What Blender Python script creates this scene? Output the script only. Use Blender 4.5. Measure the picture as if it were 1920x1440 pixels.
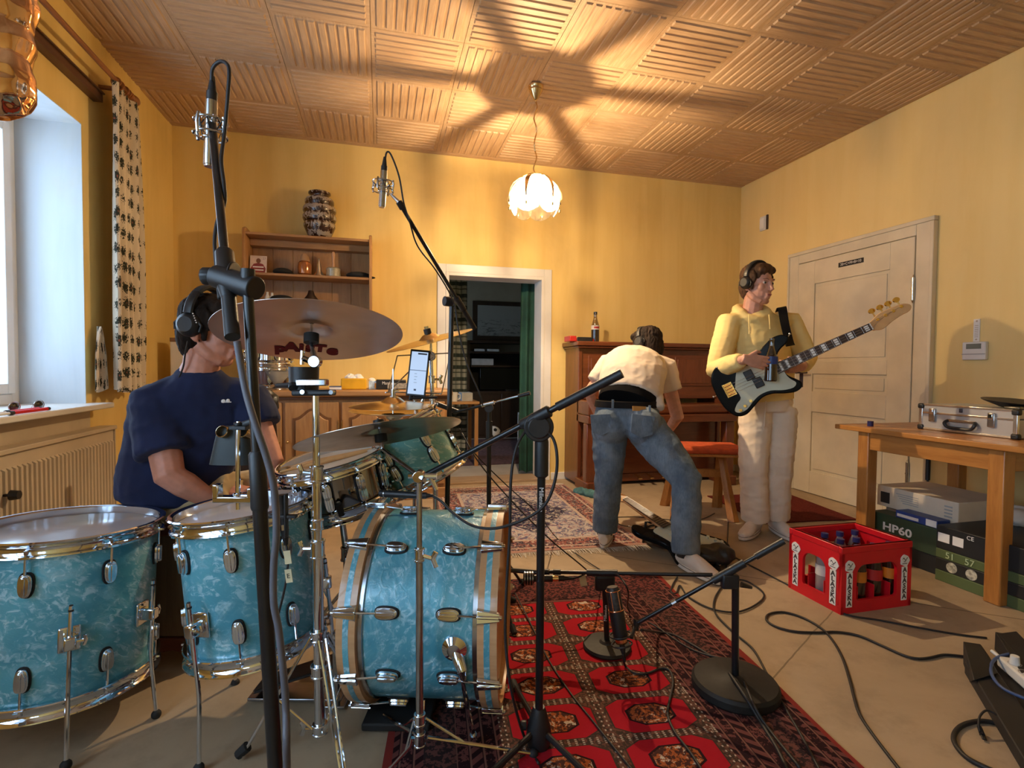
import bpy, bmesh, math, random
from mathutils import Matrix, Vector, noise
from math import sin, cos, pi, radians
random.seed(7)
S = bpy.context.scene
COL = S.collection
V = Vector
for o in list(bpy.data.objects): bpy.data.objects.remove(o)
# ---------------------------------------------------------------- camera
F, H = 969.6, 1.08
_y, _p, _r = 0.249245, -0.03106, 0.0081978
CW = V((sin(_y)*cos(_p), cos(_y)*cos(_p), sin(_p)))
_R0 = V((cos(_y), -sin(_y), 0)); _U0 = _R0.cross(CW)
CR = _R0*cos(_r)+_U0*sin(_r); CU = _U0*cos(_r)-_R0*sin(_r)
C0 = V((0, 0, H)); UP = V((0, 0, 1))
RH = _R0.copy(); FH = V((sin(_y), cos(_y), 0))
cam = bpy.data.cameras.new('camera'); camo = bpy.data.objects.new('camera', cam); COL.objects.link(camo)
cam.sensor_width = 36; cam.lens = F/1920*36; cam.clip_start = .02
camo.matrix_world = Matrix(((CR.x, CU.x, -CW.x, 0), (CR.y, CU.y, -CW.y, 0), (CR.z, CU.z, -CW.z, H), (0, 0, 0, 1)))
S.camera = camo
# room dimensions (metres)
XL, XR, YB, YF, ZC = -1.617, 3.68, 4.742, -1.7, 3.0
# ---------------------------------------------------------------- light and exposure
S.view_settings.view_transform = 'Standard'; S.view_settings.look = 'None'
S.view_settings.gamma = 1; S.view_settings.use_curve_mapping = False
S.view_settings.exposure = 0.27
wd = bpy.data.worlds.new('sky'); S.world = wd; wd.use_nodes = True
wd.node_tree.nodes['Background'].inputs[0].default_value = (.52, .74, 1, 1)
wd.node_tree.nodes['Background'].inputs[1].default_value = 7.0
WIN = [(2.30, 3.43, .86, 2.42), (-1.2, 1.0, .72, 2.5)]     # y0 y1 z0 z1 of the left windows; the second is unseen, added to light the drums
def area(name, loc, sx, sy, direc, portal=True, col=(1, 1, 1), e=0):
    l = bpy.data.lights.new(name, 'AREA'); l.shape = 'RECTANGLE'; l.size = sx; l.size_y = sy; l.color = col; l.energy = e
    if portal: l.cycles.is_portal = True
    o = bpy.data.objects.new(name, l); COL.objects.link(o); o.location = loc
    o.rotation_euler = V(direc).to_track_quat('-Z', 'Y').to_euler(); return o
for y0, y1, z0, z1 in WIN:
    area('window_daylight', (XL-.46, (y0+y1)/2, (z0+z1)/2), z1-z0, y1-y0, (1, 0, 0))
WF = (-1.3, -.75, 1.1, 2.2)                              # an unseen window added behind the camera to light the drums: x0 x1 z0 z1
area('window_daylight', ((WF[0]+WF[1])/2, YF-.25, (WF[2]+WF[3])/2), WF[1]-WF[0], WF[3]-WF[2], (0, 1, 0))
area('passage_daylight', (-.75, 6.65, 1.5), 1.3, .7, (1, 0, 0))
LAMP = V((1.02, 3.42, 2.205))
bl = bpy.data.lights.new('lamp_bulb_light', 'POINT'); bl.energy = 175; bl.color = (1, .74, .45); bl.shadow_soft_size = .014
blo = bpy.data.objects.new('lamp_bulb_light', bl); COL.objects.link(blo); blo.location = LAMP

# ---------------------------------------------------------------- placing helpers: from a pixel of the photograph to metres
def ray(px, py): return CW+CR*((px-960)/F)-CU*((py-720)/F)
def D(px, py, d): return C0+ray(px, py)*d
def Z(px, py, z=0.): v = ray(px, py); return C0+v*((z-H)/v.z)
def Y(px, py, y): v = ray(px, py); return C0+v*(y/v.y)
def X(px, py, x): v = ray(px, py); return C0+v*(x/v.x)
def depth(P): return (P-C0).dot(CW)
def lerp(a, b, t): return a+(b-a)*t
def frame(o, z, x=None):
    z = V(z).normalized(); x = V(x) if x is not None else (V((1, 0, 0)) if abs(z.x) < .8 else V((0, 1, 0)))
    x = (x-z*x.dot(z)).normalized(); y = z.cross(x)
    m = Matrix.Identity(4)
    for i in range(3): m[i][0], m[i][1], m[i][2], m[i][3] = x[i], y[i], z[i], o[i]
    return m
def smoothpts(P, n=6):
    P = [V(p) for p in P]; out = []
    for i in range(len(P)-1):
        a, b, c, d = P[max(i-1, 0)], P[i], P[i+1], P[min(i+2, len(P)-1)]
        for k in range(n):
            t = k/n
            out.append(.5*((2*b)+(c-a)*t+(2*a-5*b+4*c-d)*t*t+(3*b-a-3*c+d)*t**3))
    out.append(P[-1]); return out
# ---------------------------------------------------------------- mesh builder
ORG = {}
class M:
    def __init__(s): s.v = []; s.f = []; s.i = []; s.k = 0; s.m = Matrix.Identity(4)
    def at(s, m): s.m = m; return s
    def mat(s, k): s.k = k; return s
    def add(s, vs, fs):
        o = len(s.v); m = s.m
        s.v += [m @ V(v) for v in vs]; s.f += [[o+j for j in f] for f in fs]; s.i += [s.k]*len(fs); return s
    def box(s, x0, x1, y0, y1, z0, z1):
        return s.add([(x, y, z) for x in (x0, x1) for y in (y0, y1) for z in (z0, z1)],
            [(0, 1, 3, 2), (4, 6, 7, 5), (0, 4, 5, 1), (2, 3, 7, 6), (0, 2, 6, 4), (1, 5, 7, 3)])
    def cbox(s, c, sz): return s.box(c[0]-sz[0]/2, c[0]+sz[0]/2, c[1]-sz[1]/2, c[1]+sz[1]/2, c[2]-sz[2]/2, c[2]+sz[2]/2)
    def prism(s, poly, z0, z1):
        n = len(poly)
        return s.add([(p[0], p[1], z) for z in (z0, z1) for p in poly],
            [list(range(n))[::-1], list(range(n, 2*n))]+[(i, (i+1) % n, n+(i+1) % n, n+i) for i in range(n)])
    def lathe(s, prof, n=24, a0=0., a1=2*pi):
        full = abs(a1-a0-2*pi) < 1e-6; k = len(prof); c = n if full else n+1; vs = []; fs = []
        for j in range(c):
            a = a0+(a1-a0)*j/n
            vs += [(r*cos(a), r*sin(a), z) for r, z in prof]
        for j in range(n):
            q = (j+1) % c
            for i in range(k-1): fs.append((j*k+i, q*k+i, q*k+i+1, j*k+i+1))
        return s.add(vs, fs)
    def disc(s, r, z, n=24, flip=False):
        f = list(range(n)); return s.add([(r*cos(2*pi*i/n), r*sin(2*pi*i/n), z) for i in range(n)], [f[::-1] if flip else f])
    def cyl(s, r, z0, z1, n=16, r1=None):
        r1 = r if r1 is None else r1
        return s.add([(r*cos(2*pi*i/n), r*sin(2*pi*i/n), z0) for i in range(n)]+[(r1*cos(2*pi*i/n), r1*sin(2*pi*i/n), z1) for i in range(n)],
            [list(range(n))[::-1], list(range(n, 2*n))]+[(i, (i+1) % n, n+(i+1) % n, n+i) for i in range(n)])
    def tube(s, pts, r, n=8, ref=None, closed=False):
        pts = [V(p) for p in pts]; L = len(pts)
        if not isinstance(r, (list, tuple)): r = [r]*L
        elif len(r) != L: r = [r[min(int(i*len(r)/L), len(r)-1)] for i in range(L)]
        vs = []; u = None
        for i, p in enumerate(pts):
            t = (pts[(i+1) % L]-pts[i-1]) if closed else (pts[min(i+1, L-1)]-pts[max(i-1, 0)])
            if t.length < 1e-9: t = V((0, 0, 1))
            t.normalize()
            if ref is not None: u = V(ref)
            elif u is None: u = V((0, 0, 1)) if abs(t.z) < .9 else V((1, 0, 0))
            u = u-t*u.dot(t)
            if u.length < 1e-6: u = t.orthogonal()
            u.normalize(); w = t.cross(u)
            a, b = r[i] if isinstance(r[i], (tuple, list)) else (r[i], r[i])   # a across, b along ref
            for j in range(n):
                q = 2*pi*j/n; vs.append(p+w*(a*cos(q))+u*(b*sin(q)))
        fs = []
        for i in range(L if closed else L-1):
            for j in range(n):
                i2 = (i+1) % L; fs.append((i*n+j, i*n+(j+1) % n, i2*n+(j+1) % n, i2*n+j))
        if not closed: fs += [list(range(n))[::-1], [(L-1)*n+j for j in range(n)]]
        return s.add(vs, fs)
    def ball(s, c, r, ax=None, n=14, h=9):
        c = V(c); r = (r, r, r) if not isinstance(r, (tuple, list)) else r
        ax = ax or (V((1, 0, 0)), V((0, 1, 0)), V((0, 0, 1))); vs = [c-ax[2]*r[2]]; fs = []
        for i in range(1, h):
            p = -pi/2+pi*i/h
            for j in range(n):
                q = 2*pi*j/n; vs.append(c+ax[0]*(r[0]*cos(p)*cos(q))+ax[1]*(r[1]*cos(p)*sin(q))+ax[2]*(r[2]*sin(p)))
        vs.append(c+ax[2]*r[2])
        for j in range(n):
            fs.append((0, 1+(j+1) % n, 1+j)); fs.append((len(vs)-1, 1+(h-2)*n+j, 1+(h-2)*n+(j+1) % n))
            for i in range(h-2): a = 1+i*n; fs.append((a+j, a+(j+1) % n, a+n+(j+1) % n, a+n+j))
        return s.add(vs, fs)
    def rod(s, a, b, r, n=8, r1=None): return s.tube([a, b], [r, r if r1 is None else r1], n)
    def mesh(s, name, org=V((0, 0, 0)), smooth=.6):
        me = bpy.data.meshes.new(name); me.from_pydata([v-org for v in s.v], [], s.f)
        me.polygons.foreach_set('material_index', s.i)
        if smooth: me.polygons.foreach_set('use_smooth', [True]*len(s.f)); me.set_sharp_from_angle(angle=smooth)
        me.update(); return me
    def obj(s, name, mat, par=None, lab=None, cat=None, grp=None, kind=None, bev=0, smooth=.6):
        if par is not None: org = ORG[par.name]
        elif lab:
            xs = [v.x for v in s.v]; ys = [v.y for v in s.v]; zs = [v.z for v in s.v]
            org = V(((min(xs)+max(xs))/2, (min(ys)+max(ys))/2, min(zs)))
        else: org = V((0, 0, 0))
        o = bpy.data.objects.new(name, s.mesh(name, org, smooth)); COL.objects.link(o)
        for m in (mat if isinstance(mat, (list, tuple)) else [mat]): o.data.materials.append(m)
        if par is not None: o.parent = par
        else: o.location = org
        ORG[o.name] = org
        if bev:
            b = o.modifiers.new('bevel', 'BEVEL'); b.width = bev; b.segments = 2; b.limit_method = 'ANGLE'
        return tag(o, lab, cat, grp, kind)
def tag(o, lab=None, cat=None, grp=None, kind=None):
    for k, v in (('label', lab), ('category', cat), ('group', grp), ('kind', kind)):
        if v: o[k] = v
    return o
def thing(name, lab, cat, loc=(0, 0, 0), grp=None):
    o = bpy.data.objects.new(name, None); COL.objects.link(o); o.location = loc; o.empty_display_size = .1
    ORG[o.name] = V(loc); return tag(o, lab, cat, grp)
def share(src, name, par, m):                       # another object on the same mesh data, placed by a matrix in the parent's space
    o = bpy.data.objects.new(name, src.data); COL.objects.link(o); o.parent = par; o.matrix_local = m
    for q in src.modifiers:
        if q.type == 'BEVEL':
            b = o.modifiers.new('bevel', 'BEVEL'); b.width = q.width; b.segments = 2; b.limit_method = 'ANGLE'
    return o
def dup(root, m, lab=None):
    r = root.copy(); COL.objects.link(r); r.matrix_world = m
    if lab: r['label'] = lab
    for ch in list(root.children):
        c = ch.copy(); COL.objects.link(c); c.parent = r
        for g in list(ch.children):
            d = g.copy(); COL.objects.link(d); d.parent = c
    return r
def txt(s, size, mat, par, m, name='lettering', sx=1., ext=.0006, align='CENTER', bold=0.):
    cu = bpy.data.curves.new(name, 'FONT'); cu.body = s; cu.size = size; cu.align_x = align; cu.align_y = 'CENTER'
    cu.extrude = ext; cu.resolution_u = 3; cu.offset = bold
    t = bpy.data.objects.new(name, cu); COL.objects.link(t)
    bpy.context.view_layer.update()
    me = bpy.data.meshes.new_from_object(t.evaluated_get(bpy.context.evaluated_depsgraph_get()))
    bpy.data.objects.remove(t); bpy.data.curves.remove(cu)
    q = M().at(m @ Matrix.Diagonal((sx, 1, 1, 1)))
    q.add([v.co for v in me.vertices], [list(p.vertices) for p in me.polygons]); bpy.data.meshes.remove(me)
    return q.obj(name, mat, par, smooth=0)
def vox(q, name, mat, par, size=.006, it=2, wr=None, lab=None, cat=None):   # one continuous surface out of overlapping shapes
    me = q.mesh('tmp', smooth=0); t = bpy.data.objects.new('tmp', me); COL.objects.link(t)
    r = t.modifiers.new('r', 'REMESH'); r.mode = 'VOXEL'; r.voxel_size = size
    if it: k = t.modifiers.new('s', 'SMOOTH'); k.iterations = it; k.factor = .5
    bpy.context.view_layer.update()
    m2 = bpy.data.meshes.new_from_object(t.evaluated_get(bpy.context.evaluated_depsgraph_get()))
    bpy.data.objects.remove(t); bpy.data.meshes.remove(me)
    org = ORG[par.name]; a = wr or []
    ns = [v.normal.copy() for v in m2.vertices]
    for v, nn in zip(m2.vertices, ns):
        co = v.co.copy()
        for amp, fx, fy, fz in a:
            co += nn*(amp*(1-2.2*abs(noise.noise(V((v.co.x*fx+3.1, v.co.y*fy, v.co.z*fz))))))
        v.co = co-org
    m2.polygons.foreach_set('use_smooth', [True]*len(m2.polygons)); m2.update(); m2.name = name
    o = bpy.data.objects.new(name, m2); COL.objects.link(o); o.parent = par; ORG[o.name] = org
    o.data.materials.clear(); o.data.materials.append(mat); return o
# ---------------------------------------------------------------- materials
def lin(c):
    if isinstance(c, str):
        c = [int(c[i:i+2], 16)/255 for i in (0, 2, 4)]
        c = [x/12.92 if x <= .04045 else ((x+.055)/1.055)**2.4 for x in c]
    return (c[0], c[1], c[2], 1)
class E:                                            # arithmetic on shader sockets
    def __init__(s, t, o): s.t = t; s.o = o
    def op(s, k, *a):
        n = s.t.nodes.new('ShaderNodeMath'); n.operation = k
        for i, v in enumerate((s,)+a):
            if isinstance(v, E): s.t.links.new(v.o, n.inputs[i])
            else: n.inputs[i].default_value = v
        return E(s.t, n.outputs[0])
    def __add__(s, b): return s.op('ADD', b)
    __radd__ = __add__
    def __sub__(s, b): return s.op('SUBTRACT', b)
    def __rsub__(s, b): return s.op('MULTIPLY', -1.).op('ADD', b)
    def __mul__(s, b): return s.op('MULTIPLY', b)
    __rmul__ = __mul__
    def __truediv__(s, b): return s.op('DIVIDE', b)
    def __lt__(s, b): return s.op('LESS_THAN', b)
    def __gt__(s, b): return s.op('GREATER_THAN', b)
    def abs(s): return s.op('ABSOLUTE')
    def frac(s): return s.op('FRACT')
    def floor(s): return s.op('FLOOR')
    def min(s, b): return s.op('MINIMUM', b)
    def max(s, b): return s.op('MAXIMUM', b)
    def pp(s, b): return s.op('PINGPONG', b)
    def pw(s, b): return s.op('POWER', b)
    def ss(s, a, b):
        n = s.t.nodes.new('ShaderNodeMapRange'); n.interpolation_type = 'SMOOTHSTEP'
        s.t.links.new(s.o, n.inputs[0]); n.inputs[1].default_value = a; n.inputs[2].default_value = b; return E(s.t, n.outputs[0])
class Mat:
    def __init__(s, name, rough=.5, metal=0., coat=0., spec=.5):
        s.m = bpy.data.materials.new(name); s.m.use_nodes = True; s.t = s.m.node_tree; s.b = s.t.nodes['Principled BSDF']
        s.b.inputs['Roughness'].default_value = rough; s.b.inputs['Metallic'].default_value = metal
        s.b.inputs['Coat Weight'].default_value = coat; s.b.inputs['Coat Roughness'].default_value = .06
        s.b.inputs['Specular IOR Level'].default_value = spec
    def co(s, kind='Object', sc=(1, 1, 1), rot=(0, 0, 0)):
        n = s.t.nodes.new('ShaderNodeTexCoord'); m = s.t.nodes.new('ShaderNodeMapping')
        m.inputs['Scale'].default_value = sc; m.inputs['Rotation'].default_value = rot
        s.t.links.new(n.outputs[kind], m.inputs[0]); return m.outputs[0]
    def xyz(s, kind='Object'):
        n = s.t.nodes.new('ShaderNodeSeparateXYZ'); s.t.links.new(s.co(kind), n.inputs[0]); return [E(s.t, q) for q in n.outputs]
    def noise(s, vec, scale, det=3., rough=.5, dist=0.):
        n = s.t.nodes.new('ShaderNodeTexNoise'); s.t.links.new(vec, n.inputs['Vector'])
        n.inputs['Scale'].default_value = scale; n.inputs['Detail'].default_value = det; n.inputs['Roughness'].default_value = rough; n.inputs['Distortion'].default_value = dist
        return E(s.t, n.outputs[0])
    def voro(s, vec, scale, feature='F1', out='Distance'):
        n = s.t.nodes.new('ShaderNodeTexVoronoi'); n.feature = feature; s.t.links.new(vec, n.inputs['Vector']); n.inputs['Scale'].default_value = scale
        return E(s.t, n.outputs[out])
    def mix(s, f, a, b):
        n = s.t.nodes.new('ShaderNodeMix'); n.data_type = 'RGBA'
        for v, i in ((f, 0), (a, 6), (b, 7)):
            if isinstance(v, E): s.t.links.new(v.o, n.inputs[i])
            else: n.inputs[i].default_value = v if i == 0 else lin(v)
        return E(s.t, n.outputs[2])
    def col(s, c):
        if isinstance(c, E): s.t.links.new(c.o, s.b.inputs['Base Color'])
        else: s.b.inputs['Base Color'].default_value = lin(c)
        return s
    def rough(s, e): s.t.links.new(e.o, s.b.inputs['Roughness']); return s
    def bump(s, e, st=.3, d=.002):
        n = s.t.nodes.new('ShaderNodeBump'); n.inputs['Strength'].default_value = st; n.inputs['Distance'].default_value = d
        s.t.links.new(e.o, n.inputs['Height']); s.t.links.new(n.outputs[0], s.b.inputs['Normal']); return s
def pbr(name, c, rough=.5, metal=0., var=.12, vs=9., bs=0., bst=.2, coat=0., spec=.5, sc=(1, 1, 1)):
    m = Mat(name, rough, metal, coat, spec); c = lin(c); v = m.co('Object', sc)
    n = m.noise(v, vs, 4); m.col(m.mix(n.ss(.3, .7), [x*(1-var) for x in c[:3]], [min(1, x*(1+var)) for x in c[:3]]))
    if bs: m.bump(m.noise(v, bs, 3), bst)
    return m.m
def wood(name, c1, c2, ax='x', rough=.42, coat=0., sc=1.):
    m = Mat(name, rough, coat=coat); k = {'x': (1, 9, 9), 'y': (9, 1, 9), 'z': (9, 9, 1)}[ax]
    v = m.co('Object', [q*sc for q in k]); a = m.noise(v, 2.2, 5, .6, 1.2); b = m.noise(v, 14, 2)
    m.col(m.mix((a*.75+b*.25).ss(.3, .7), c1, c2)); m.bump(b, .15, .001); return m.m
chrome = pbr('chrome', (.70, .75, .82), .07, 1., .05)
chrome_dull = pbr('dull_chrome', (.44, .46, .49), .22, 1., .1, 30)
gold = pbr('gold_plate', (.9, .62, .2), .15, 1., .05)
brass = pbr('aged_brass', (.72, .52, .26), .25, 1., .12)
bronze = pbr('cymbal_bronze', (.78, .60, .36), .26, 1., .1, 20)
black = pbr('black_plastic', (.012, .012, .013), .45, 0, .2, 20, 80, .1)
blackm = pbr('black_enamel', (.010, .010, .011), .28, 0, .2, 20)
rubber = pbr('black_rubber', (.012, .012, .012), .75, 0, .2)
cablem = pbr('cable_rubber', (.014, .012, .012), .55, 0, .2)
greyc = pbr('grey_cable', (.10, .10, .12), .5, 0, .15)
white = pbr('white_lacquer', (.72, .70, .66), .4, 0, .06, 4)
paper = pbr('paper', (.80, .78, .74), .8, 0, .04)
red_pl = pbr('red_plastic', (.62, .008, .016), .35, 0, .1, 5)
silver = pbr('nickel', (.60, .61, .62), .2, 1., .06)
skin = pbr('skin', (.58, .29, .20), .5, 0, .10, 30, 140, .08)
skin_w = pbr('flushed_skin', (.60, .26, .17), .5, 0, .10, 30, 140, .08)
hair_d = pbr('dark_brown_hair', (.020, .012, .008), .8, 0, .5, 40, 90, .5, sc=(1, 1, .25), spec=.15)
hair_b = pbr('brown_hair', (.085, .042, .020), .75, 0, .45, 40, 90, .5, sc=(1, 1, .25), spec=.2)
# ================================================================ the setting
def wallmat(name, c0, c1, c2, streak=.5, stain=.35):
    m = Mat(name, .7, spec=.25); v = m.co('Object', (5, 5, .55)); a = m.noise(v, 1.3, 4, .6, .4)
    b = m.noise(m.co('Object', (1, 1, 1)), .9, 5, .65, .6); c = m.noise(m.co('Object'), 60, 2)
    k = m.mix(a.ss(.35, .75)*streak, c0, c1); k = m.mix(b.ss(.52, .8)*stain, k, c2)  # vertical streaks: wall dirt, and partly lamp light put into the colour
    return m.col(k).bump(c, .12, .002).m
w_yel = wallmat('yellow_distemper', (.82, .60, .22), (.70, .47, .13), (.52, .37, .15))
w_yel2 = wallmat('yellow_distemper_right', (.82, .62, .27), (.74, .52, .18), (.62, .46, .20), .35, .25)
w_white = wallmat('whitewashed_reveal', (.62, .64, .66), (.46, .49, .52), (.62, .56, .36), .5, .6)
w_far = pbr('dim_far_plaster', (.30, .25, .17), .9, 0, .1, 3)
fl = Mat('bare_screed', .62, spec=.3); v = fl.co('Object'); a = fl.noise(v, 1.1, 6, .62, .5); b = fl.noise(v, 5, 5, .7); c = fl.noise(v, 90, 3); x_, y_, z_ = fl.xyz()
k = fl.mix(a.ss(.35, .7), (.42, .315, .205), (.33, .245, .155)); k = fl.mix(b.ss(.44, .72)*.6, k, (.25, .185, .12)); k = fl.mix((c > .70)*.10, k, (.62, .54, .42))
jn = ((x_*.62+y_*.78-2.93+(a-.5)*.05).abs() < .0045).max((x_*-.5+y_*.86-.62+(a-.5)*.04).abs() < .003)
k = fl.mix(jn*.8, k, (.14, .10, .06)); fl.col(k).bump(c*.25+b, .18, .004)
M().box(XL-.4, XR+.2, YF-.2, 4.83, -.2, 0).obj('floor', fl.m, kind='structure', smooth=0)
# ceiling: pressed wood-look tiles laid crosswise
tl = Mat('tan_ceiling_tile', .5, spec=.3); vv = tl.co('Object', (2, 34, 10)); g = tl.noise(vv, 3, 4, .6, .5)
tl.col(tl.mix(g.ss(.3, .7), (.54, .36, .215), (.43, .275, .155)))
tile_base = tl.m
ceil = M().box(XL-.4, XR+.2, YF-.2, 4.94, ZC+.012, ZC+.2).obj('ceiling', pbr('ceiling_board', (.30, .17, .08), .8), kind='structure', smooth=0)
TS = .535
def tile_mesh():
    q = M(); h = TS/2-.0015
    q.box(-h, h, -h, h, 0, .012)
    n = 9; w = (TS-.05)/n
    for i in range(n):
        y0 = -h+.025+i*w; x0 = h-.022
        a, b = y0+.006, y0+w-.008
        q.add([(-x0, a, 0), (x0, a, 0), (x0, b, 0), (-x0, b, 0), (-x0+.006, a+.005, -.0075), (x0-.006, a+.005, -.0075), (x0-.006, b-.004, -.0075), (-x0+.006, b-.004, -.0075)],
              [(0, 1, 5, 4), (1, 2, 6, 5), (2, 3, 7, 6), (3, 0, 4, 7), (7, 6, 5, 4)])
    return q
t0 = None
for i in range(-3, 7):
    for j in range(12):
        mm = Matrix.Translation((-.055+TS*(i+.5), 4.69-.53*(j+.5), ZC)) @ Matrix.Rotation(0 if (i+j) % 2 == 0 else pi/2, 4, 'Z')
        if t0 is None:
            t0 = tile_mesh().obj('ceiling_tile', tile_base, ceil, smooth=0); t0.matrix_local = mm
        else: share(t0, 'ceiling_tile', ceil, mm)
M().box(XL, XR, 4.69, YB, ZC-.004, ZC+.012).obj('ceiling_edge_strip', tile_base, ceil, smooth=0)
# left wall with its window and the added unseen one
q = M(); ys = [YF-.2]+[a for w_ in sorted(WIN) for a in w_[:2]]+[4.94]
for i in range(0, len(ys), 2): q.box(XL-.4, XL, ys[i], ys[i+1], 0, ZC+.05)
for y0, y1, z0, z1 in WIN: q.box(XL-.4, XL, y0, y1, 0, z0-.03); q.box(XL-.4, XL, y0, y1, z1, ZC+.05)
q.obj('wall_left', w_yel, kind='structure', smooth=0)
DX0, DX1, DZ = .575, 1.512, 1.945
M().box(XL-.4, DX0, YB, 4.94, 0, ZC+.05).box(DX1, XR+.2, YB, 4.94, 0, ZC+.05).box(DX0, DX1, YB, 4.94, DZ, ZC+.05).obj('wall_back', w_yel, kind='structure', smooth=0)
M().box(XR, XR+.2, YF-.2, 4.94, 0, ZC+.05).obj('wall_right', w_yel2, kind='structure', smooth=0)
M().box(XL-.4, WF[0], YF-.2, YF, 0, ZC+.05).box(WF[1], XR+.2, YF-.2, YF, 0, ZC+.05).box(WF[0], WF[1], YF-.2, YF, 0, WF[2]).box(WF[0], WF[1], YF-.2, YF, WF[3], ZC+.05).obj('wall_front', w_yel, kind='structure', smooth=0)
M().box(XR-.012, XR, 2.2, 2.73, 0, .07).box(XR-.012, XR, 4.03, YB, 0, .07).obj('baseboard_right', white, kind='structure', bev=.003)
M().box(XL, .5, YB-.012, YB, 0, .07).box(1.60, XR, YB-.012, YB, 0, .07).obj('baseboard_back', white, kind='structure', bev=.003)
tn = 0
def trim(q, mat, **k):
    global tn; tn += 1
    return q.obj('trim_%d' % tn, mat, kind='structure', **k)
glass = bpy.data.materials.new('window_glass'); glass.use_nodes = True; t = glass.node_tree; t.nodes.clear()
o_ = t.nodes.new('ShaderNodeOutputMaterial'); mx = t.nodes.new('ShaderNodeMixShader'); tr = t.nodes.new('ShaderNodeBsdfTransparent'); gl = t.nodes.new('ShaderNodeBsdfGlossy')
gl.inputs['Roughness'].default_value = .02; mx.inputs[0].default_value = .06; t.links.new(tr.outputs[0], mx.inputs[1]); t.links.new(gl.outputs[0], mx.inputs[2]); t.links.new(mx.outputs[0], o_.inputs[0])
for n, (y0, y1, z0, z1) in enumerate(WIN):
    trim(M().box(XL-.4, XL+.001, y0, y0+.004, z0, z1).box(XL-.4, XL+.001, y1-.004, y1, z0, z1).box(XL-.4, XL+.001, y0, y1, z1-.004, z1), w_white, smooth=0)
    trim(M().box(XL-.4, XL+.11, y0-.06, y1+.07, z0-.03, z0), white, bev=.006)
    wn = M().box(XL-.37, XL-.31, y0, y0+.06, z0, z1).box(XL-.37, XL-.31, y1-.06, y1, z0, z1).box(XL-.37, XL-.31, y0+.06, y1-.06, z0, z0+.06).box(XL-.37, XL-.31, y0+.06, y1-.06, z1-.06, z1).obj('window_%d' % (n+1), white, kind='structure', bev=.005)
    yc = (y0+y1)/2
    for s_, (a, b) in enumerate(((y0+.06, yc), (yc, y1-.06))):
        sa = M().box(XL-.36, XL-.295, a, a+.055, z0+.06, z1-.06).box(XL-.36, XL-.295, b-.055, b, z0+.06, z1-.06).box(XL-.36, XL-.295, a+.055, b-.055, z0+.06, z0+.115).box(XL-.36, XL-.295, a+.055, b-.055, z1-.115, z1-.06).obj('sash', white, wn, bev=.004)
        M().box(XL-.335, XL-.329, a+.055, b-.055, z0+.115, z1-.115).obj('pane', glass, sa, smooth=0)
    M().box(XL-.295, XL-.285, yc-.05, yc-.02, (z0+z1)/2-.04, (z0+z1)/2+.04).tube([(XL-.285, yc-.035, (z0+z1)/2), (XL-.25, yc-.035, (z0+z1)/2), (XL-.25, yc-.035, (z0+z1)/2-.11)], .008).obj('window_handle', silver, wn)
a, b, c, d = WF; wn = M().box(a, a+.06, YF-.16, YF-.10, c, d).box(b-.06, b, YF-.16, YF-.10, c, d).box(a, b, YF-.16, YF-.10, c, c+.06).box(a, b, YF-.16, YF-.10, d-.06, d).box((a+b)/2-.04, (a+b)/2+.04, YF-.16, YF-.10, c, d).obj('window_3', white, kind='structure', bev=.005)
M().box(a+.06, (a+b)/2-.04, YF-.133, YF-.127, c+.06, d-.06).obj('pane', glass, wn, smooth=0); M().box((a+b)/2+.04, b-.06, YF-.133, YF-.127, c+.06, d-.06).obj('pane', glass, wn, smooth=0)
trim(M().box(XL, XL+.005, 1.7, 3.46, .05, .83), pbr('beige_niche_paint', (.56, .46, .33), .7, 0, .1, 3), smooth=0)
# doorway to the next room
trim(M().box(DX0-.075, DX0, YB-.022, YB, 0, DZ+.075).box(DX1, DX1+.075, YB-.022, YB, 0, DZ+.075).box(DX0, DX1, YB-.022, YB, DZ, DZ+.075), white, bev=.004)
trim(M().box(DX0-.0, DX0+.03, YB-.03, 4.95, 0, DZ).box(DX1-.03, DX1, YB-.03, 4.95, 0, DZ).box(DX0+.03, DX1-.03, YB-.03, 4.95, DZ-.03, DZ), white, bev=.003)
# far room
FX0, FX1, FY1 = -.6, 3.0, 8.3
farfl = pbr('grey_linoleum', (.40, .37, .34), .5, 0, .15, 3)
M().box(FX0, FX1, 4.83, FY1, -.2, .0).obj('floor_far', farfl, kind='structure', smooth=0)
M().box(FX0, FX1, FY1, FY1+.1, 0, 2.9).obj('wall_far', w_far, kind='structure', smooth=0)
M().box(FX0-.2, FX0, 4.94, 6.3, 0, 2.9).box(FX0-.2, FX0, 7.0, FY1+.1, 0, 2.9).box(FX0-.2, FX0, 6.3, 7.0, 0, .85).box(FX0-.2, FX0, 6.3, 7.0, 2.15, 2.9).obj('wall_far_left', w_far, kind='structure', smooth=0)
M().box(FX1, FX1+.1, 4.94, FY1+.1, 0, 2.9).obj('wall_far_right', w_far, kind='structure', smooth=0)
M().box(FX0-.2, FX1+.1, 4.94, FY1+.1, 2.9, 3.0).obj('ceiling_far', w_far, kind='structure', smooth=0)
trim(M().box(DX0+.03, DX1-.03, 4.70, 4.96, 0, .022), wood('worn_threshold_wood', (.42, .30, .2), (.30, .2, .12)), bev=.004)
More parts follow.
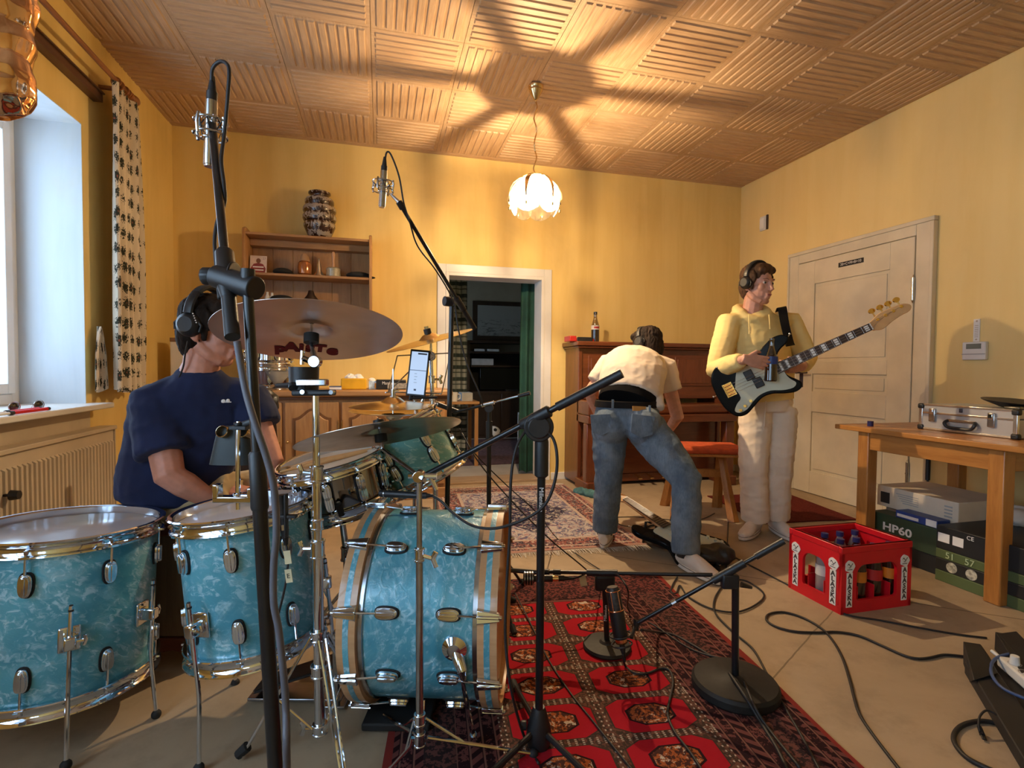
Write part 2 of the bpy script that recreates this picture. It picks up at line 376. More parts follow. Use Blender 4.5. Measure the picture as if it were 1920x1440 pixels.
# door in the right wall
cream = pbr('cream_door_paint', (.66, .58, .43), .38, 0, .07, 5, 30, .04)
dm = M().box(XR-.02, XR+.0, 2.86, 3.905, .005, 2.03).obj('door_1', cream, kind='structure', smooth=0)
x0, x1 = XR-.034, XR-.02
zt = [.005, .17, .86, .98, 1.13, 1.28, 1.88, 2.03]; ya, yb = 2.86, 3.905
zz = [(.005, .20), (.72, .90), (1.05, 1.16), (1.83, 2.03)]
for a, b in ((ya, ya+.18), (yb-.18, yb)): M().box(x0, x1, a, b, .005, 2.03).obj('stile', cream, dm, bev=.004)
for a, b in zz: M().box(x0, x1, ya+.18, yb-.18, a, b).obj('rail', cream, dm, bev=.004)
for a, b in ((.20, .72), (.90, 1.05), (1.16, 1.83)):
    M().box(XR-.027, XR-.02, ya+.205, yb-.205, a+.025, b-.025).obj('panel', cream, dm, bev=.006)
hm = pbr('dark_iron', (.10, .085, .10), .4, .8)
M().box(x0-.004, x0, 3.82, 3.86, .93, 1.12).obj('handle_plate', hm, dm, bev=.002)
M().tube([(x0, 3.84, 1.06), (x0-.05, 3.84, 1.06), (x0-.05, 3.73, 1.06)], [.009, .009, .008]).tube([(x0-.05, 3.84, 1.06), (x0-.05, 3.86, 1.06)], .01).obj('door_handle', hm, dm)
for z in (.35, 1.66):
    M().at(frame((x0-.006, 2.858, z), (0, 0, 1))).cyl(.011, -.08, .08, 12).cyl(.0135, -.005, .005, 12).cyl(.008, .08, .10, 10, .002).cyl(.002, -.10, -.08, 10, .008).obj('hinge', silver, dm)
a, b = X(1572, 503, x0-.002), X(1619, 491, x0-.002)
pl = M().box(x0-.003, x0, b.y, a.y, 1.925, 1.963).obj('chalk_plaque', pbr('slate_black', (.012, .012, .012), .7), dm, smooth=0)
txt('20+C+M+B+10', .030, paper, dm, frame((x0-.0035, (a.y+b.y)/2, 1.944), (-1, 0, 0), (0, -1, 0)), 'chalk_lettering', 1.0)
trim(M().box(XR-.03, XR, 3.91, 4.02, 0, 2.125).box(XR-.03, XR, 2.735, 2.855, 0, 2.125).box(XR-.03, XR, 2.855, 3.91, 2.035, 2.125), cream, bev=.006)
trim(M().box(XR-.042, XR, 2.727, 2.75, 0, 2.108).box(XR-.042, XR, 4.01, 4.028, 0, 2.108).box(XR-.042, XR, 2.725, 4.03, 2.11, 2.14), cream, bev=.004)
# ---------------------------------------------------------------- pendant lamp
pg = bpy.data.materials.new('frosted_petal_glass'); pg.use_nodes = True; t = pg.node_tree; t.nodes.clear()
mm_ = Mat('tmp_petal'); t = mm_.t; pg = mm_.m; pg.name = 'streaked_petal_glass'
out = t.nodes['Material Output']; t.nodes.remove(mm_.b)
tr = t.nodes.new('ShaderNodeBsdfTransparent'); tl2 = t.nodes.new('ShaderNodeBsdfTranslucent'); gl = t.nodes.new('ShaderNodeBsdfGlossy'); gl.inputs['Roughness'].default_value = .1
n1 = mm_.noise(mm_.co('Object', (34, 34, 2.)), 1.6, 3, .6, .3).ss(.30, .50)
cr_ = mm_.mix(n1, (.60, .54, .44), (.98, .97, .94)); t.links.new(cr_.o, tr.inputs[0]); tl2.inputs[0].default_value = (.9, .82, .7, 1)
m1 = t.nodes.new('ShaderNodeMixShader'); m1.inputs[0].default_value = .06; m2 = t.nodes.new('ShaderNodeMixShader'); m2.inputs[0].default_value = .02
t.links.new(tr.outputs[0], m1.inputs[1]); t.links.new(tl2.outputs[0], m1.inputs[2]); t.links.new(m1.outputs[0], m2.inputs[1]); t.links.new(gl.outputs[0], m2.inputs[2]); t.links.new(m2.outputs[0], out.inputs[0])
lp = thing('pendant_lamp', 'lit petal glass ceiling lamp hanging on a thin twisted cord', 'lamp', LAMP)
cz = ZC-.012
M().at(Matrix.Translation((LAMP.x, LAMP.y, cz))).lathe([(0, 0), (.052, 0), (.050, -.012), (.044, -.02), (.046, -.03), (.036, -.05), (.020, -.078), (.010, -.09), (0, -.092)], 24).obj('canopy', brass, lp)
cp_ = [(LAMP.x+.009*sin(k*1.15)*(1 if 0 < k < 16 else 0), LAMP.y+.007*cos(k*1.7), lerp(cz-.09, LAMP.z+.20, k/16)) for k in range(17)]
M().tube(smoothpts(cp_, 3), .0045, 6).obj('cord', brass, lp)
M().at(Matrix.Translation(LAMP)).lathe([(0, .20), (.02, .198), (.028, .19), (.05, .183), (.088, .172), (.090, .168), (.03, .166), (.024, .12), (.022, .075), (0, .072)], 28).obj('cap', brass, lp)
def petal(a, tier):
    q = M(); nu, nv = 10, 18; vs = []
    for thick in (0, .003):
        for j in range(nv+1):
            v_ = j/nv
            for i in range(nu+1):
                u_ = i/nu*2-1
                if tier == 0: th = lerp(.38, 1.62, v_); R = .178
                else: th = lerp(1.10, 2.26, v_); R = .170
                w_ = .60*math.sqrt(max(0, 1-max(0, (v_-.42)/.58)**2.4))
                w_ = max(w_, .02); R2 = R+(.012 if tier == 0 else 0)*(1-u_*u_)-thick
                an = a+u_*w_; vs.append((R2*sin(th)*cos(an), R2*sin(th)*sin(an), .012+R*.92*cos(th)))
    k = (nu+1)*(nv+1); f = []
    for j in range(nv):
        for i in range(nu):
            b = j*(nu+1)+i; f += [(b, b+1, b+nu+2, b+nu+1), (k+b, k+b+nu+1, k+b+nu+2, k+b+1)]
    q.at(Matrix.Translation(LAMP)).add(vs, f); return q
ANG = [radians(-5+60*k) for k in range(6)]
pg2 = pg.copy(); pg2.name = 'lower_petal_glass'
for n_ in pg2.node_tree.nodes:
    if n_.type == 'MIX_SHADER' and abs(n_.inputs[0].default_value-.06) < 1e-4: n_.inputs[0].default_value = .30
for a in ANG:
    petal(a+pi/6, 0).obj('petal', pg, lp, smooth=1.2); petal(a, 1).obj('petal', pg2, lp, smooth=1.2)
    pts = [(LAMP.x+r_*cos(a), LAMP.y+r_*sin(a), LAMP.z+z_) for r_, z_ in ((.06, .172), (.11, .158), (.15, .125), (.172, .085), (.18, .04), (.18, .0))]
    M().tube(pts, [(.0165, .002)]*3+[(.012, .002), (.007, .002), (.005, .002)], 6, (0, 0, 1)).obj('arm', brass, lp)  # arms widened so their shadows draw the dark star on the ceiling
    M().ball((LAMP.x+.176*cos(a), LAMP.y+.176*sin(a), LAMP.z-.045), (.007, .007, .012)).obj('clip', brass, lp)
bm_ = Mat('glowing_bulb'); t = bm_.t; out = t.nodes['Material Output']; t.nodes.remove(bm_.b); em = t.nodes.new('ShaderNodeEmission'); em.inputs[0].default_value = (1, .80, .55, 1); em.inputs[1].default_value = 12
tr = t.nodes.new('ShaderNodeBsdfTransparent'); m1 = t.nodes.new('ShaderNodeMixShader'); m1.inputs[0].default_value = .25; t.links.new(tr.outputs[0], m1.inputs[1]); t.links.new(em.outputs[0], m1.inputs[2]); t.links.new(m1.outputs[0], out.inputs[0])
M().at(Matrix.Translation(LAMP)).lathe([(.012, .075), (.016, .05), (.03, .02), (.032, .0), (.026, -.02), (.0, -.034)], 16).obj('bulb', bm_.m, lp)
# ================================================================ furniture and fittings
w_sideX = wood('oak_x', (.45, .24, .095), (.33, .16, .058), 'x'); w_sideZ = wood('oak_z', (.45, .24, .095), (.34, .165, .060), 'z')
w_pi = wood('piano_mahogany', (.17, .048, .017), (.10, .024, .009), 'z', .28, .3); w_pix = wood('piano_mahogany_x', (.17, .048, .017), (.10, .024, .009), 'x', .28, .3)
w_pine = wood('orange_pine_y', (.50, .215, .050), (.36, .135, .028), 'y', .36, .2); w_pinez = wood('orange_pine_z', (.50, .215, .050), (.36, .135, .028), 'z', .36, .2)
w_rod = wood('rod_wood', (.36, .14, .05), (.25, .09, .03), 'y', .35)
w_dark = wood('dark_walnut', (.035, .016, .009), (.02, .009, .005), 'z', .4)
# curtain rod, rail, curtain, tie-back
cr = thing('curtain_rod', 'turned wooden curtain rod with rings and finial under the ceiling', 'rod', (-1.5, 3.7, 2.70))
M().tube([(-1.5, -1.2, 2.742), (-1.5, 3.72, 2.742)], .0145, 12).obj('pole', w_rod, cr)
M().at(frame((-1.5, 3.72, 2.742), (0, 1, 0))).lathe([(0, 0), (.020, 0), (.024, .012), (.020, .024), (.014, .03), (.020, .04), (.027, .055), (.029, .075), (.024, .098), (.012, .112), (0, .115)], 16).obj('finial', w_rod, cr)
for yy in (3.56, 3.60, 3.66, 3.69):
    M().tube([(-1.5+.024*cos(a), yy+.004*sin(a*2), 2.735+.026*sin(a)) for a in [2*pi*k/16 for k in range(16)]], .005, 6, closed=True).obj('ring', w_rod, cr)
M().box(XL, -1.5, 3.62, 3.65, 2.72, 2.735).tube([(XL, 3.635, 2.727), (-1.5, 3.635, 2.727)], .012).obj('bracket', w_rod, cr)
rl = M().box(XL, XL+.05, -1.2, 3.56, 2.605, 2.65).box(XL, XL+.062, -1.2, 3.56, 2.65, 2.658).obj('curtain_rail', wood('brown_rail', (.13, .055, .022), (.08, .03, .012), 'y', .4), None, 'dark brown double curtain rail above the window opening', 'rail', bev=.002)
cm = Mat('floral_cotton', .85, spec=.1); u = cm.xyz('UV'); uv = cm.co('UV')
def fl_(sc, off, rad):
    n = cm.t.nodes.new('ShaderNodeTexVoronoi'); n.feature = 'F1'; n.inputs['Scale'].default_value = sc; n.inputs['Randomness'].default_value = .25
    mp = cm.co('UV', (1, 1, 1)); mp.node.inputs['Location'].default_value = off; cm.t.links.new(mp, n.inputs[0]); return E(cm.t, n.outputs[0])
d0 = fl_(9.5, (0, 0, 0), 0); nz = cm.noise(uv, 75, 2, .7); leaf = ((d0+(nz-.5)*.9) < .30)
k = cm.mix(leaf, (.70, .62, .50), (.045, .05, .04)); pk = (d0+(nz-.5)*.2) < .07; k = cm.mix(pk*.7, k, (.45, .14, .10)); cm.col(k)
cu = M(); NU, NV = 60, 40
def curt(cx0, cx1, z0, z1, x, amp, folds, mat, name, lab, cat='curtain', top=.8, axis='y', par=None):
    q = M(); vs = []; uvs = []
    for th in (0, .003):
        for j in range(NV+1):
            v_ = j/NV; pin = lerp(top, 1, min(1, v_*2.2)**.7)
            for i in range(NU+1):
                u_ = i/NU; w_ = (u_-.5)*pin+.5
                dx = amp*sin(u_*folds*2*pi+.6*sin(v_*3))*(.55+.45*v_)+amp*.4*sin(u_*folds*4.7+2*v_)
                p = (x+dx+th, lerp(cx0, cx1, w_), lerp(z1, z0, v_)+(.012*sin(u_*9) if v_ == 1 else 0))
                vs.append(p if axis == 'y' else (p[1], p[0], p[2])); uvs.append((u_*1.25, v_*(z1-z0)))
    k = (NU+1)*(NV+1); f = []
    for j in range(NV):
        for i in range(NU): b = j*(NU+1)+i; f += [(b, b+1, b+NU+2, b+NU+1), (k+b, k+b+NU+1, k+b+NU+2, k+b+1)]
    q.add(vs, f); o = q.obj(name, mat, par, lab, cat, smooth=2.)
    ul = o.data.uv_layers.new(name='UVMap')
    for l in o.data.loops: ul.data[l.index].uv = uvs[l.vertex_index]
    return o
curt(3.49, 3.86, .92, 2.72, -1.50, .026, 4, cm.m, 'floral_curtain', 'long cream curtain printed with dark leaf sprigs beside the window', top=.9)
curt(3.42, 3.56, .93, 1.30, -1.575, .015, 1.5, cm.m, 'curtain_tieback', 'short floral cloth tie-back hanging on the wall beside the window', 'tie-back', top=.12)
# radiator
rm = pbr('radiator_enamel', (.52, .43, .31), .42, 0, .06, 4)
rd = thing('radiator', 'long cream ribbed panel radiator under the window sill', 'radiator', (-1.55, 2.5, 0))
q = M().box(-1.60, -1.53, 1.9, 3.53, .10, .70)
for i in range(48): y0 = 1.93+i*.0332; q.add([(-1.53, y0, .13), (-1.53, y0+.027, .13), (-1.518, y0+.021, .14), (-1.518, y0+.006, .14), (-1.53, y0, .64), (-1.53, y0+.027, .64), (-1.518, y0+.021, .63), (-1.518, y0+.006, .63)], [(0, 1, 2, 3), (3, 2, 6, 7), (7, 6, 5, 4), (1, 5, 6, 2), (0, 3, 7, 4)])
q.obj('panel', rm, rd, smooth=0)
M().box(-1.605, -1.512, 1.89, 3.54, .70, .722).obj('top_grille', rm, rd, bev=.004)
M().box(-1.603, -1.52, 3.53, 3.538, .11, .70).obj('end_plate', rm, rd, bev=.002)
for a in (2.2, 3.2): M().box(XL+.004, -1.60, a, a+.04, .2, .65).obj('bracket', rm, rd)
M().at(frame((-1.50, 2.60, .53), (1, 0, 0))).cyl(.006, -.03, 0).cyl(.022, 0, .03, 12, .018).obj('valve_knob', black, rd)
# things on the sill
sg = thing('sunglasses', 'dark sunglasses with thin metal rims folded open on the sill', 'glasses', X(55, 775, -1.56))
s0 = X(26, 768, -1.60); s1 = X(72, 766, -1.58)
for s in (s0, s1):
    M().ball((s.x, s.y, .885), (.007, .036, .022)).obj('lens', pbr('smoked_glass', (.02, .025, .03), .06, 0, 0, coat=.5), sg)
    M().tube([(s.x+.003, s.y+.038*cos(a), .885+.024*sin(a)) for a in [2*pi*k/14 for k in range(14)]], .0018, 5, closed=True).obj('rim', silver, sg)
M().tube([(s1.x, s1.y+.03, .895), (s1.x-.05, s1.y+.06, .892), (s1.x-.06, s1.y+.06, .868)], .0016, 5).tube([(s0.x, s0.y+.03, .89), (s1.x, s1.y-.03, .89)], .0016, 5).obj('temple_wire', silver, sg)
for n, (a, b, lab) in enumerate(((X(-30, 782, -1.53), X(88, 773, -1.52), 'drum brush with red handle and black tip lying nearest the sill edge'), (X(-30, 775, -1.57), X(72, 764, -1.56), 'drum brush with red handle lying behind the other brush on the sill'))):
    br_ = thing('drum_brush', lab, 'drum brush', (a+b)/2, 'drum brushes on the sill'); a.z = b.z = .87; c = lerp(a, b, .42)
    M().rod(c, b, .008).obj('handle', red_pl, br_); M().rod(lerp(a, b, .36), c, .010).rod(b, lerp(a, b, 1.04), .0085).obj('ferrule', black, br_); M().rod(a, lerp(a, b, .36), .006, 8, .006).obj('sleeve', white, br_)
# sideboard
sb = thing('sideboard', 'honey oak sideboard with arched panel doors against the back wall', 'sideboard', (-.3, 4.48, 0))
SX0, SX1, SY = -1.57, .545, 4.27
M().box(SX0, SX1, SY, YB-.02, .09, .845).obj('carcass', w_sideZ, sb, bev=.004)
M().box(SX0-.03, SX1+.03, SY-.05, YB-.015, .845, .895).obj('top', w_sideX, sb, bev=.012)
M().box(SX0-.01, SX1+.01, SY-.02, YB-.02, 0, .09).obj('plinth', w_sideX, sb, bev=.006)
M().box(SX0-.01, SX1+.01, SY-.018, SY, .82, .845).obj('cornice', wood('dark_oak_x', (.16, .065, .02), (.1, .04, .012), 'x'), sb, bev=.004)
def arch(x0, x1, z0, z1, h):
    P = [(x0, z0), (x1, z0), (x1, z1-h)]
    for k in range(1, 16):
        t_ = k/16; P.append((lerp(x1, x0, t_), z1-h+h*(.5-.5*cos(2*pi*t_))**1.2))
    return P+[(x0, z1-h)]
w_dk2 = wood('groove_oak', (.20, .085, .028), (.14, .058, .018), 'z')
nd = 5; dw = (SX1-SX0-.04)/nd
for i in range(nd):
    a = SX0+.02+i*dw+.012; b = a+dw-.024
    d_ = M().box(a, b, SY-.02, SY, .12, .80).obj('door', w_sideZ, sb, bev=.004)
    mk = Matrix(((1, 0, 0, 0), (0, 0, -1, SY-.02), (0, 1, 0, 0), (0, 0, 0, 1)))
    M().at(mk).prism(arch(a+.055, b-.055, .18, .755, .075), -.001, .004).obj('groove', w_dk2, d_)
    M().at(mk).prism(arch(a+.075, b-.075, .20, .735, .072), .0, .011).obj('raised_panel', w_sideZ, d_, bev=.006)
    M().at(frame((b-.02 if i % 2 else a+.02, SY-.02, .5), (0, -1, 0))).cyl(.004, 0, .02).ball((0, 0, .025), .011).obj('knob', brass, d_)
    M().at(Matrix.Translation((a if i % 2 else b, SY-.022, 0))).cyl(.006, .55, .66).obj('hinge', brass, d_)
# wall shelf
sh = thing('wall_shelf', 'brown oak wall shelf with three boards above the sideboard', 'shelf', (-.56, 4.6, 1.3))
HX0, HX1, HY = -1.05, -.07, 4.47
def side(x):
    P = [(HY, 1.36), (4.735, 1.36), (4.735, 2.17)]+[(HY+.06+.03*cos(a), 2.15+.03*sin(a)) for a in (pi/2, 1.9, 2.4)]+[(HY+.012, 2.165), (HY, 2.14)]
    return M().at(Matrix(((0, 0, 1, x), (1, 0, 0, 0), (0, 1, 0, 0), (0, 0, 0, 1)))).prism(P, 0, .022)
side(HX0).obj('side_panel', w_sideZ, sh, bev=.004); side(HX1-.022).obj('side_panel', w_sideZ, sh, bev=.004)
for z in (2.115, 1.80, 1.47): M().box(HX0+.022, HX1-.022, HY+.012, 4.72, z, z+.02).obj('shelf_board', w_sideX, sh, bev=.003)
M().box(HX0+.022, HX1-.022, HY+.16, 4.72, 2.06, 2.115).obj('apron', w_sideX, sh, bev=.003)
for i in range(6): w_ = (HX1-HX0-.044)/6; a = HX0+.022+i*w_; M().box(a+.001, a+w_-.001, 4.72, 4.735, 1.38, 2.115).obj('back_plank', w_sideZ, sh, bev=.002)
# vase
vm = Mat('fat_lava_glaze', .25, coat=.5); v = vm.co('Object', (1, 1, .8)); n1 = vm.noise(v, 26, 4, .7, 1.); zz_ = vm.xyz()[2]
bd = (zz_*14).frac(); k = vm.mix(((n1+(bd-.5).abs()*-.35+.04) > .47), (.035, .010, .006), (.34, .30, .25)); vm.col(k).bump(n1, .7, .006)
vz = thing('vase', 'tall brown and white banded ceramic vase on top of the shelf', 'vase', (-.49, 4.60, 2.135))
pf = [(0, 0), (.075, 0), (.09, .02), (.112, .07)]
for i in range(4): z = .08+i*.063; r = (.122, .130, .128, .112)[i]; pf += [(r-.006, z), (r+.003, z+.02), (r+.002, z+.045), (r-.006, z+.06)]
pf += [(.085, .335), (.072, .348), (.074, .358), (.088, .37), (.088, .382), (.074, .388), (.066, .375), (.064, .34), (0, .33)]
M().at(Matrix.Translation((-.49, 4.60, 2.135))).lathe(pf, 36).obj('body', vm.m, vz)
# items on the middle board
def sx(px, py, y=4.58): return Y(px, py, y).x
pc = thing('photo_card', 'small photo card of a man in a red and white jersey on the shelf', 'card', (sx(485, 500), 4.57, 1.82))
mk = frame((sx(485, 500), 4.57, 1.895), (0, -1, .18), (1, 0, 0))
M().at(mk).box(-.062, .062, -.073, .075, -.003, 0).obj('card', pbr('card_pink', (.72, .60, .54), .6), pc, smooth=0)
M().at(mk).prism([(-.05, -.07), (.05, -.07), (.055, -.03), (.035, .005), (.012, .012), (-.012, .012), (-.035, .005), (-.055, -.03)], 0, .0012).obj('print_jersey', pbr('print_red', (.30, .05, .05), .6), pc, smooth=0)
M().at(mk).box(-.04, .04, -.05, -.04, .0012, .002).box(-.04, .04, -.025, -.015, .0012, .002).obj('print_stripe', paper, pc, smooth=0)
M().at(mk).prism([(.017*cos(k*pi/8), .032+.021*sin(k*pi/8)) for k in range(16)], 0, .0015).obj('print_face', pbr('print_skin', (.22, .10, .06), .6), pc, smooth=0)
txt('27', .026, pbr('print_grey', (.35, .25, .25), .6), pc, mk @ Matrix.Translation((.043, .052, .001)), 'lettering')
def lat(name, lab, cat, px, prof, mat, y=4.58, z=1.82, grp=None, n=20):
    x = sx(px, 510, y); t_ = thing(name, lab, cat, (x, y, z), grp); M().at(Matrix.Translation((x, y, z))).lathe(prof, n).obj('body', mat, t_); return t_
t_ = lat('glass_jar', 'amber glass jar with a cork dome lid on the middle shelf', 'jar', 571, [(0, 0), (.03, 0), (.052, .02), (.056, .07), (.05, .11), (.035, .125), (0, .125)], pbr('amber_glass', (.45, .16, .05), .08, .4, .1, coat=1.))
M().at(Matrix.Translation(t_.location+V((0, 0, .12)))).lathe([(.034, 0), (.040, .01), (.034, .04), (.022, .062), (0, .07)], 18).obj('lid', pbr('cork', (.50, .30, .16), .8), t_)
t_ = lat('metal_bell', 'small silver hand bell shaped like a cone on the shelf', 'bell', 598, [(0, .01), (.042, 0), (.045, .012), (.036, .03), (.024, .05), (.018, .09), (.010, .125), (.006, .15), (0, .158)], chrome)
t_ = lat('brush_tin', 'round glass tin holding a pale wooden handle on the shelf', 'tin', 625, [(0, 0), (.055, 0), (.058, .01), (.055, .06), (.058, .072), (.046, .082), (0, .082)], pbr('frosted_glass', (.40, .36, .26), .3, .2, .2, 40))
M().at(Matrix.Translation(t_.location+V((0, 0, .075)))).lathe([(.012, 0), (.011, .06), (.015, .10), (.016, .125), (.009, .14), (0, .142)], 12).obj('handle', pbr('beech', (.55, .30, .16), .5), t_)
def cap_(px, r, lab, yaw_=0., z=1.82):
    x = sx(px, 510); t_ = thing('flat_cap', lab, 'cap', (x, 4.58, z)); q = M().ball((x, 4.58, z+.028), (r, .07, .032)).ball((x+cos(yaw_)*r*.8, 4.55, z+.012), (r*.6, .05, .010))
    q.obj('crown', pbr('black_felt', (.012, .012, .012), .9), t_)
cap_(530, .075, 'flat black cap lying left of the amber jar', .6); cap_(672, .10, 'crumpled black cap lying at the right end of the shelf', 0)
for k_, (px, h_) in enumerate(((501, .19), (510, .185))): lat('white_bottle', '%s slim white bottle on the bottom shelf behind the large cymbal' % ('left', 'right')[k_], 'bottle', px, [(0, 0), (.02, 0), (.022, .02), (.02, h_-.04), (.010, h_-.02), (.010, h_), (0, h_)], white, 4.58, 1.49, 'white bottles on the bottom shelf', 12)
cap_(528, .09, 'black cap on the bottom shelf behind the large cymbal', 0, 1.60)
lat('dark_tin', 'round dark tin under the cap on the bottom shelf', 'tin', 528, [(0, 0), (.06, 0), (.06, .11), (0, .11)], w_dark, 4.58, 1.49)
lat('dark_ball', 'small dark round jar in the middle of the bottom shelf', 'jar', 583, [(0, 0), (.05, .0), (.07, .06), (.06, .14), (.03, .18), (.02, .215), (0, .22)], w_dark, 4.58, 1.49)
# on the sideboard
TT = lambda px, y: Y(px, 725, y).x
tb = thing('tissue_box', 'yellow transparent tissue box with white tissue sticking out', 'tissue box', (TT(664, 4.42), 4.42, .895))
c = tb.location; M().cbox((c.x, c.y, c.z+.045), (.20, .12, .09)).obj('box', pbr('yellow_acrylic', (.75, .40, .02), .15, coat=.6), tb, bev=.008)
q = M()
for k in range(7): q.ball((c.x-.045+.016*k, c.y+.01*sin(k*2), c.z+.095+.012*sin(k*1.7)), (.026, .03, .018))
vox(q, 'tissue', paper, tb, .005, 1, [(.006, 40, 40, 40)])
t_ = thing('tissue_pack', 'open blue and white tissue pack beside the yellow box', 'tissue pack', (TT(702, 4.42), 4.42, .895)); c = t_.location
M().cbox((c.x, c.y, c.z+.035), (.09, .10, .07)).obj('pack', pbr('pack_print', (.45, .55, .65), .4, 0, .5, 30), t_, bev=.006)
M().ball((c.x-.02, c.y, c.z+.075), (.03, .03, .02)).obj('tissue', paper, t_); M().cbox((c.x+.025, c.y-.03, c.z+.03), (.045, .05, .045)).obj('orange_print', pbr('orange_print', (.75, .30, .03), .4), t_, bev=.003)
t_ = thing('mini_amplifier', 'long low black practice amplifier with white script lettering', 'amplifier', (TT(738, 4.40), 4.40, .895)); c = t_.location
M().cbox((c.x-.02, c.y, c.z+.04), (.24, .10, .08)).obj('cabinet', black, t_, bev=.006)
M().cbox((c.x+.05, c.y-.052, c.z+.03), (.20, .006, .045)).obj('grille', pbr('grey_grille', (.28, .26, .22), .6, 0, .3, 60), t_)
txt('Marshall', .036, paper, t_, frame((c.x-.045, c.y-.058, c.z+.052), (0, -1, 0), (1, 0, 0)), 'script_lettering', .8)
t_ = thing('book', 'small flat book with blue cover left of the tissue box', 'book', (TT(630, 4.40), 4.40, .895)); c = t_.location
M().cbox((c.x, c.y, c.z+.012), (.09, .12, .018)).obj('pages', paper, t_); M().cbox((c.x, c.y, c.z+.024), (.095, .125, .005)).cbox((c.x, c.y, c.z+.0015), (.095, .125, .003)).obj('cover', pbr('blue_cover', (.08, .12, .25), .5), t_)
t_ = thing('tall_carton', 'tall pale carton with brown top standing at the left end of the sideboard', 'box', (-1.44, 4.45, .895)); M().box(-1.52, -1.355, 4.37, 4.55, .897, 1.255).obj('carton', paper, t_, bev=.004); M().box(-1.522, -1.353, 4.368, 4.552, 1.255, 1.285).obj('brown_lid', pbr('brown_lid', (.22, .12, .06), .7), t_, bev=.003)
cloth_bl = pbr('teal_cloth', (.06, .16, .17), .9, 0, .3, 12)
# piano
pi_ = thing('upright_piano', 'reddish brown upright piano standing against the back wall', 'piano', (2.5, 4.45, 0))
PX0, PX1 = 1.735, 3.22
for a, b in ((PX0, PX0+.035), (PX1-.035, PX1)): M().box(a, b, 4.38, 4.725, .03, 1.285).obj('side_panel', w_pi, pi_, bev=.004)
M().box(PX0-.035, PX1+.035, 4.33, 4.735, 1.285, 1.325).box(PX0-.02, PX1+.02, 4.345, 4.735, 1.265, 1.285).obj('lid', w_pix, pi_, bev=.008)
up_ = M().box(PX0+.035, PX1-.035, 4.40, 4.43, .80, 1.265).obj('upper_panel', w_pix, pi_, bev=.003)
for a, b in ((PX0+.10, PX0+.50), (PX0+.55, PX1-.55), (PX1-.50, PX1-.10)):
    M().box(a, b, 4.393, 4.40, .92, 1.20).obj('moulding', w_pix, up_, bev=.005); M().box(a+.025, b-.025, 4.388, 4.394, .945, 1.175).obj('inset', w_pi, up_, bev=.004)
M().box(PX0+.035, PX1-.035, 4.40, 4.43, .10, .60).obj('lower_panel', w_pix, pi_, bev=.004)
M().box(PX0+.035, PX1-.035, 4.39, 4.725, .03, .10).obj('bottom_rail', w_pix, pi_, bev=.004)
M().box(PX0, PX1, 4.14, 4.42, .60, .67).obj('keybed', w_pix, pi_, bev=.006)
M().box(PX0+.06, PX1-.06, 4.18, 4.41, .67, .76).obj('fallboard', w_pix, pi_, bev=.02)
for a in (PX0, PX1-.05): M().box(a, a+.05, 4.13, 4.42, .67, .80).obj('key_block', w_pi, pi_, bev=.012)
for a in (PX0+.0, PX1-.09):
    M().box(a, a+.09, 4.17, 4.26, .08, .60).obj('leg', w_pi, pi_, bev=.01); M().box(a-.01, a+.10, 4.14, 4.42, .0, .09).obj('toe_block', w_pi, pi_, bev=.008)
for x in (2.32, 2.44, 2.56): M().tube([(x, 4.39, .09), (x, 4.33, .085), (x, 4.29, .07)], [(.012, .006), (.016, .006), (.022, .006)], 8).obj('pedal', brass, pi_)
# on the piano
cc = pbr('red_case', (.45, .02, .015), .4)
t_ = thing('red_case', 'flat red and black case lying on the piano lid', 'case', (1.76, 4.47, 1.325))
M().box(1.655, 1.72, 4.40, 4.55, 1.325, 1.375).box(1.72, 1.89, 4.40, 4.55, 1.325, 1.35).obj('case', cc, t_, bev=.006); M().box(1.72, 1.87, 4.385, 4.40, 1.325, 1.365).obj('handle', black, t_, bev=.005)
cola = pbr('dark_cola', (.020, .007, .004), .06, 0, .1, coat=1.); clearg = bpy.data.materials.new('clear_bottle_glass'); clearg.use_nodes = True; t = clearg.node_tree; t.nodes.clear(); o_ = t.nodes.new('ShaderNodeOutputMaterial'); mx = t.nodes.new('ShaderNodeMixShader'); tr = t.nodes.new('ShaderNodeBsdfTransparent'); gl = t.nodes.new('ShaderNodeBsdfGlossy')
tr.inputs[0].default_value = (.62, .56, .48, 1); gl.inputs['Roughness'].default_value = .05; mx.inputs[0].default_value = .16; t.links.new(tr.outputs[0], mx.inputs[1]); t.links.new(gl.outputs[0], mx.inputs[2]); t.links.new(mx.outputs[0], o_.inputs[0])
BP = [(0, 0), (.030, 0), (.034, .006), (.034, .11), (.032, .14), (.022, .175), (.015, .20), (.0135, .235), (.015, .24), (.015, .25), (.012, .252), (0, .252)]
def cut(pf, z0, z1):
    o = []
    for (r0, a), (r1, b) in zip(pf, pf[1:]):
        if b <= a: 
            if z0 <= a <= z1: o.append((r0, a))
            continue
        for z in (max(a, z0), min(b, z1)):
            if max(a, z0) <= min(b, z1): o.append((lerp(r0, r1, (z-a)/(b-a)), z))
    return o
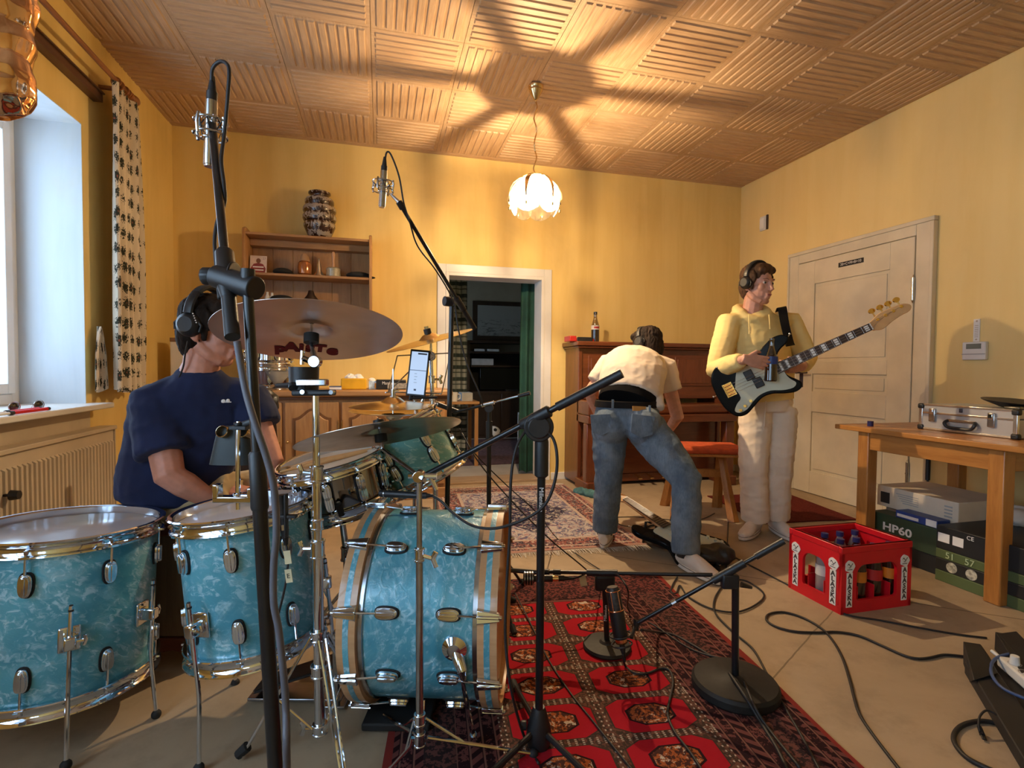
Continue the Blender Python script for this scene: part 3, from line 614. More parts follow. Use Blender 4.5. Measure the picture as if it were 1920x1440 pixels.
def bottle(name, lab, loc, glassm, liq, fill, labm, labz=(.05, .115), sc=1., capm=None, pf=BP, grp=None, mark=None):
    t_ = thing(name, lab, 'bottle', (0, 0, 0), grp); m_ = Matrix.Scale(sc, 4); H_ = pf[-1][1]
    M().at(m_).lathe(pf, 20).mat(0).obj('glass', glassm, t_)
    lq = cut(pf, 0, fill*H_)
    if liq: M().at(m_).lathe([(r+.0006, z) for r, z in lq], 20).obj('liquid', liq, t_)
    r = max(p[0] for p in pf); lo = M().at(m_).lathe([(r+.0010, labz[0]), (r+.0012, labz[1])], 20).obj('label', labm, t_)
    if mark: M().at(m_).lathe([(r+.0016, lerp(*labz, .25)), (r+.0016, lerp(*labz, .7))], 20, -2.3, -.9).obj('label_mark', mark, lo)
    if capm: M().at(m_).lathe([(0, H_+.004), (pf[-2][0]+.003, H_+.002), (pf[-2][0]+.0035, H_-.02), (pf[-2][0], H_-.02)], 16).obj('cap', capm, t_)
    t_.location = loc; return t_
wl = pbr('white_label', (.70, .66, .60), .5); bll = pbr('blue_label', (.02, .05, .22), .4); orl = pbr('orange_label', (.62, .20, .02), .4); rdl = pbr('red_label', (.45, .02, .02), .4)
bottle('cola_bottle', 'half full glass cola bottle with white label standing on the piano', (1.93, 4.47, 1.325), clearg, cola, .52, wl, (.105, .14), 1.1, black, mark=rdl)
# bench
bn = thing('piano_bench', 'low piano bench with orange cushion seat and splayed wooden legs', 'bench', (2.28, 3.36, 0))
B = Matrix.Translation((2.30, 3.38, 0)) @ Matrix.Rotation(-.35, 4, 'Z')
M().at(B).box(-.29, .29, -.17, .17, .455, .475).obj('seat_board', w_pine, bn, bev=.004)
q = M().at(B).box(-.30, .30, -.18, .18, .475, .52); q.obj('cushion', pbr('orange_corduroy', (.48, .075, .018), .9, 0, .15, 30, 90, .3), bn, bev=.018)
for s in (-1, 1):
    for e in (-1, 1):
        M().at(B).tube([(s*.16, e*.02, .455), (s*.20, e*.20, .0)], [(.014, .026), (.014, .040)], 4, (1, 0, 0)).obj('leg', w_pinez, bn)
M().at(B).box(-.2, .2, -.015, .015, .28, .34).obj('stretcher', w_pine, bn, bev=.004)
# table
tbv = thing('pine_table', 'orange pine table with square legs by the right wall', 'table', (3.15, 2.08, 0))
q = M(); 
for i in range(6): a = 2.725+i*.15; M().box(a, a+.1495, 1.57, 2.60, .722, .75).obj('top_plank', w_pine, tbv, bev=.004)
for a in (2.765, 3.5): M().box(a, a+.02, 1.78, 2.40, .62, .722).obj('apron', w_pine, tbv, bev=.003)
w_pinex = wood('orange_pine_x', (.50, .215, .050), (.36, .135, .028), 'x', .36, .2)
for a in (2.425, 1.725): M().box(2.82, 3.48, a, a+.02, .62, .722).obj('end_apron', w_pinex, tbv, bev=.003)
for x, y in ((2.755, 2.395), (2.755, 1.715), (3.46, 2.395), (3.46, 1.715)): M().box(x, x+.07, y, y+.07, 0, .722).obj('leg', w_pinez, tbv, bev=.006)
# aluminium case on the table
alu = pbr('aluminium_sheet', (.50, .48, .45), .42, .55, .06, 6); edge = pbr('aluminium_edge', (.70, .69, .66), .25, 1.)
ca = thing('aluminium_case', 'silver aluminium flight case with black handle on the table', 'case', (3.16, 2.06, .75))
cx0, cx1, cy0, cy1, cz0, cz1 = 3.0, 3.34, 1.83, 2.285, .752, .895
M().box(cx0, cx1, cy0, cy1, cz0, .845).obj('base', alu, ca, bev=.004); M().box(cx0, cx1, cy0, cy1, .848, cz1).obj('lid', alu, ca, bev=.004)
for y in (cy0, cy1): M().box(cx0-.004, cx0+.012, y-.010, y+.010, cz0, cz1).obj('edge_rail', edge, ca, bev=.003)
for z in (cz0+.006, cz1-.004, .8465): M().box(cx0-.003, cx0+.01, cy0, cy1, z-.006, z+.006).obj('edge_rail', edge, ca, bev=.002)
for y in (cy0, cy1):
    for z in (cz0+.012, cz1-.012): M().cbox((cx0+.006, y, z), (.03, .034, .030)).obj('corner', black, ca, bev=.008)
for y in (1.93, 2.22):
    l_ = M().cbox((cx0-.005, y, .836), (.012, .034, .075)).obj('latch', chrome_dull, ca, bev=.004); M().cbox((cx0-.014, y, .855), (.008, .022, .028)).obj('latch_clip', chrome, l_, bev=.003)
M().tube(smoothpts([(cx0-.004, 2.14, .812), (cx0-.018, 2.145, .80), (cx0-.02, 2.125, .778), (cx0-.02, 2.07, .776), (cx0-.02, 2.015, .778), (cx0-.018, 1.998, .80), (cx0-.004, 2.005, .812)], 4), .0085, 8).obj('handle', black, ca)
M().box(cx0-.006, cx0, 2.0, 2.145, .806, .822).obj('handle_mount', chrome_dull, ca, bev=.003); M().cbox((cx0-.004, 2.075, .872), (.008, .014, .022)).obj('key_lock', hm, ca, bev=.002)
t_ = thing('black_plate', 'shallow black dish lying on top of the silver case', 'dish', (3.17, 1.93, .895))
M().at(Matrix.Translation((3.17, 1.93, .897)) @ Matrix.Rotation(.10, 4, 'X')).lathe([(0, 0), (.07, 0), (.14, .028), (.145, .034), (.13, .032), (.07, .010), (0, .008)], 32).obj('dish', black, t_)
t_ = thing('glasses_case', 'small dark metal clip beside the dish on the case', 'clip', (3.03, 1.87, .895)); M().cbox((3.05, 1.865, .903), (.05, .07, .014)).obj('body', pbr('gunmetal', (.2, .19, .16), .3, 1.), t_, bev=.005)
t_ = thing('tape_roll', 'tiny dark blue tape stub on the table corner', 'tape', (2.82, 2.46, .75)); M().at(Matrix.Translation((2.84, 2.46, .75))).cyl(.016, 0, .03, 16).obj('roll', pbr('navy_tape', (.03, .02, .10), .5), t_)
# boxes under the table
def carton(name, lab, x0, x1, y0, y1, z0, z1, mat, grp=None, cat='box'):
    t_ = thing(name, lab, cat, ((x0+x1)/2, (y0+y1)/2, z0), grp); M().box(x0, x1, y0, y1, z0, z1).obj('carton', mat, t_, bev=.003)
    M().box(x0+.002, x1-.002, y0+.002, y1-.002, z1-.0005, z1+.0012).obj('lid_flap', mat, t_); return t_
gr_ = pbr('green_box_print', (.035, .065, .032), .5, 0, .2, 3); dk_ = pbr('black_box_print', (.016, .018, .019), .45, 0, .2, 4); gn2 = pbr('olive_box_print', (.085, .12, .045), .5, 0, .2, 3)
FR = lambda x, y, z: frame((x, y, z), (-1, 0, 0), (0, -1, 0))
carton('black_carton', 'plain black carton on the floor carrying the green box', 2.86, 3.25, 2.06, 2.42, 0, .098, dk_)
g_ = carton('green_carton', 'dark green carton with large white lettering under the table', 2.85, 3.28, 2.045, 2.445, .10, .245, gr_)
txt('HP60', .062, paper, g_, FR(2.8485, 2.285, .175), 'lettering', 1.25, bold=.0015)
wb = carton('white_printer_carton', 'white printed carton lying on the green box under the table', 2.955, 3.34, 2.04, 2.50, .262, .385, pbr('cream_carton', (.68, .57, .43), .8, 0, .05))
M().box(2.952, 2.955, 2.42, 2.475, .285, .35).obj('photo_print', dk_, wb, smooth=0)
gpr = pbr('grey_print', (.35, .34, .32), .7)
for i in range(5): M().box(2.9535, 2.955, 2.25, 2.38-.01*i, .355-.012*i, .359-.012*i).obj('print_line', gpr, wb, smooth=0)
for i in range(4): M().box(2.9535, 2.955, 2.07, 2.11, .35-.018*i, .358-.018*i).obj('print_block', gpr, wb, smooth=0)
M().box(2.955, 3.27, 2.05, 2.44, .2465, .26).obj('tray', pbr('brown_card', (.22, .15, .09), .8), wb)
bb = carton('blue_carton', 'small blue and white carton lying on the front of the green box', 2.855, 2.945, 2.07, 2.30, .247, .287, bll)
M().box(2.8535, 2.855, 2.075, 2.13, .25, .285).obj('white_print', paper, bb, smooth=0); M().box(2.8535, 2.855, 2.17, 2.29, .256, .272).obj('pale_print', wl, bb, smooth=0)
for n, (za, zb, m_, lab) in enumerate(((0, .055, gn2, 'plain olive green carton at the bottom of the stack under the table'), (.057, .117, dk_, 'black carton with two round pictures in the stack under the table'), (.119, .165, gn2, 'olive carton printed 51 and 57 in the stack under the table'), (.167, .285, dk_, 'black carton with white labels on top of the stack'))):
    c_ = carton('equipment_carton', lab, 2.80, 3.32, 1.42, 2.035, za, zb, m_, 'equipment cartons stacked under the table')
    if n == 1:
        for y in (1.955, 1.865): M().at(FR(2.799, y, .087)).cyl(.026, -.001, .001, 20).obj('round_picture', pbr('round_print', (.50, .48, .38), .5, 0, .5, 60), c_)
    if n == 3:
        for y0, y1 in ((1.97, 2.025), (1.905, 1.955)): M().box(2.7985, 2.80, y0, y1, .205, .25).obj('white_label', paper, c_, smooth=0)
        txt('CE', .028, paper, c_, FR(2.7985, 1.875, .262), 'lettering')
    if n == 2: txt('51', .045, pbr('pale_green_print', (.5, .6, .35), .6), c_, FR(2.7985, 1.965, .141), 'lettering'); txt('57', .045, bpy.data.materials['pale_green_print'], c_, FR(2.7985, 1.875, .141), 'lettering')
t_ = thing('folded_paper', 'crumpled white paper bag behind the table leg', 'paper bag', (3.0, 1.80, .287)); q = M().ball((3.25, 1.95, .325), (.10, .09, .045)); vox(q, 'bag', paper, t_, .008, 1, [(.012, 18, 18, 18)])
t_ = thing('boom_rest', 'thin black telescopic rod leaning behind the table boxes', 'rod', (3.40, 2.5, 0)); M().tube([(3.42, 2.55, 0), (3.42, 2.55, .72)], [.006, .006]).tube([(3.42, 2.55, .38), (3.42, 2.55, .52)], .013).obj('rod', black, t_); M().at(Matrix.Translation((3.42, 2.55, 0))).cyl(.07, 0, .02, 16).obj('foot', black, t_)
# wall fittings
ls = thing('light_switch', 'white wall switch high beside the room corner', 'switch', (XR, 4.40, 2.47))
M().box(XR-.012, XR, 4.35, 4.44, 2.46, 2.60).obj('frame', white, ls, bev=.004); M().box(XR-.02, XR-.012, 4.375, 4.435, 2.48, 2.58).obj('rocker', paper, ls, bev=.003); M().box(XR-.016, XR-.002, 4.333, 4.35, 2.46, 2.60).obj('dark_edge', hm, ls)
th_ = thing('thermostat', 'white wall thermostat with small grey display on the right wall', 'thermostat', (XR, 2.465, 1.15))
M().box(XR-.028, XR, 2.40, 2.535, 1.155, 1.27).obj('housing', white, th_, bev=.006); M().box(XR-.0295, XR-.028, 2.425, 2.51, 1.225, 1.258).obj('display', pbr('lcd', (.14, .145, .11), .3), th_, smooth=0)
M().box(XR-.031, XR-.028, 2.40, 2.535, 1.19, 1.194).obj('seam', pbr('grey_plastic', (.3, .29, .28), .5), th_, smooth=0)
ps = thing('paper_strip', 'narrow white printed strip stuck on the wall above the thermostat', 'strip', (XR, 2.475, 1.275))
M().box(XR-.004, XR, 2.452, 2.488, 1.272, 1.415).obj('strip', paper, ps, smooth=0)
q = M()
for i in range(7): q.box(XR-.005, XR-.0039, 2.46, 2.48, 1.30+i*.012, 1.304+i*.012)
q.at(FR(XR-.0045, 2.47, 1.285)).cyl(.006, -.0005, .0005, 12); q.at(FR(XR-.0045, 2.47, 1.402)).cyl(.006, -.0005, .0005, 12); q.obj('print', pbr('strip_print', (.5, .42, .33), .7), ps, smooth=0)
# ================================================================ rugs
def rug(name, lab, cx, cy, rot, w, l, mat, h=.007, sag=0):
    q = M(); nx, ny = 14, 20; vs = []; 
    for z in (0, h):
        for j in range(ny+1):
            for i in range(nx+1):
                x, y = (i/nx-.5)*w, (j/ny-.5)*l; vs.append((x+.006*sin(y*7), y+.006*sin(x*8+1), z+(.0025*noise.noise(V((x*3, y*3, 1))) if z else 0)))
    k = (nx+1)*(ny+1); f = []
    for j in range(ny):
        for i in range(nx): b = j*(nx+1)+i; f += [(b, b+nx+1, b+nx+2, b+1), (k+b, k+b+1, k+b+nx+2, k+b+nx+1)]
    for i in range(nx): b = i; f.append((b, b+1, k+b+1, k+b)); b = ny*(nx+1)+i; f.append((b+1, b, k+b, k+b+1))
    for j in range(ny): b = j*(nx+1); f.append((b+nx+1, b, k+b, k+b+nx+1)); b += nx; f.append((b, b+nx+1, k+b+nx+1, k+b))
    r = thing(name, lab, 'rug', (0, 0, 0)); q.add(vs, f).obj('pile', mat, r, smooth=1.)
    r.matrix_world = Matrix.Translation((cx, cy, .001)) @ Matrix.Rotation(rot, 4, 'Z'); return r
m = Mat('bokhara_wool', .95, spec=.1); x, y, z = m.xyz(); ob = m.co('Object')
DK, RED, BRN, ORG_, CRM, ROSE = (.022, .008, .009), (.33, .009, .017), (.045, .028, .020), (.32, .085, .025), (.48, .40, .31), (.135, .045, .038)
fy = y+.014
u = ((x/.31).frac()-.5)*.31; v = ((fy/.1835+.5).frac()-.5)*.1835          # gul cells
ax, ay = u.abs(), v.abs()
oct_ = (ax/.135).max(ay/.079).max((ax/.135+ay/.079)/1.62)
inn = (ax/.072).max(ay/.046).max((ax/.072+ay/.046)/1.45)
nz = m.noise(ob, 42, 3, .75); n2 = m.noise(ob, 85, 2, .6); vo = m.voro(ob, 95)
fld = m.mix(n2.ss(.44, .56), BRN, (.13, .055, .035)); dash = ((u*46).frac() < .32)*(((ay-.088).abs() < .0022).max((ay-.081).abs() < .0016))
dash2 = ((v*52).frac() < .35)*((ax-.147).abs() < .0025)
fld = m.mix(dash.max(dash2)*.8, fld, CRM)
pat = m.mix(n2.ss(.46, .54), (.06, .022, .016), ORG_); pat = m.mix(nz.ss(.57, .60), pat, CRM)
g = m.mix((oct_ < 1.0), fld, BRN); g = m.mix((oct_ < .965), g, RED); g = m.mix((inn < 1.06), g, DK); g = m.mix((inn < .94), g, pat)
e = (.645-x.abs()).min((1.05-y.abs())+.045)                                  # distance from the edge
ej = ((x+y)*1.0)
ch = ((y*24+(((e*13).frac()-.5).abs())*1.6).frac())
bA = m.mix((ch < .5), DK, ROSE); bB = m.mix(nz.ss(.5, .55), DK, ROSE); bC = m.mix(n2.ss(.47, .55), (.028, .016, .016), (.12, .045, .036))
par = ((e*13).frac() < .5)
bd = m.mix(par, bB, bA); ln = ((e*26).frac()); bd = m.mix((ln < .14), bd, (.17, .075, .055)); bd = m.mix((ln > .93), bd, DK)
bd = m.mix(((e-.15).abs() < .045), bd, bC)
pal = m.mix((e < .02), bd, (.20, .028, .022))
c = m.mix((e > .325), pal, g)
kel = (y.abs() > .82)*(x.abs() < .6); k2 = m.mix(n2.ss(.46, .56), (.026, .012, .013), (.15, .04, .032)); c = m.mix(kel, c, k2)
m.col(c).bump(n2, .35, .003)
rug('bokhara_rug', 'red rug with rows of octagon medallions under the bass drum', .663, 1.452, radians(-5.9), 1.29, 2.10, m.m)
m = Mat('persian_wool', .95, spec=.1); x, y, z = m.xyz(); ob = m.co('Object'); dx, dy = x.abs(), y.abs()
e = (.60-dx).min(.82-dy); n1 = m.noise(ob, 24, 4, .7, 1.2); n2 = m.noise(ob, 70, 3, .7); vo = m.voro(ob, 30)
crm = m.mix(n1.ss(.50, .53), (.40, .36, .34), (.10, .10, .17)); crm = m.mix(n2.ss(.58, .62), crm, (.32, .10, .09))
nav = m.mix(n1.ss(.53, .56), (.020, .022, .055), (.40, .36, .32)); nav = m.mix(n2.ss(.6, .64), nav, (.30, .10, .08))
rb = m.mix(n1.ss(.47, .51), (.26, .085, .070), (.05, .035, .05)); rb = m.mix(n2.ss(.55, .6), rb, (.46, .38, .32))
dia = dx/.36+dy/.52; c = m.mix((dia < 1.0), crm, nav); c = m.mix((e > .19), rb, c); c = m.mix(((e-.19).abs() < .012), c, (.42, .32, .26)); c = m.mix(((e-.055).abs() < .008), c, (.42, .32, .26)); c = m.mix((e < .02), c, (.35, .20, .16))
m.col(c).bump(n2, .3, .003)
pr_ = rug('persian_rug', 'cream and navy patterned carpet with white fringe in front of the doorway', 1.02, 3.69, radians(-2.5), 1.20, 1.66, m.m)
q = M()
for s in (-1, 1):
    for i in range(170):
        x0 = -.595+i*.007; a = random.uniform(-.012, .012); L = random.uniform(.05, .085); y0 = s*.83
        q.tube([(x0, y0, .004), (x0+a*.5, y0+s*L*.5, .006), (x0+a, y0+s*L, .002)], [.0026, .002, .0012], 4)
q.obj('fringe', pbr('wool_fringe', (.58, .50, .40), .95), pr_, kind='stuff')
m = Mat('maroon_mat', .95, spec=.1); n1 = m.noise(m.co('Object'), 90, 3, .7); m.col(m.mix(n1.ss(.4, .6), (.085, .012, .010), (.13, .022, .016))).bump(n1, .4, .003)
rug('door_mat', 'dark red door mat under the guitarist shoes by the door', 3.02, 3.40, radians(-6), .74, .78, m.m)
# ================================================================ crate with bottles
crt = thing('drinks_crate', 'red plastic drinks crate with white lettered strips and bottles', 'crate', (0, 0, 0))
CXL, CYL, CH = .40, .30, .30
def wallc(L, name):                                   # a crate wall with a rounded window, in its own frame: x along, y up, z thickness
    q = M(); h0, h1 = .055, .215; a, b = -L/2+.085, L/2-.085; r = .045
    win = []
    for cx, cy, st in ((b-.012, h0+.012, -90), (b-r, h1-r, 0), (a+r, h1-r, 90), (a+.012, h0+.012, 180)):
        rr = .012 if cy < .1 else r
        for k in range(7): t_ = radians(st+15*k); win.append((cx+rr*cos(t_), cy+rr*sin(t_)))
    n = len(win); outr = []
    for x, y in win:
        dx, dy = x, y-.135; s_ = min((L/2)/abs(dx) if abs(dx) > 1e-6 else 9, ((CH-.135) if dy > 0 else .135)/abs(dy) if abs(dy) > 1e-6 else 9)
        outr.append((dx*s_, .135+dy*s_))
    ext = []
    vs = [(x, y, z) for z in (0, .014) for x, y in win]+[(x, y, z) for z in (0, .014) for x, y in outr]; f = []
    for i in range(n):
        j = (i+1) % n; f += [(2*n+i, i, j, 2*n+j)[::-1], (3*n+i, n+i, n+j, 3*n+j), (i, n+i, n+j, j)[::-1], (2*n+i, 3*n+i, 3*n+j, 2*n+j)]
    q.add(vs, f)
    for sx_ in (-1, 1):
        for sy_ in (0, 1): q.box(min(sx_*L/2, sx_*(L/2-.06)), max(sx_*L/2, sx_*(L/2-.06)), 0 if sy_ == 0 else CH-.06, .035 if sy_ == 0 else CH, 0.0005, .0135)
    return q
for L, dist, ang in ((CXL, CYL/2, 0), (CXL, CYL/2, pi), (CYL, CXL/2, pi/2), (CYL, CXL/2, -pi/2)):
    mw = Matrix.Rotation(ang, 4, 'Z') @ Matrix(((1, 0, 0, 0), (0, 0, 1, -dist), (0, 1, 0, 0), (0, 0, 0, 1)))
    q = wallc(L, ''); q.v = [mw @ v for v in q.v]; w_ = q.obj('side_wall', red_pl, crt)
    for s in (-1, 1):
        x = s*(L/2-.043); lm = mw @ Matrix(((1, 0, 0, x), (0, 1, 0, 0), (0, 0, -1, -.0012), (0, 0, 0, 1)))
        M().at(lm).box(-.016, .016, .03, .185, -.001, .001).obj('name_strip', paper, w_, smooth=0)
        e_ = M().at(lm)
        P = [(.0+.026*cos(k*pi/9)*(1+.10*cos(k*pi/9*5)), .213+.027*sin(k*pi/9)*(1+.10*sin(k*pi/9*4))) for k in range(18)]
        e_.prism(P, -.001, .0015).obj('round_badge', paper, w_, smooth=0)
        bk = pbr('badge_ink', (.05, .04, .04), .6) if 'badge_ink' not in bpy.data.materials else bpy.data.materials['badge_ink']
        M().at(lm).prism([(-.014+.028*k/8, .222+.006*sin(k)) for k in range(9)]+[(.014-.028*k/8, .217+.006*sin(8-k)) for k in range(9)], .0015, .002).box(-.016, .012, .198, .201, .0015, .002).box(-.008, .004, .207, .210, .0015, .002).obj('badge_mark', bk, w_, smooth=0)
        for k_, chh in enumerate('ALASKA'): txt(chh, .030, bk, w_, lm @ Matrix.Translation((0, .170-.0245*k_, .001)), 'letter', 1.1, bold=.0012)
M().box(-CXL/2+.014, CXL/2-.014, -CYL/2+.014, CYL/2-.014, .004, .02).obj('floor_plate', red_pl, crt)
M().box(-CXL/2-.002, CXL/2+.002, -CYL/2-.002, -CYL/2+.02, CH-.03, CH).box(-CXL/2-.002, CXL/2+.002, CYL/2-.02, CYL/2+.002, CH-.03, CH).box(-CXL/2-.002, -CXL/2+.02, -CYL/2+.02, CYL/2-.02, CH-.03, CH).box(CXL/2-.02, CXL/2+.002, -CYL/2+.02, CYL/2-.02, CH-.03, CH).obj('rim', red_pl, crt, bev=.004)
for i in range(3): M().box(-CXL/2+.014+(i+1)*.093-.002, -CXL/2+.014+(i+1)*.093+.002, -CYL/2+.014, CYL/2-.014, .02, .11).obj('divider', red_pl, crt)
for i in range(2): M().box(-CXL/2+.014, CXL/2-.014, -CYL/2+.014+(i+1)*.0907-.002, -CYL/2+.014+(i+1)*.0907+.002, .02, .11).obj('divider', red_pl, crt)
CRM_ = Matrix.Translation((2.17, 1.975, 0)) @ Matrix.Rotation(radians(.5), 4, 'Z')
crt.matrix_world = CRM_
petg = pbr('pale_bottle_plastic', (.30, .27, .26), .08, 0, .1, coat=1.); capb = pbr('navy_cap', (.02, .02, .10), .4)
PP = [(0, 0), (.030, 0), (.036, .01), (.037, .15), (.034, .18), (.022, .215), (.0135, .235), (.0135, .262), (0, .262)]
kk = 0
place_ = {0: 'left', 1: 'second', 2: 'third', 3: 'right'}; rown = ['front row nearest the camera', 'middle row', 'back row']
for j in range(3):
    for i in range(4):
        if (i, j) in ((0, 2), (3, 1)): continue
        x = -CXL/2+.014+(i+.5)*.093; y = -CYL/2+.014+(j+.5)*.0907
        dark = (j == 0 and i >= 1) or (i + j) % 3 == 0
        L = ['dark cola bottle with orange label', 'clear bottle with blue label', 'pale bottle with white label'][0 if dark else 1+(i+j) % 2]
        b_ = bottle('soda_bottle', '%s, %s bottle in the %s row of the crate' % (L, ['leftmost', 'second', 'third', 'rightmost'][i], ['front', 'middle', 'back'][j]), (0, 0, 0), petg if not dark else cola, cola if dark or i % 2 else None, .72, (orl if (i+j) % 2 else rdl) if dark else (bll if (i+j) % 2 == 0 else wl), (.10, .15), .98, capb, PP, 'bottles standing in the red crate', mark=wl if dark else None)
        b_.matrix_world = CRM_ @ Matrix.Translation((x, y, .021)) @ Matrix.Rotation(i*1.3+j, 4, 'Z')
# ================================================================ far room
fr = thing('framed_picture', 'dark framed pale drawing hanging on the wall of the far room', 'picture', (1.93, 8.28, 1.55))
M().box(1.44, 2.40, 8.26, 8.30, 1.52, 2.16).obj('frame', w_dark, fr, bev=.006)
pm = Mat('etching', .8); n1 = pm.noise(pm.co('Object', (1.4, 1, 5)), 5, 6, .75, .8); zz_ = pm.xyz()[2]
pm.col(pm.mix(n1.ss(.52, .6)*(zz_.ss(.35, .25)), (.26, .25, .22), (.09, .08, .07)))
M().box(1.52, 2.34, 8.252, 8.262, 1.60, 2.09).obj('print', pm.m, fr, smooth=0)
cb = thing('dark_cabinet', 'tall dark cabinet with open shelves in the far room', 'cabinet', (1.9, 8.0, 0))
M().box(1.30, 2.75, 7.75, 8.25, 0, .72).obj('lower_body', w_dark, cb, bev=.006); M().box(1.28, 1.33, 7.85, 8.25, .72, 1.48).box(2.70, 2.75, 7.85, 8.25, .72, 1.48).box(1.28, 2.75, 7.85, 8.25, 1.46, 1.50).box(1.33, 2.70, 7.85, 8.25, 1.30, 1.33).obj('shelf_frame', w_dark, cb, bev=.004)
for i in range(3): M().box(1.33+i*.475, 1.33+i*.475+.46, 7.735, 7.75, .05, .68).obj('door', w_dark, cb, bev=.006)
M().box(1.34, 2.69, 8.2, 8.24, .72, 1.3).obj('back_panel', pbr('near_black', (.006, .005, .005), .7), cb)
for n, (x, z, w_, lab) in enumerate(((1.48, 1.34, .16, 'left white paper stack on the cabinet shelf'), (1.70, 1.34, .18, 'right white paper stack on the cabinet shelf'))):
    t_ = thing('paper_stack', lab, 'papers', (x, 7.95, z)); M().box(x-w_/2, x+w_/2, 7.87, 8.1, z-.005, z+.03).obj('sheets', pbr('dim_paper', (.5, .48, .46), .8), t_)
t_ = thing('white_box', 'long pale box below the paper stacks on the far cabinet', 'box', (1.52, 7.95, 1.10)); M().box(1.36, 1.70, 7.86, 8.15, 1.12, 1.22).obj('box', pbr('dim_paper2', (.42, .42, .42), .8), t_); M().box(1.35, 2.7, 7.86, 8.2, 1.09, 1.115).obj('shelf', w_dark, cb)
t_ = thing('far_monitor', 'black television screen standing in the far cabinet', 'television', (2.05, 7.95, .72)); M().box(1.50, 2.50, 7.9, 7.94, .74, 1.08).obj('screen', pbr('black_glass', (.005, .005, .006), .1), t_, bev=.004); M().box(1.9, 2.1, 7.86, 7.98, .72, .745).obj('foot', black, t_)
pmx = Mat('plaid_cloth', .9); ux, uy, uz = pmx.xyz('UV'); st = ((uy*7).frac() < .32); st2 = ((uy*7).frac()-.6).abs() < .05; sv = ((ux*5).frac() < .3)
k = pmx.mix(st, (.42, .44, .42), (.05, .07, .065)); k = pmx.mix(st2, k, (.10, .12, .11)); pmx.col(pmx.mix(sv*.55, k, (.06, .08, .075)))
pc_ = curt(.60, 1.02, .02, 2.25, 6.2, .03, 4, pmx.m, 'plaid_curtain', 'grey and black plaid curtain hanging left inside the far room', axis='x', top=.96)
gm = pbr('green_curtain_cloth', (.008, .052, .037), .85, 0, .25, 6)
curt(1.36, 1.53, .03, 1.97, 5.02, .022, 2, gm, 'green_curtain', 'dark green curtain hanging at the right side of the doorway', axis='x', top=.95)
sd_ = thing('side_table', 'small white open side table in the far room', 'table', (2.0, 6.6, 0))
for z in (.02, .24, .46): M().box(1.80, 2.2, 6.4, 6.75, z, z+.022).obj('shelf', white, sd_, bev=.003)
for x, y in ((1.80, 6.4), (2.17, 6.4), (1.80, 6.72), (2.17, 6.72)): M().box(x, x+.03, y, y+.03, 0, .48).obj('leg', white, sd_)
t_ = thing('record_player', 'flat black device on top of the white side table', 'device', (2.0, 6.55, .482)); M().box(1.85, 2.16, 6.42, 6.7, .483, .54).obj('box', black, t_, bev=.006)
fb = thing('football', 'black and white football on the far room floor', 'ball', (1.62, 7.45, 0)); bp = Vector((1.62, 7.45, .11)); M().ball(bp, .11, n=24, h=16).obj('ball_skin', paper, fb)
q = M()
for k in range(12):
    a = k*2.399; zc = 1-2*(k+.5)/12; d = V((math.sqrt(1-zc*zc)*cos(a), math.sqrt(1-zc*zc)*sin(a), zc)); q.at(frame(bp+d*.1065, d)).cyl(.030, 0, .005, 5)
q.obj('patches', black, fb)
dkr = pbr('plum_rug_wool', (.075, .038, .050), .95, 0, .4, 25)
rug('plum_rug', 'dark plum rug on the far room floor behind the doorway', 1.45, 6.6, 0, 1.6, 2.0, dkr)
dt = thing('desk', 'wooden desk with a lit papers edge left in the far room', 'desk', (.9, 5.7, 0)); M().box(.60, 1.05, 5.55, 6.05, .68, .71).obj('top', w_sideX, dt, bev=.004)
for x, y in ((.62, 5.57), (1.0, 5.57), (.62, 6.0), (1.0, 6.0)): M().box(x, x+.04, y, y+.04, 0, .68).obj('leg', w_sideZ, dt)
t_ = thing('teacup', 'white mug on the desk in the far room', 'mug', (.78, 5.62, .71)); M().at(Matrix.Translation((.78, 5.62, .71))).lathe([(0, 0), (.035, 0), (.04, .10), (.036, .10), (.032, .008), (0, .008)], 18).tube([(.04, 0, .08), (.065, 0, .07), (.065, 0, .03), (.038, 0, .02)], .006).obj('mug', white, t_)
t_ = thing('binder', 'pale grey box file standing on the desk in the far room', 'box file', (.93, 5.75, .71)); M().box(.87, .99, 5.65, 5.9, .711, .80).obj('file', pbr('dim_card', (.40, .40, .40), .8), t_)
# floor litter near the piano
t_ = thing('blue_cloth', 'crumpled blue cloth on the floor at the piano left foot', 'cloth', (1.72, 4.10, 0)); q = M()
for k in range(6): q.ball((1.67+.025*k, 4.16-.05*k, .02), (.05, .05, .028))
vox(q, 'cloth', cloth_bl, t_, .007, 1, [(.010, 25, 25, 25)])
# ================================================================ drum kit
def pearl(name, c1, c2, c3, amt=1.):
    m = Mat(name, .2, coat=.45, spec=.5); v0 = m.co('Object', (1, 1, 1), (.35, .5, .6)); mp = m.t.nodes.new('ShaderNodeMapping'); mp.inputs['Scale'].default_value = (1, 1.7, 2.6); m.t.links.new(v0, mp.inputs[0]); v = mp.outputs[0]
    a = m.noise(v, 9, 5, .6, 1.0); b = m.noise(v0, 4.5, 3, .55, .8); d = m.noise(v, 21, 4, .65, .9)
    k = m.mix(b.ss(.3, .7), c1, c2); rg = a.ss(.46, .70); r2 = d.ss(.50, .66)
    k = m.mix(((rg*.40+r2*.70)*b.ss(.26, .56)*amt).min(1.), k, c3); m.b.inputs['Metallic'].default_value = .10
    return m.col(k).rough(rg*-.10+.34).bump(a*.6+d, .35, .004).m
PRL = pearl('aqua_pearl_wrap', (.058, .275, .370), (.115, .410, .510), (.52, .77, .84))
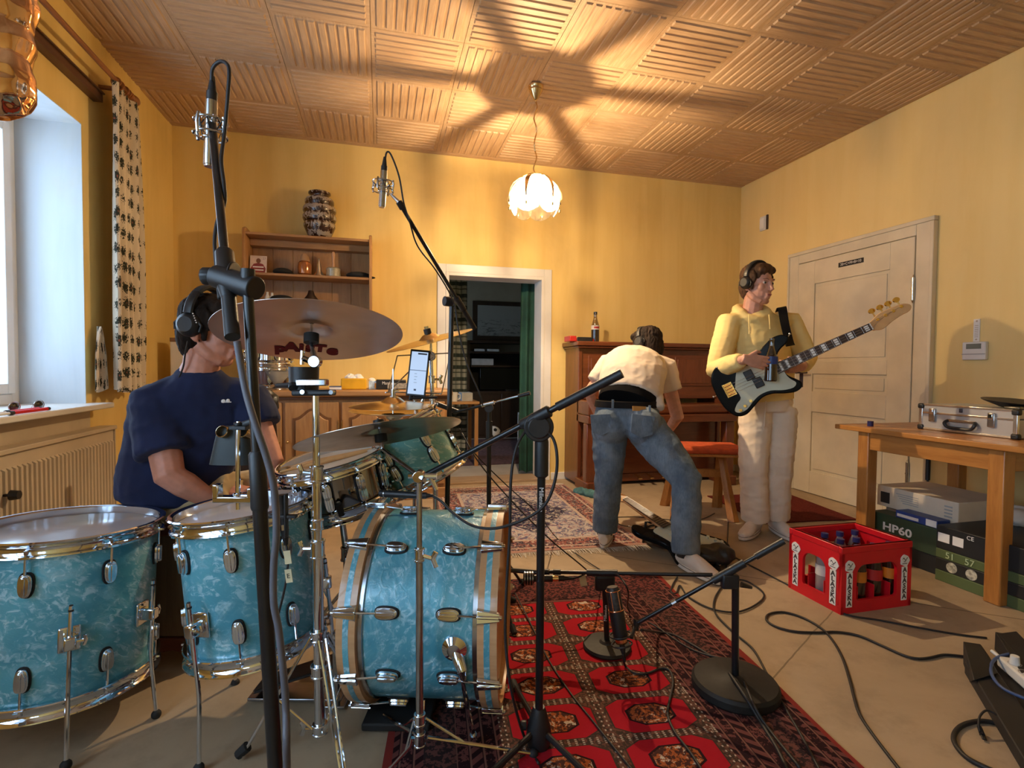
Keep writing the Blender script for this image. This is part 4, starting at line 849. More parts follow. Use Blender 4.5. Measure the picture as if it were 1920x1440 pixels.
PRL_lit = pearl('lamplit_pearl_wrap', (.07, .26, .26), (.13, .38, .36), (.55, .72, .64))  # the aqua wrap shifted to green, lamp light put into the colour
head_m = pbr('drum_head_film', (.50, .46, .46), .22, 0, .04, 4, coat=.2); head_c = pbr('coated_head', (.74, .62, .46), .6, 0, .05)
hoopw = wood('maple_hoop', (.62, .36, .18), (.50, .27, .12), 'z', .3, .4)
def lugmesh():
    q = M().at(Matrix(((0, 0, 1, 0), (1, 0, 0, 0), (0, 1, 0, 0), (0, 0, 0, 1))))
    P = [(.0155*math.copysign(abs(cos(a))**.7, cos(a))*(1+.10*sin(a)), .031*math.copysign(abs(sin(a))**.8, sin(a))) for a in [2*pi*k/20 for k in range(20)]]
    q.mat(1).prism([(x*1.2, y*1.13) for x, y in P], 0, .004).mat(0); q.prism(P, .005, .013); q.prism([(x*.8, y*.86) for x, y in P], .013, .020); q.box(-.004, .004, -.024, .024, .020, .0225)  # black plate paints the dark reflected outline around the lug
    return q
def tomhoop(R, z, s):
    pf = [(R+.006, -.014), (R+.016, -.0145), (R+.019, -.012), (R+.018, -.008), (R+.012, -.005), (R+.009, .002), (R+.009, .010), (R+.011, .017), (R+.017, .022), (R+.021, .025), (R+.022, .028), (R+.018, .031), (R+.012, .030), (R+.006, .026), (R+.006, -.014)]
    pf = [(r, z+s*a) for r, a in pf]; return pf if s > 0 else pf[::-1]
def drum(name, lab, R, h, nl, m, shell, phase=0, batter=None, lug_in=.085, steel=True, hoopm=chrome, n=56):
    t_ = thing(name, lab, 'drum'); so = M().lathe([(R, .004), (R, h-.004), (R-.004, h), (R-.009, h), (R-.009, 0), (R-.004, 0), (R, .004)], n).obj('shell', shell, t_)
    M().lathe([(0, h+.006), (R-.006, h+.006), (R+.004, h+.002), (R+.005, h-.012)], n).obj('batter_head', batter or head_m, t_)
    M().lathe([(R+.005, .012), (R+.004, -.002), (R-.006, -.006), (0, -.006)], n).obj('resonant_head', head_m, t_)
    M().lathe(tomhoop(R, h, 1), n).obj('hoop', hoopm, t_); M().lathe(tomhoop(R, 0, -1), n).obj('hoop', hoopm, t_)
    l0 = r0 = None
    for s, z in ((1, h), (-1, 0)):
        for k in range(nl):
            a = phase+2*pi*k/nl; mm = Matrix.Rotation(a, 4, 'Z') @ Matrix.Translation((R, 0, z-s*lug_in)) @ (Matrix.Identity(4) if s > 0 else Matrix.Rotation(pi, 4, 'X'))
            if l0 is None:
                l0 = lugmesh().obj('lug', [chrome, rubber], t_, bev=.0012); l0.matrix_local = mm
                r0 = M().cyl(.0032, .028, lug_in+.0, 8).box(-.004, .016, -.009, .009, lug_in-.010, lug_in-.004).cyl(.0045, lug_in-.002, lug_in+.008, 4)
                r0.v = [v+V((.012, 0, 0)) for v in r0.v]; r0 = r0.obj('tension_rod', chrome, t_); r0.matrix_local = mm
            else: share(l0, 'lug', t_, mm); share(r0, 'tension_rod', t_, mm)
    t_.matrix_world = m; return t_
def toward_cam(P): d = C0-P; d.z = 0; return d.normalized()
def tomleg(t_, R, a, z0, top, bend=.12, foot=0.):
    # a floor tom leg in the drum's frame at angle a: bracket at z0, rod from top down to the floor at z=foot
    m = Matrix.Rotation(a, 4, 'Z') @ Matrix.Translation((R, 0, 0)); ob = None
    l_ = M().at(m).tube([(.038, 0, top), (.038, 0, foot+.20), (.042, 0, foot+.16), (.042+bend, 0, foot+.012)], .0058, 10).cyl(0.001, 0, .001, 3).obj('leg', chrome, t_)
    M().at(m @ Matrix.Translation((.038, 0, top-.01))).cyl(.0064, -.005, .0, 10).cyl(.0046, 0, .012, 8).obj('memory_ring', black, l_)
    M().at(m @ Matrix.Translation((.042+bend, 0, foot))).ball((0, 0, .014), (.014, .014, .014)).obj('rubber_foot', rubber, l_)
    b_ = M().at(m).prism([(-.001, -.022), (.012, -.026), (.012, .026), (-.001, .022)], z0-.035, z0+.035).box(.010, .052, -.014, .014, z0-.018, z0+.018).obj('leg_bracket', chrome, t_, bev=.005)
    M().at(m @ Matrix.Translation((.038, 0, z0))).tube([(0, .012, 0), (0, .030, 0)], .006, 8).tube([(0, .030, -.014), (0, .034, 0), (0, .030, .014)], [(.004, .003)]*3, 6).obj('wing_screw', chrome, b_)
# large floor tom
P = D(115, 984.5, 1.574); BT = P-UP*.445; mt = frame(BT, UP+FH*.05+RH*.014, toward_cam(BT))
ft = drum('floor_tom', 'large aqua pearl floor tom cut off by the left picture edge', .226, .42, 8, mt, PRL, radians(22.5))
def leg_to(t_, R, m, P, z0, top, foot):
    l = m.inverted() @ P; a = math.atan2(l.y, l.x); tomleg(t_, R, a, z0, top, max(.02, math.hypot(l.x, l.y)-R-.042), foot)
tomleg(ft, .226, radians(1), .175, .275, .03, -BT.z); leg_to(ft, .226, mt, Z(237, 1345), .175, .275, -BT.z); tomleg(ft, .226, radians(-125), .175, .275, .05, -BT.z)
# smaller floor tom
P = D(457, 946, 1.58); _n = (UP-RH*.10).normalized(); ST = P-_n*.395; mt = frame(ST, _n, toward_cam(ST))
f2 = drum('floor_tom', 'smaller aqua pearl floor tom carrying the cowbell and a clip microphone', .178, .368, 8, mt, PRL, radians(-12))
tomleg(f2, .178, radians(-43), .115, .19, .02, -ST.z+.005); tomleg(f2, .178, radians(76), .115, .19, .05, -ST.z+.005); leg_to(f2, .178, mt, Z(445, 1285), .115, .19, -ST.z+.005)
# bass drum
BC = D(821, 1121, 1.68); mb = frame(BC, RH+UP*.008+FH*-.062, toward_cam(BC))
bd_ = thing('bass_drum', 'aqua pearl bass drum with maple hoops standing on the red rug', 'drum'); R = .279; L2 = .188
M().lathe([(R, -L2), (R, L2), (R-.01, L2), (R-.01, -L2), (R, -L2)], 72).obj('shell', PRL, bd_)
for s in (-1, 1):
    hp = [(R+.004, s*.166), (R+.018, s*.166), (R+.018, s*.219), (R+.004, s*.219), (R+.004, s*.166)]
    h_ = M().lathe(hp if s > 0 else hp[::-1], 72).obj('hoop', hoopw, bd_)
    ip = [(R+.0186, s*.184), (R+.0186, s*.200)]; M().lathe(ip if s > 0 else ip[::-1], 72).obj('pearl_inlay', PRL, h_)
    cp_ = [(R+.002, s*.15), (R+.006, s*.152), (R+.006, s*.166)]; M().lathe(cp_ if s > 0 else cp_[::-1], 72).obj('flesh_hoop', chrome_dull, bd_)
    hd = [(0, s*.199), (R-.012, s*.199), (R, s*.190), (R+.004, s*.17)]; M().lathe(hd[::-1] if s > 0 else hd, 56).obj('resonant_head' if s > 0 else 'batter_head', hoopw if s > 0 else head_m, bd_)  # front head takes the maple colour to paint in orange lamp light
l0 = None
for s in (-1, 1):
    for k in range(10):
        mm = Matrix.Rotation(radians(20+36*k), 4, 'Z') @ Matrix.Translation((R, 0, s*.085)) @ (Matrix.Identity(4) if s > 0 else Matrix.Rotation(pi, 4, 'X'))
        if l0 is None:
            l0 = lugmesh().obj('lug', [chrome, rubber], bd_, bev=.0012); l0.matrix_local = mm
            q = M(); q.tube([(.014, 0, .028), (.022, 0, .10)], .0034, 8)
            c0 = q.obj('tension_rod', chrome, bd_); c0.matrix_local = mm
            q = M().add([(.0205, -.022, .080), (.0205, .022, .080), (.0205, -.013, .140), (.0205, .013, .140), (.029, -.017, .080), (.029, .017, .080), (.029, -.010, .140), (.029, .010, .140)], [(0, 2, 3, 1), (4, 5, 7, 6), (0, 1, 5, 4), (2, 6, 7, 3), (0, 4, 6, 2), (1, 3, 7, 5)])
            q.box(.010, .029, -.010, .010, .136, .142).tube([(.026, 0, .084), (.026, 0, .148)], .006, 8).box(.024, .033, -.0035, .0035, .08, .14)
            k0 = q.obj('claw', chrome, bd_, bev=.0015); k0.matrix_local = mm
        else: share(l0, 'lug', bd_, mm); share(c0, 'tension_rod', bd_, mm); share(k0, 'claw', bd_, mm)
bd_.matrix_world = mb
inv = mb.inverted()
for nm, (a, b, c) in enumerate(((D(853, 1213, 1.40), D(866, 1255, 1.37), Z(890, 1392, .012)),)):
    A, Bp, Cp = inv @ a, inv @ b, inv @ c; _k = R/math.hypot(A.x, A.y); A = V((A.x*_k, A.y*_k, A.z))
    sp = M().at(frame(A, V((A.x, A.y, 0)))).lathe([(0, .018), (.018, .018), (.026, .012), (.034, .006), (.036, -.004), (.0, -.004)][::-1], 24).obj('spur_bracket', chrome, bd_)
    M().tube([lerp(A, Bp, -.1), A, lerp(A, Bp, .6), Bp, lerp(Bp, Cp, .12)], [.010, .014, .017, .014, .008], 12).obj('spur_clamp', chrome, sp)
    M().tube([lerp(A, Bp, .5), lerp(Bp, Cp, .95)], .0065, 10).tube([lerp(Bp, Cp, .88), lerp(Bp, Cp, .95)], .0105, 10).tube([lerp(Bp, Cp, .95), Cp], [.006, .002], 8).obj('spur', chrome, bd_)
A = inv @ (BC+FH*.25-UP*.12+RH*.13); Cp = inv @ V((BC.x+.12, BC.y+.38, .01)); M().tube([A, Cp], .007, 8).obj('spur', chrome, bd_)
cr_b = Z(760, 1300, 0.)
t_ = thing('drum_rest_block', 'low black block on the floor steadying the bass drum from below', 'block', (BC.x-.05, BC.y, 0)); M().at(frame((BC.x-RH.x*.10, BC.y-RH.y*.10, 0), UP, RH)).box(-.10, .10, -.17, .17, .007, .030).obj('block', rubber, t_, bev=.005)
# rack tom
P = D(776, 846, 2.10); ax = (-RH*.47+UP*.87-FH*.02).normalized(); mt = frame(P-ax*.105, ax, -FH-RH*.2); RTM = mt
rt = drum('rack_tom', 'aqua pearl rack tom tilted above the bass drum', .150, .205, 6, mt, PRL_lit, radians(-14), lug_in=.07)
# snare
P = D(623, 869, 1.886); ax = (UP-RH*.19-FH*.125).normalized(); mt = frame(P-ax*.14, ax, -FH)
chr_b = pbr('black_nickel_shell', (.30, .29, .28), .06, 1., .05)
sn = drum('snare_drum', 'chrome snare drum on its stand with drumsticks across the head', .173, .14, 10, mt, chr_b, radians(9), head_c, lug_in=.052)
M().at(Matrix.Rotation(radians(-25), 4, 'Z')).box(.172, .195, -.02, .02, .035, .11).tube([(.20, -.015, .10), (.215, 0, .06), (.20, .015, .10)], .004).obj('throw_off', chrome, sn, bev=.003)
SNB = P-ax*.15
wst = pbr('hickory', (.66, .36, .14), .45, 0, .1, 20)
for n, (a, b, lab) in enumerate(((D(524, 893, 1.80), D(688, 851, 1.94), 'hickory drumstick lying nearest the front across the snare head'), (D(538, 884, 1.92), D(702, 848, 1.98), 'hickory drumstick lying farther back across the snare head'))):
    t_ = thing('drumstick', lab, 'drumstick', (a+b)/2, 'drumsticks on the snare'); u_ = (b-a).normalized(); a = a+UP*.014; b = b+UP*.012
    M().tube([a, a+u_*.008, a+u_*.02, a+u_*.10, b-u_*.01, b], [.003, .0055, .0045, .0085, .0085, .006], 10).obj('stick', wst, t_)
# hardware ----------------------------------------------------------------
def tripod(t_, foot, zt, zb, rad, angs, mat, r=.006, flat=False, strut=True, rub=rubber, part='leg'):
    for a in angs:
        d = V((cos(a), sin(a), 0)); p0 = V((foot.x, foot.y, zt))+d*.022; p1 = V((foot.x, foot.y, .015))+d*rad
        sd_ = UP.cross(d)*r*1.25; q = M()
        if flat: q.tube([p0+sd_, p1+sd_*.5], r*.62, 8).tube([p0-sd_, p1-sd_*.5], r*.62, 8).tube([p1-sd_*.5, p1+sd_*.5], r*.62, 8)
        else: q.tube([p0, p1], r, 8)
        l_ = q.obj(part, mat, t_)
        if strut: M().tube([V((foot.x, foot.y, zb))+d*.02, lerp(p0, p1, .52)], r*.55, 6).obj('strut', mat, l_)
        M().tube([lerp(p0, p1, .93), p1+d*.012], [r*1.9, r*1.7], 10).obj('rubber_foot', rub, l_)
def collar(t_, p, r, h, ax_=UP, wing=None, mat=chrome, name='collar'):
    q = M().at(frame(p, ax_)).cyl(r, -h/2, h/2, 18).cyl(r*1.12, -h/2, -h/2+.006, 18).cyl(r*1.12, h/2-.006, h/2, 18)
    c_ = q.obj(name, mat, t_, bev=.0015)
    if wing is not None:
        w_ = V(wing).normalized(); e = p+w_*(r+.02)
        M().tube([p+w_*r*.7, e], .0055, 8).tube([e+UP*.020+w_*.012, e+w_*.003, e-UP*.020+w_*.012], [(.003, .007), (.005, .007), (.003, .007)], 8).obj('wing_nut', mat, c_)
    return c_
def cymbal(name, lab, R, C, n_, mat, bell=.055, grp=None, logo=None, curve=.045):
    t_ = thing(name, lab, 'cymbal', grp=grp); T = .0014
    up_ = [(.006, .030), (.02, .0295), (bell*.62, .024), (bell*.9, .012), (bell, .008)]+[(lerp(bell, R, k/6), .008-curve*R*(k/6)**1.6) for k in range(1, 7)]
    q = M().lathe(up_+[(r, z-T) for r, z in up_[::-1]]+[up_[0]], 72); b_ = q.obj('disc', mat, t_)
    t_.matrix_world = frame(C, n_, RH); return t_
cyb = Mat('brushed_bronze', .22, 1.); xx, yy, zz = cyb.xyz(); rr = (xx*xx+yy*yy).pw(.5); rn = E(cyb.t, cyb.t.nodes.new('ShaderNodeTexNoise').outputs[0]); rn.o.node.noise_dimensions = '1D'; cyb.t.links.new((rr*260).o, rn.o.node.inputs['W'])
n1 = cyb.noise(cyb.co('Object'), 5, 3); cyb.col(cyb.mix(n1.ss(.3, .7), (.74, .62, .54), (.60, .50, .43))).bump(rn, .2, .0005).rough(n1*.10+.24); cyb.b.inputs['Anisotropic'].default_value = .8
tg = cyb.t.nodes.new('ShaderNodeTangent'); tg.direction_type = 'RADIAL'; tg.axis = 'Z'; cyb.t.links.new(tg.outputs[0], cyb.b.inputs['Tangent'])
cyr = Mat('dark_traditional_bronze', .28, 1.); n1 = cyr.noise(cyr.co('Object'), 14, 4, .6); cyr.col(cyr.mix(n1.ss(.3, .7), (.30, .24, .19), (.42, .35, .28))).bump(n1, .3, .002)
cyg = pbr('bright_bronze', (.80, .58, .27), .24, 1., .1, 18, 60, .1)
# front crash and its stand
cc_ = D(584, 624, 1.488); cn = (UP+FH*.275-RH*.079).normalized(); CM = frame(cc_, cn, RH)
cyc = cymbal('crash_cymbal', 'large bronze cymbal seen from below with dark red lettering', .257, cc_, cn, cyb.m, .062)
redp = pbr('dark_red_print', (.12, .006, .010), .6, spec=.1)
_v = ray(580, 655); lz = CM.inverted() @ (C0+_v*((cc_-C0).dot(cn)/_v.dot(cn))); rr_ = math.hypot(lz.x, lz.y); lz2 = .008-.045*.257*((rr_-.062)/(.257-.062))**1.6-.0020
sl = .045*.257*1.6*((rr_-.062)/.195)**.6/.195
def under(r): return .008-.045*.257*max(0, (r-.062)/.195)**1.6-.0014
for ch, w, dy, s_ in (('p', -.080, .006, 1.), ('A', -.050, -.004, 1.08), ('i', -.022, -.003, 1.), ('S', .002, 0, .86), ('T', .030, -.006, .86), ('e', .066, .006, 1.15)):
    g_ = Matrix.Translation((lz.x, lz.y, 0)) @ Matrix.Rotation(math.atan2(-lz.x, lz.y), 4, 'Z') @ Matrix.Translation((w*1.05, dy, 0)) @ Matrix.Diagonal((1, -1, -1, 1))
    o = txt(ch, .034*s_, redp, cyc, g_ @ Matrix.Diagonal((1.8, 2.6, 1, 1)), 'logo_letter', 1., .0004, bold=.0022)
    for v in o.data.vertices: v.co.z = under(math.hypot(v.co.x, v.co.y))-.0012-(.0005 if v.co.z < 0 else 0)
stn = thing('cymbal_stand', 'tall chrome boom stand carrying the large cymbal in front', 'stand', Z(598, 1405, 0))
sf = Z(600, 1412, 0); st_t = D(591, 678, 1.44); st_b = V((sf.x, sf.y, .05)); sax = (st_t-st_b).normalized()
j1 = lerp(st_b, st_t, .27); j2 = lerp(st_b, st_t, .50); j3 = lerp(st_b, st_t, .70)
M().tube([st_b, j2], .0145, 16).obj('lower_tube', chrome, stn); M().tube([j2, j3], .0125, 16).obj('middle_tube', chrome, stn); M().tube([j3, st_t], .0098, 14).obj('upper_tube', chrome, stn)
tp = cc_-cn*.035; M().tube([st_t, lerp(st_t, tp, .55)], .0085, 12).tube([lerp(st_t, tp, .5), tp, cc_+cn*.055], [.006, .005, .003], 10).obj('tilter_rod', chrome, stn)
M().at(frame(st_t, -FH)).cyl(.017, -.012, .012, 18).obj('ratchet', chrome, stn, bev=.002)
M().tube([st_t-RH*.012, st_t-RH*.035+UP*.01], .008, 10).tube([st_t-RH*.035+UP*.03, st_t-RH*.037-UP*.008], .006, 8).obj('wing_nut', chrome, stn)
M().at(frame(cc_, cn)).cyl(.021, -.030, -.004, 20).obj('lower_felt', rubber, stn); M().at(frame(cc_, cn)).cyl(.018, .030, .045, 20).cyl(.008, .045, .058, 10).obj('upper_felt', black, stn)
collar(stn, j3, .0175, .045, sax, -RH+UP*.1); collar(stn, j2, .019, .050, sax, -RH); collar(stn, lerp(st_b, st_t, .565), .0155, .03, sax)
collar(stn, j1+sax*.0, .022, .030, sax); collar(stn, lerp(st_b, st_t, .175), .021, .034, sax, FH); collar(stn, st_b+sax*.02, .019, .03, sax, -RH)
_g = Z(455, 1425)-sf; _a = math.atan2(_g.y, _g.x); tripod(stn, sf, j1.z-.0, .07, _g.length, [_a, _a+2*pi/3, _a-2*pi/3], chrome, .0075, True)
q = M().at(frame(D(590, 718, 1.385), sax, RH)).box(-.045, .035, -.016, .012, -.008, .010).obj('memory_clamp', chrome, stn, bev=.003)
ch_ = thing('cup_holder', 'black plastic cup holder clamped on the tall chrome stand', 'holder', D(577, 735, 1.40))
M().at(frame(D(570, 733, 1.42), UP, RH)).lathe([(0, 0), (.034, 0), (.038, .003), (.040, .066), (.037, .066), (.034, .006), (0, .006)], 24).obj('cup', black, ch_)
M().at(frame(D(590, 735, 1.385), sax, RH)).box(-.055, .052, -.022, .022, -.010, .006).obj('clamp', black, ch_, bev=.005)
for dx in (-.03, .045): M().at(frame(D(590, 735, 1.36), -FH, RH) @ Matrix.Translation((dx, 0, 0))).cyl(.006, -.01, .008, 10).obj('screw', chrome, ch_)
M().tube([D(575, 725, 1.39), D(549, 722, 1.40), D(519, 723, 1.42)], [.010, .009, .006], 8).tube([D(549, 722, 1.385), D(549, 728, 1.375)], .011, 10).obj('arm', black, ch_)
# ride cymbal and its flat based stand
rc = D(713, 813, 1.613); rn_ = (UP+FH*.228-RH*.206).normalized()
cymbal('ride_cymbal', 'dark bronze ride cymbal seen edge on above the rack tom', .254, rc, rn_, cyr.m, .06, curve=.05)
s2 = thing('cymbal_stand', 'slim chrome stand with low flat legs in front of the bass drum', 'stand', Z(787, 1400, 0))
t2 = D(786, 893, 1.335); b2 = D(787, 1386, 1.325); f2_ = V((b2.x, b2.y, 0)); ax2 = (t2-b2).normalized(); k2 = lerp(b2, t2, .70)
M().tube([b2, k2], .0098, 14).obj('lower_tube', chrome_dull, s2); M().tube([k2, t2], .0075, 14).obj('upper_tube', chrome_dull, s2); collar(s2, k2, .0125, .035, ax2, RH*1+UP*-.3)
bt = rc-rn_*.05; M().tube([t2+(t2-bt)*.12, bt], .006, 10).obj('boom_arm', chrome, s2); M().tube([bt, rc+rn_*.05], [.006, .003], 8).obj('tilter_rod', chrome, s2)
M().at(frame(rc, rn_)).cyl(.019, -.026, -.002, 18).obj('lower_felt', rubber, s2); M().at(frame(rc, rn_)).cyl(.017, .03, .043, 18).obj('upper_felt', black, s2)
M().at(frame(t2, -FH)).cyl(.016, -.014, .014, 18).obj('tilter_joint', chrome, s2, bev=.002); M().tube([t2+RH*.012, t2+RH*.045], .008, 10).tube([t2+RH*.03-UP*.005, t2+RH*.045-UP*.035], [.007, .005], 8).tube([t2-RH*.012, t2-RH*.028], .007, 8).obj('wing_nut', chrome, s2)
collar(s2, lerp(b2, t2, .075), .0135, .03, ax2, FH); collar(s2, lerp(b2, t2, .0), .0135, .035, ax2)
for a, ft_ in ((0, Z(1000, 1413, .012)), (1, Z(722, 1452, .012)), (2, V((f2_.x-.10, f2_.y+.30, .012)))):
    d = (ft_-b2); l_ = M().tube([b2+V((d.x, d.y, 0)).normalized()*.02, lerp(b2, ft_, .25)+UP*.006, ft_], .0052, 8).obj('leg', chrome, s2)
    M().tube([lerp(b2, t2, .075)+V((d.x, d.y, 0)).normalized()*.015, lerp(b2, ft_, .42)], .0035, 6).obj('strut', chrome, l_); M().ball(ft_, .013).obj('rubber_foot', rubber, l_)
# hi-hat
hc = D(737, 757, 2.16); hn = (UP-FH*.02).normalized()
cymbal('hi_hat_cymbal', 'upper hi-hat cymbal on the chrome rod', .178, hc, hn, cyg, .05, 'hi-hat pair', curve=.10)
cymbal('hi_hat_cymbal', 'lower upturned hi-hat cymbal below the upper one', .178, hc-UP*.038, -hn, cyg, .05, 'hi-hat pair', curve=.10)
hs = thing('hi_hat_stand', 'chrome hi-hat stand behind the drum kit', 'stand', (hc.x, hc.y, 0))
M().tube([V((hc.x, hc.y, .12)), hc-UP*.11], .0125, 12).obj('lower_tube', chrome, hs); M().tube([hc-UP*.12, hc+UP*.145], .003, 8).obj('pull_rod', chrome, hs)
M().at(frame(hc, UP)).cyl(.010, .026, .062, 12).cyl(.014, .026, .032, 12).tube([(0, 0, .05), (.024, -.01, .058)], .004).obj('clutch', chrome, hs); M().at(frame(hc, UP)).cyl(.016, -.075, -.05, 14).obj('seat_felt', rubber, hs)
tripod(hs, V((hc.x, hc.y, 0)), .28, .10, .28, [radians(20), radians(140), radians(260)], chrome, .006, True)
M().at(frame((hc.x-.10, hc.y-.12, 0), UP, RH)).box(-.13, .02, -.04, .04, .03, .042).obj('pedal', chrome_dull, hs, bev=.004)
# rear crash, stand with tom arm
r2 = D(806, 637, 2.40); n2_ = (UP-RH*.266-FH*.16).normalized()
cymbal('splash_cymbal', 'thin golden cymbal seen edge on by the doorway', .205, r2, n2_, cyg, .05, curve=.05)
s3 = thing('cymbal_stand', 'chrome stand behind the rack tom with golden cymbal and tom arm', 'stand', Z(822, 1000, 0))
sf3 = D(822, 960, 2.42); sf3.z = 0; t3 = D(808, 668, 2.40); b3 = V((sf3.x, sf3.y, .06)); ax3 = (t3-b3).normalized()
M().tube([b3, lerp(b3, t3, .62)], .0125, 14).obj('lower_tube', chrome, s3); M().tube([lerp(b3, t3, .62), t3], .0095, 14).obj('upper_tube', chrome, s3)
M().tube([t3, r2-n2_*.02, r2+n2_*.055], [.007, .005, .003], 8).obj('tilter_rod', chrome, s3); M().at(frame(t3, -FH)).cyl(.022, -.010, .010, 20).cyl(.012, .010, .016, 14).obj('ratchet', chrome, s3, bev=.002)
M().at(frame(r2, n2_)).cyl(.017, .030, .052, 16).obj('upper_felt', black, s3); M().at(frame(r2, n2_)).cyl(.010, .052, .064, 6).obj('wing_nut', chrome, s3)
collar(s3, lerp(b3, t3, .90), .015, .035, ax3, RH); collar(s3, lerp(b3, t3, .62), .018, .05, ax3, RH+UP*.2); collar(s3, lerp(b3, t3, .82), .014, .03, ax3, -RH)
mc = lerp(b3, t3, .68); M().at(frame(mc, UP, RH)).box(-.04, .035, -.025, .025, -.03, .03).obj('multi_clamp', chrome, s3, bev=.006)
ta = RTM.translation+V((RTM[0][2], RTM[1][2], RTM[2][2]))*.11+FH*.155
M().tube([mc, lerp(mc, ta, .5)+UP*.02, ta], [.009, .009, .008], 10).obj('tom_arm', chrome, s3); M().tube([mc+UP*.03-RH*.03, mc+RH*.06-UP*.045], .011, 12).tube([mc-RH*.05+UP*.06, mc+UP*.01], .010, 12).obj('tube_joint', chrome, s3)
tripod(s3, sf3, .30, .10, .33, [radians(-20), radians(100), radians(220)], chrome, .007, True)
# snare stand, bass drum pedal
ss = thing('snare_stand', 'dark chrome snare stand with basket arms under the snare drum', 'stand', (SNB.x, SNB.y, 0)); sf4 = D(650, 1000, 1.88); sf4.z = 0
M().tube([V((sf4.x, sf4.y, .08)), V((sf4.x, sf4.y, .40)), SNB-UP*.06], [.0125, .0125, .011], 12).obj('tube', chrome_dull, ss); collar(ss, V((sf4.x, sf4.y, .40)), .02, .05, UP, -FH+RH*.3, chrome_dull)
for k in range(3):
    a = 2*pi*k/3+.6; e = V((cos(a), sin(a), 0)); e = (e-ax*0).normalized(); sax_ = (UP-RH*.27).normalized(); e = (e-sax_*e.dot(sax_)).normalized()
    M().tube([SNB-UP*.055, SNB-sax_*.03+e*.10, SNB-sax_*.012+e*.185, SNB+sax_*.035+e*.20], .006, 8).obj('basket_arm', chrome_dull, ss)
    M().tube([SNB-sax_*.012+e*.185, SNB+sax_*.03+e*.202], .011, 8).obj('rubber_grip', rubber, ss)
tripod(ss, sf4, .26, .09, .27, [radians(200), radians(320), radians(80)], chrome_dull, .006, True)
bp_ = thing('bass_drum_pedal', 'black bass drum pedal with round beige beater at the drum hoop', 'pedal', Z(600, 1240, 0)); p0 = BC-RH*.30; p0.z = 0
M().at(frame(p0, UP, -RH)).box(0, .30, -.045, .045, .012, .022).box(-.02, .05, -.075, .075, .008, .018).obj('base_plate', chrome_dull, bp_, bev=.003)
M().at(frame(p0+UP*.02, UP, -RH)).add([(.02, -.04, .10), (.02, .04, .10), (.28, -.04, .015), (.28, .04, .015), (.02, -.04, .112), (.02, .04, .112), (.28, -.04, .025), (.28, .04, .025)], [(0, 1, 3, 2)[::-1], (4, 6, 7, 5)[::-1], (0, 2, 6, 4), (1, 5, 7, 3), (0, 4, 5, 1), (2, 3, 7, 6)]).obj('footboard', black, bp_, bev=.003)
for s in (-1, 1): M().at(frame(p0, UP, -RH)).tube([(.01, s*.06, .01), (.015, s*.055, .24)], [.012, .009], 8).obj('post', chrome_dull, bp_)
M().at(frame(p0, UP, -RH)).tube([(.015, -.065, .235), (.015, .065, .235)], .008, 10).tube([(.015, 0, .235), (.09, 0, .40)], .004, 8).obj('axle', chrome, bp_)
bq = frame(p0, UP, -RH) @ V((.09, 0, .40)); M().at(frame(bq, -RH+UP*.2)).cyl(.033, -.025, .018, 24).obj('beater', pbr('beige_felt', (.40, .27, .19), .9), bp_, bev=.008)
tr_ = thing('wooden_stool', 'brown wooden box stool with dark diamond keyhole under the drummer', 'stool', D(330, 1240, 1.95)); tp_ = D(330, 950, 2.02); mk = frame((tp_.x, tp_.y, 0), UP, RH)
w_st = wood('stool_wood', (.20, .125, .075), (.14, .085, .05), 'z'); w_st2 = wood('stool_red_wood', (.12, .030, .015), (.08, .018, .009), 'x')
M().at(mk).box(-.20, .20, -.17, .17, .10, .47).obj('body', w_st, tr_, bev=.006); M().at(mk).box(-.215, .215, -.185, .185, .47, .50).obj('seat', w_st2, tr_, bev=.008)
P = [(-.20, .10), (-.20, .03), (-.10, .055), (0, .035), (.10, .055), (.20, .03), (.20, .10)]
M().at(mk @ Matrix(((1, 0, 0, 0), (0, 0, 1, -.18), (0, 1, 0, 0), (0, 0, 0, 1)))).prism(P, 0, .02).obj('apron', w_st2, tr_, bev=.004)
M().at(mk @ Matrix.Translation((-.02, -.17, 0))).lathe([(0, .0), (.008, .004), (.014, .014), (.008, .024), (.016, .03), (.010, .04), (0, .04)], 14).obj('drop_finial', w_st2, tr_)
M().at(mk @ Matrix(((1, 0, 0, -.055), (0, 0, 1, -.173), (0, 1, 0, .33), (0, 0, 0, 1)))).prism([(0, -.045), (.035, 0), (0, .045), (-.035, 0)], 0, .004).obj('diamond_keyhole', black, tr_)
for x in (-.19, .15):
    for y in (-.16, .12): M().at(mk).box(x, x+.04, y, y+.04, 0, .10).obj('leg', w_st2, tr_, bev=.004)
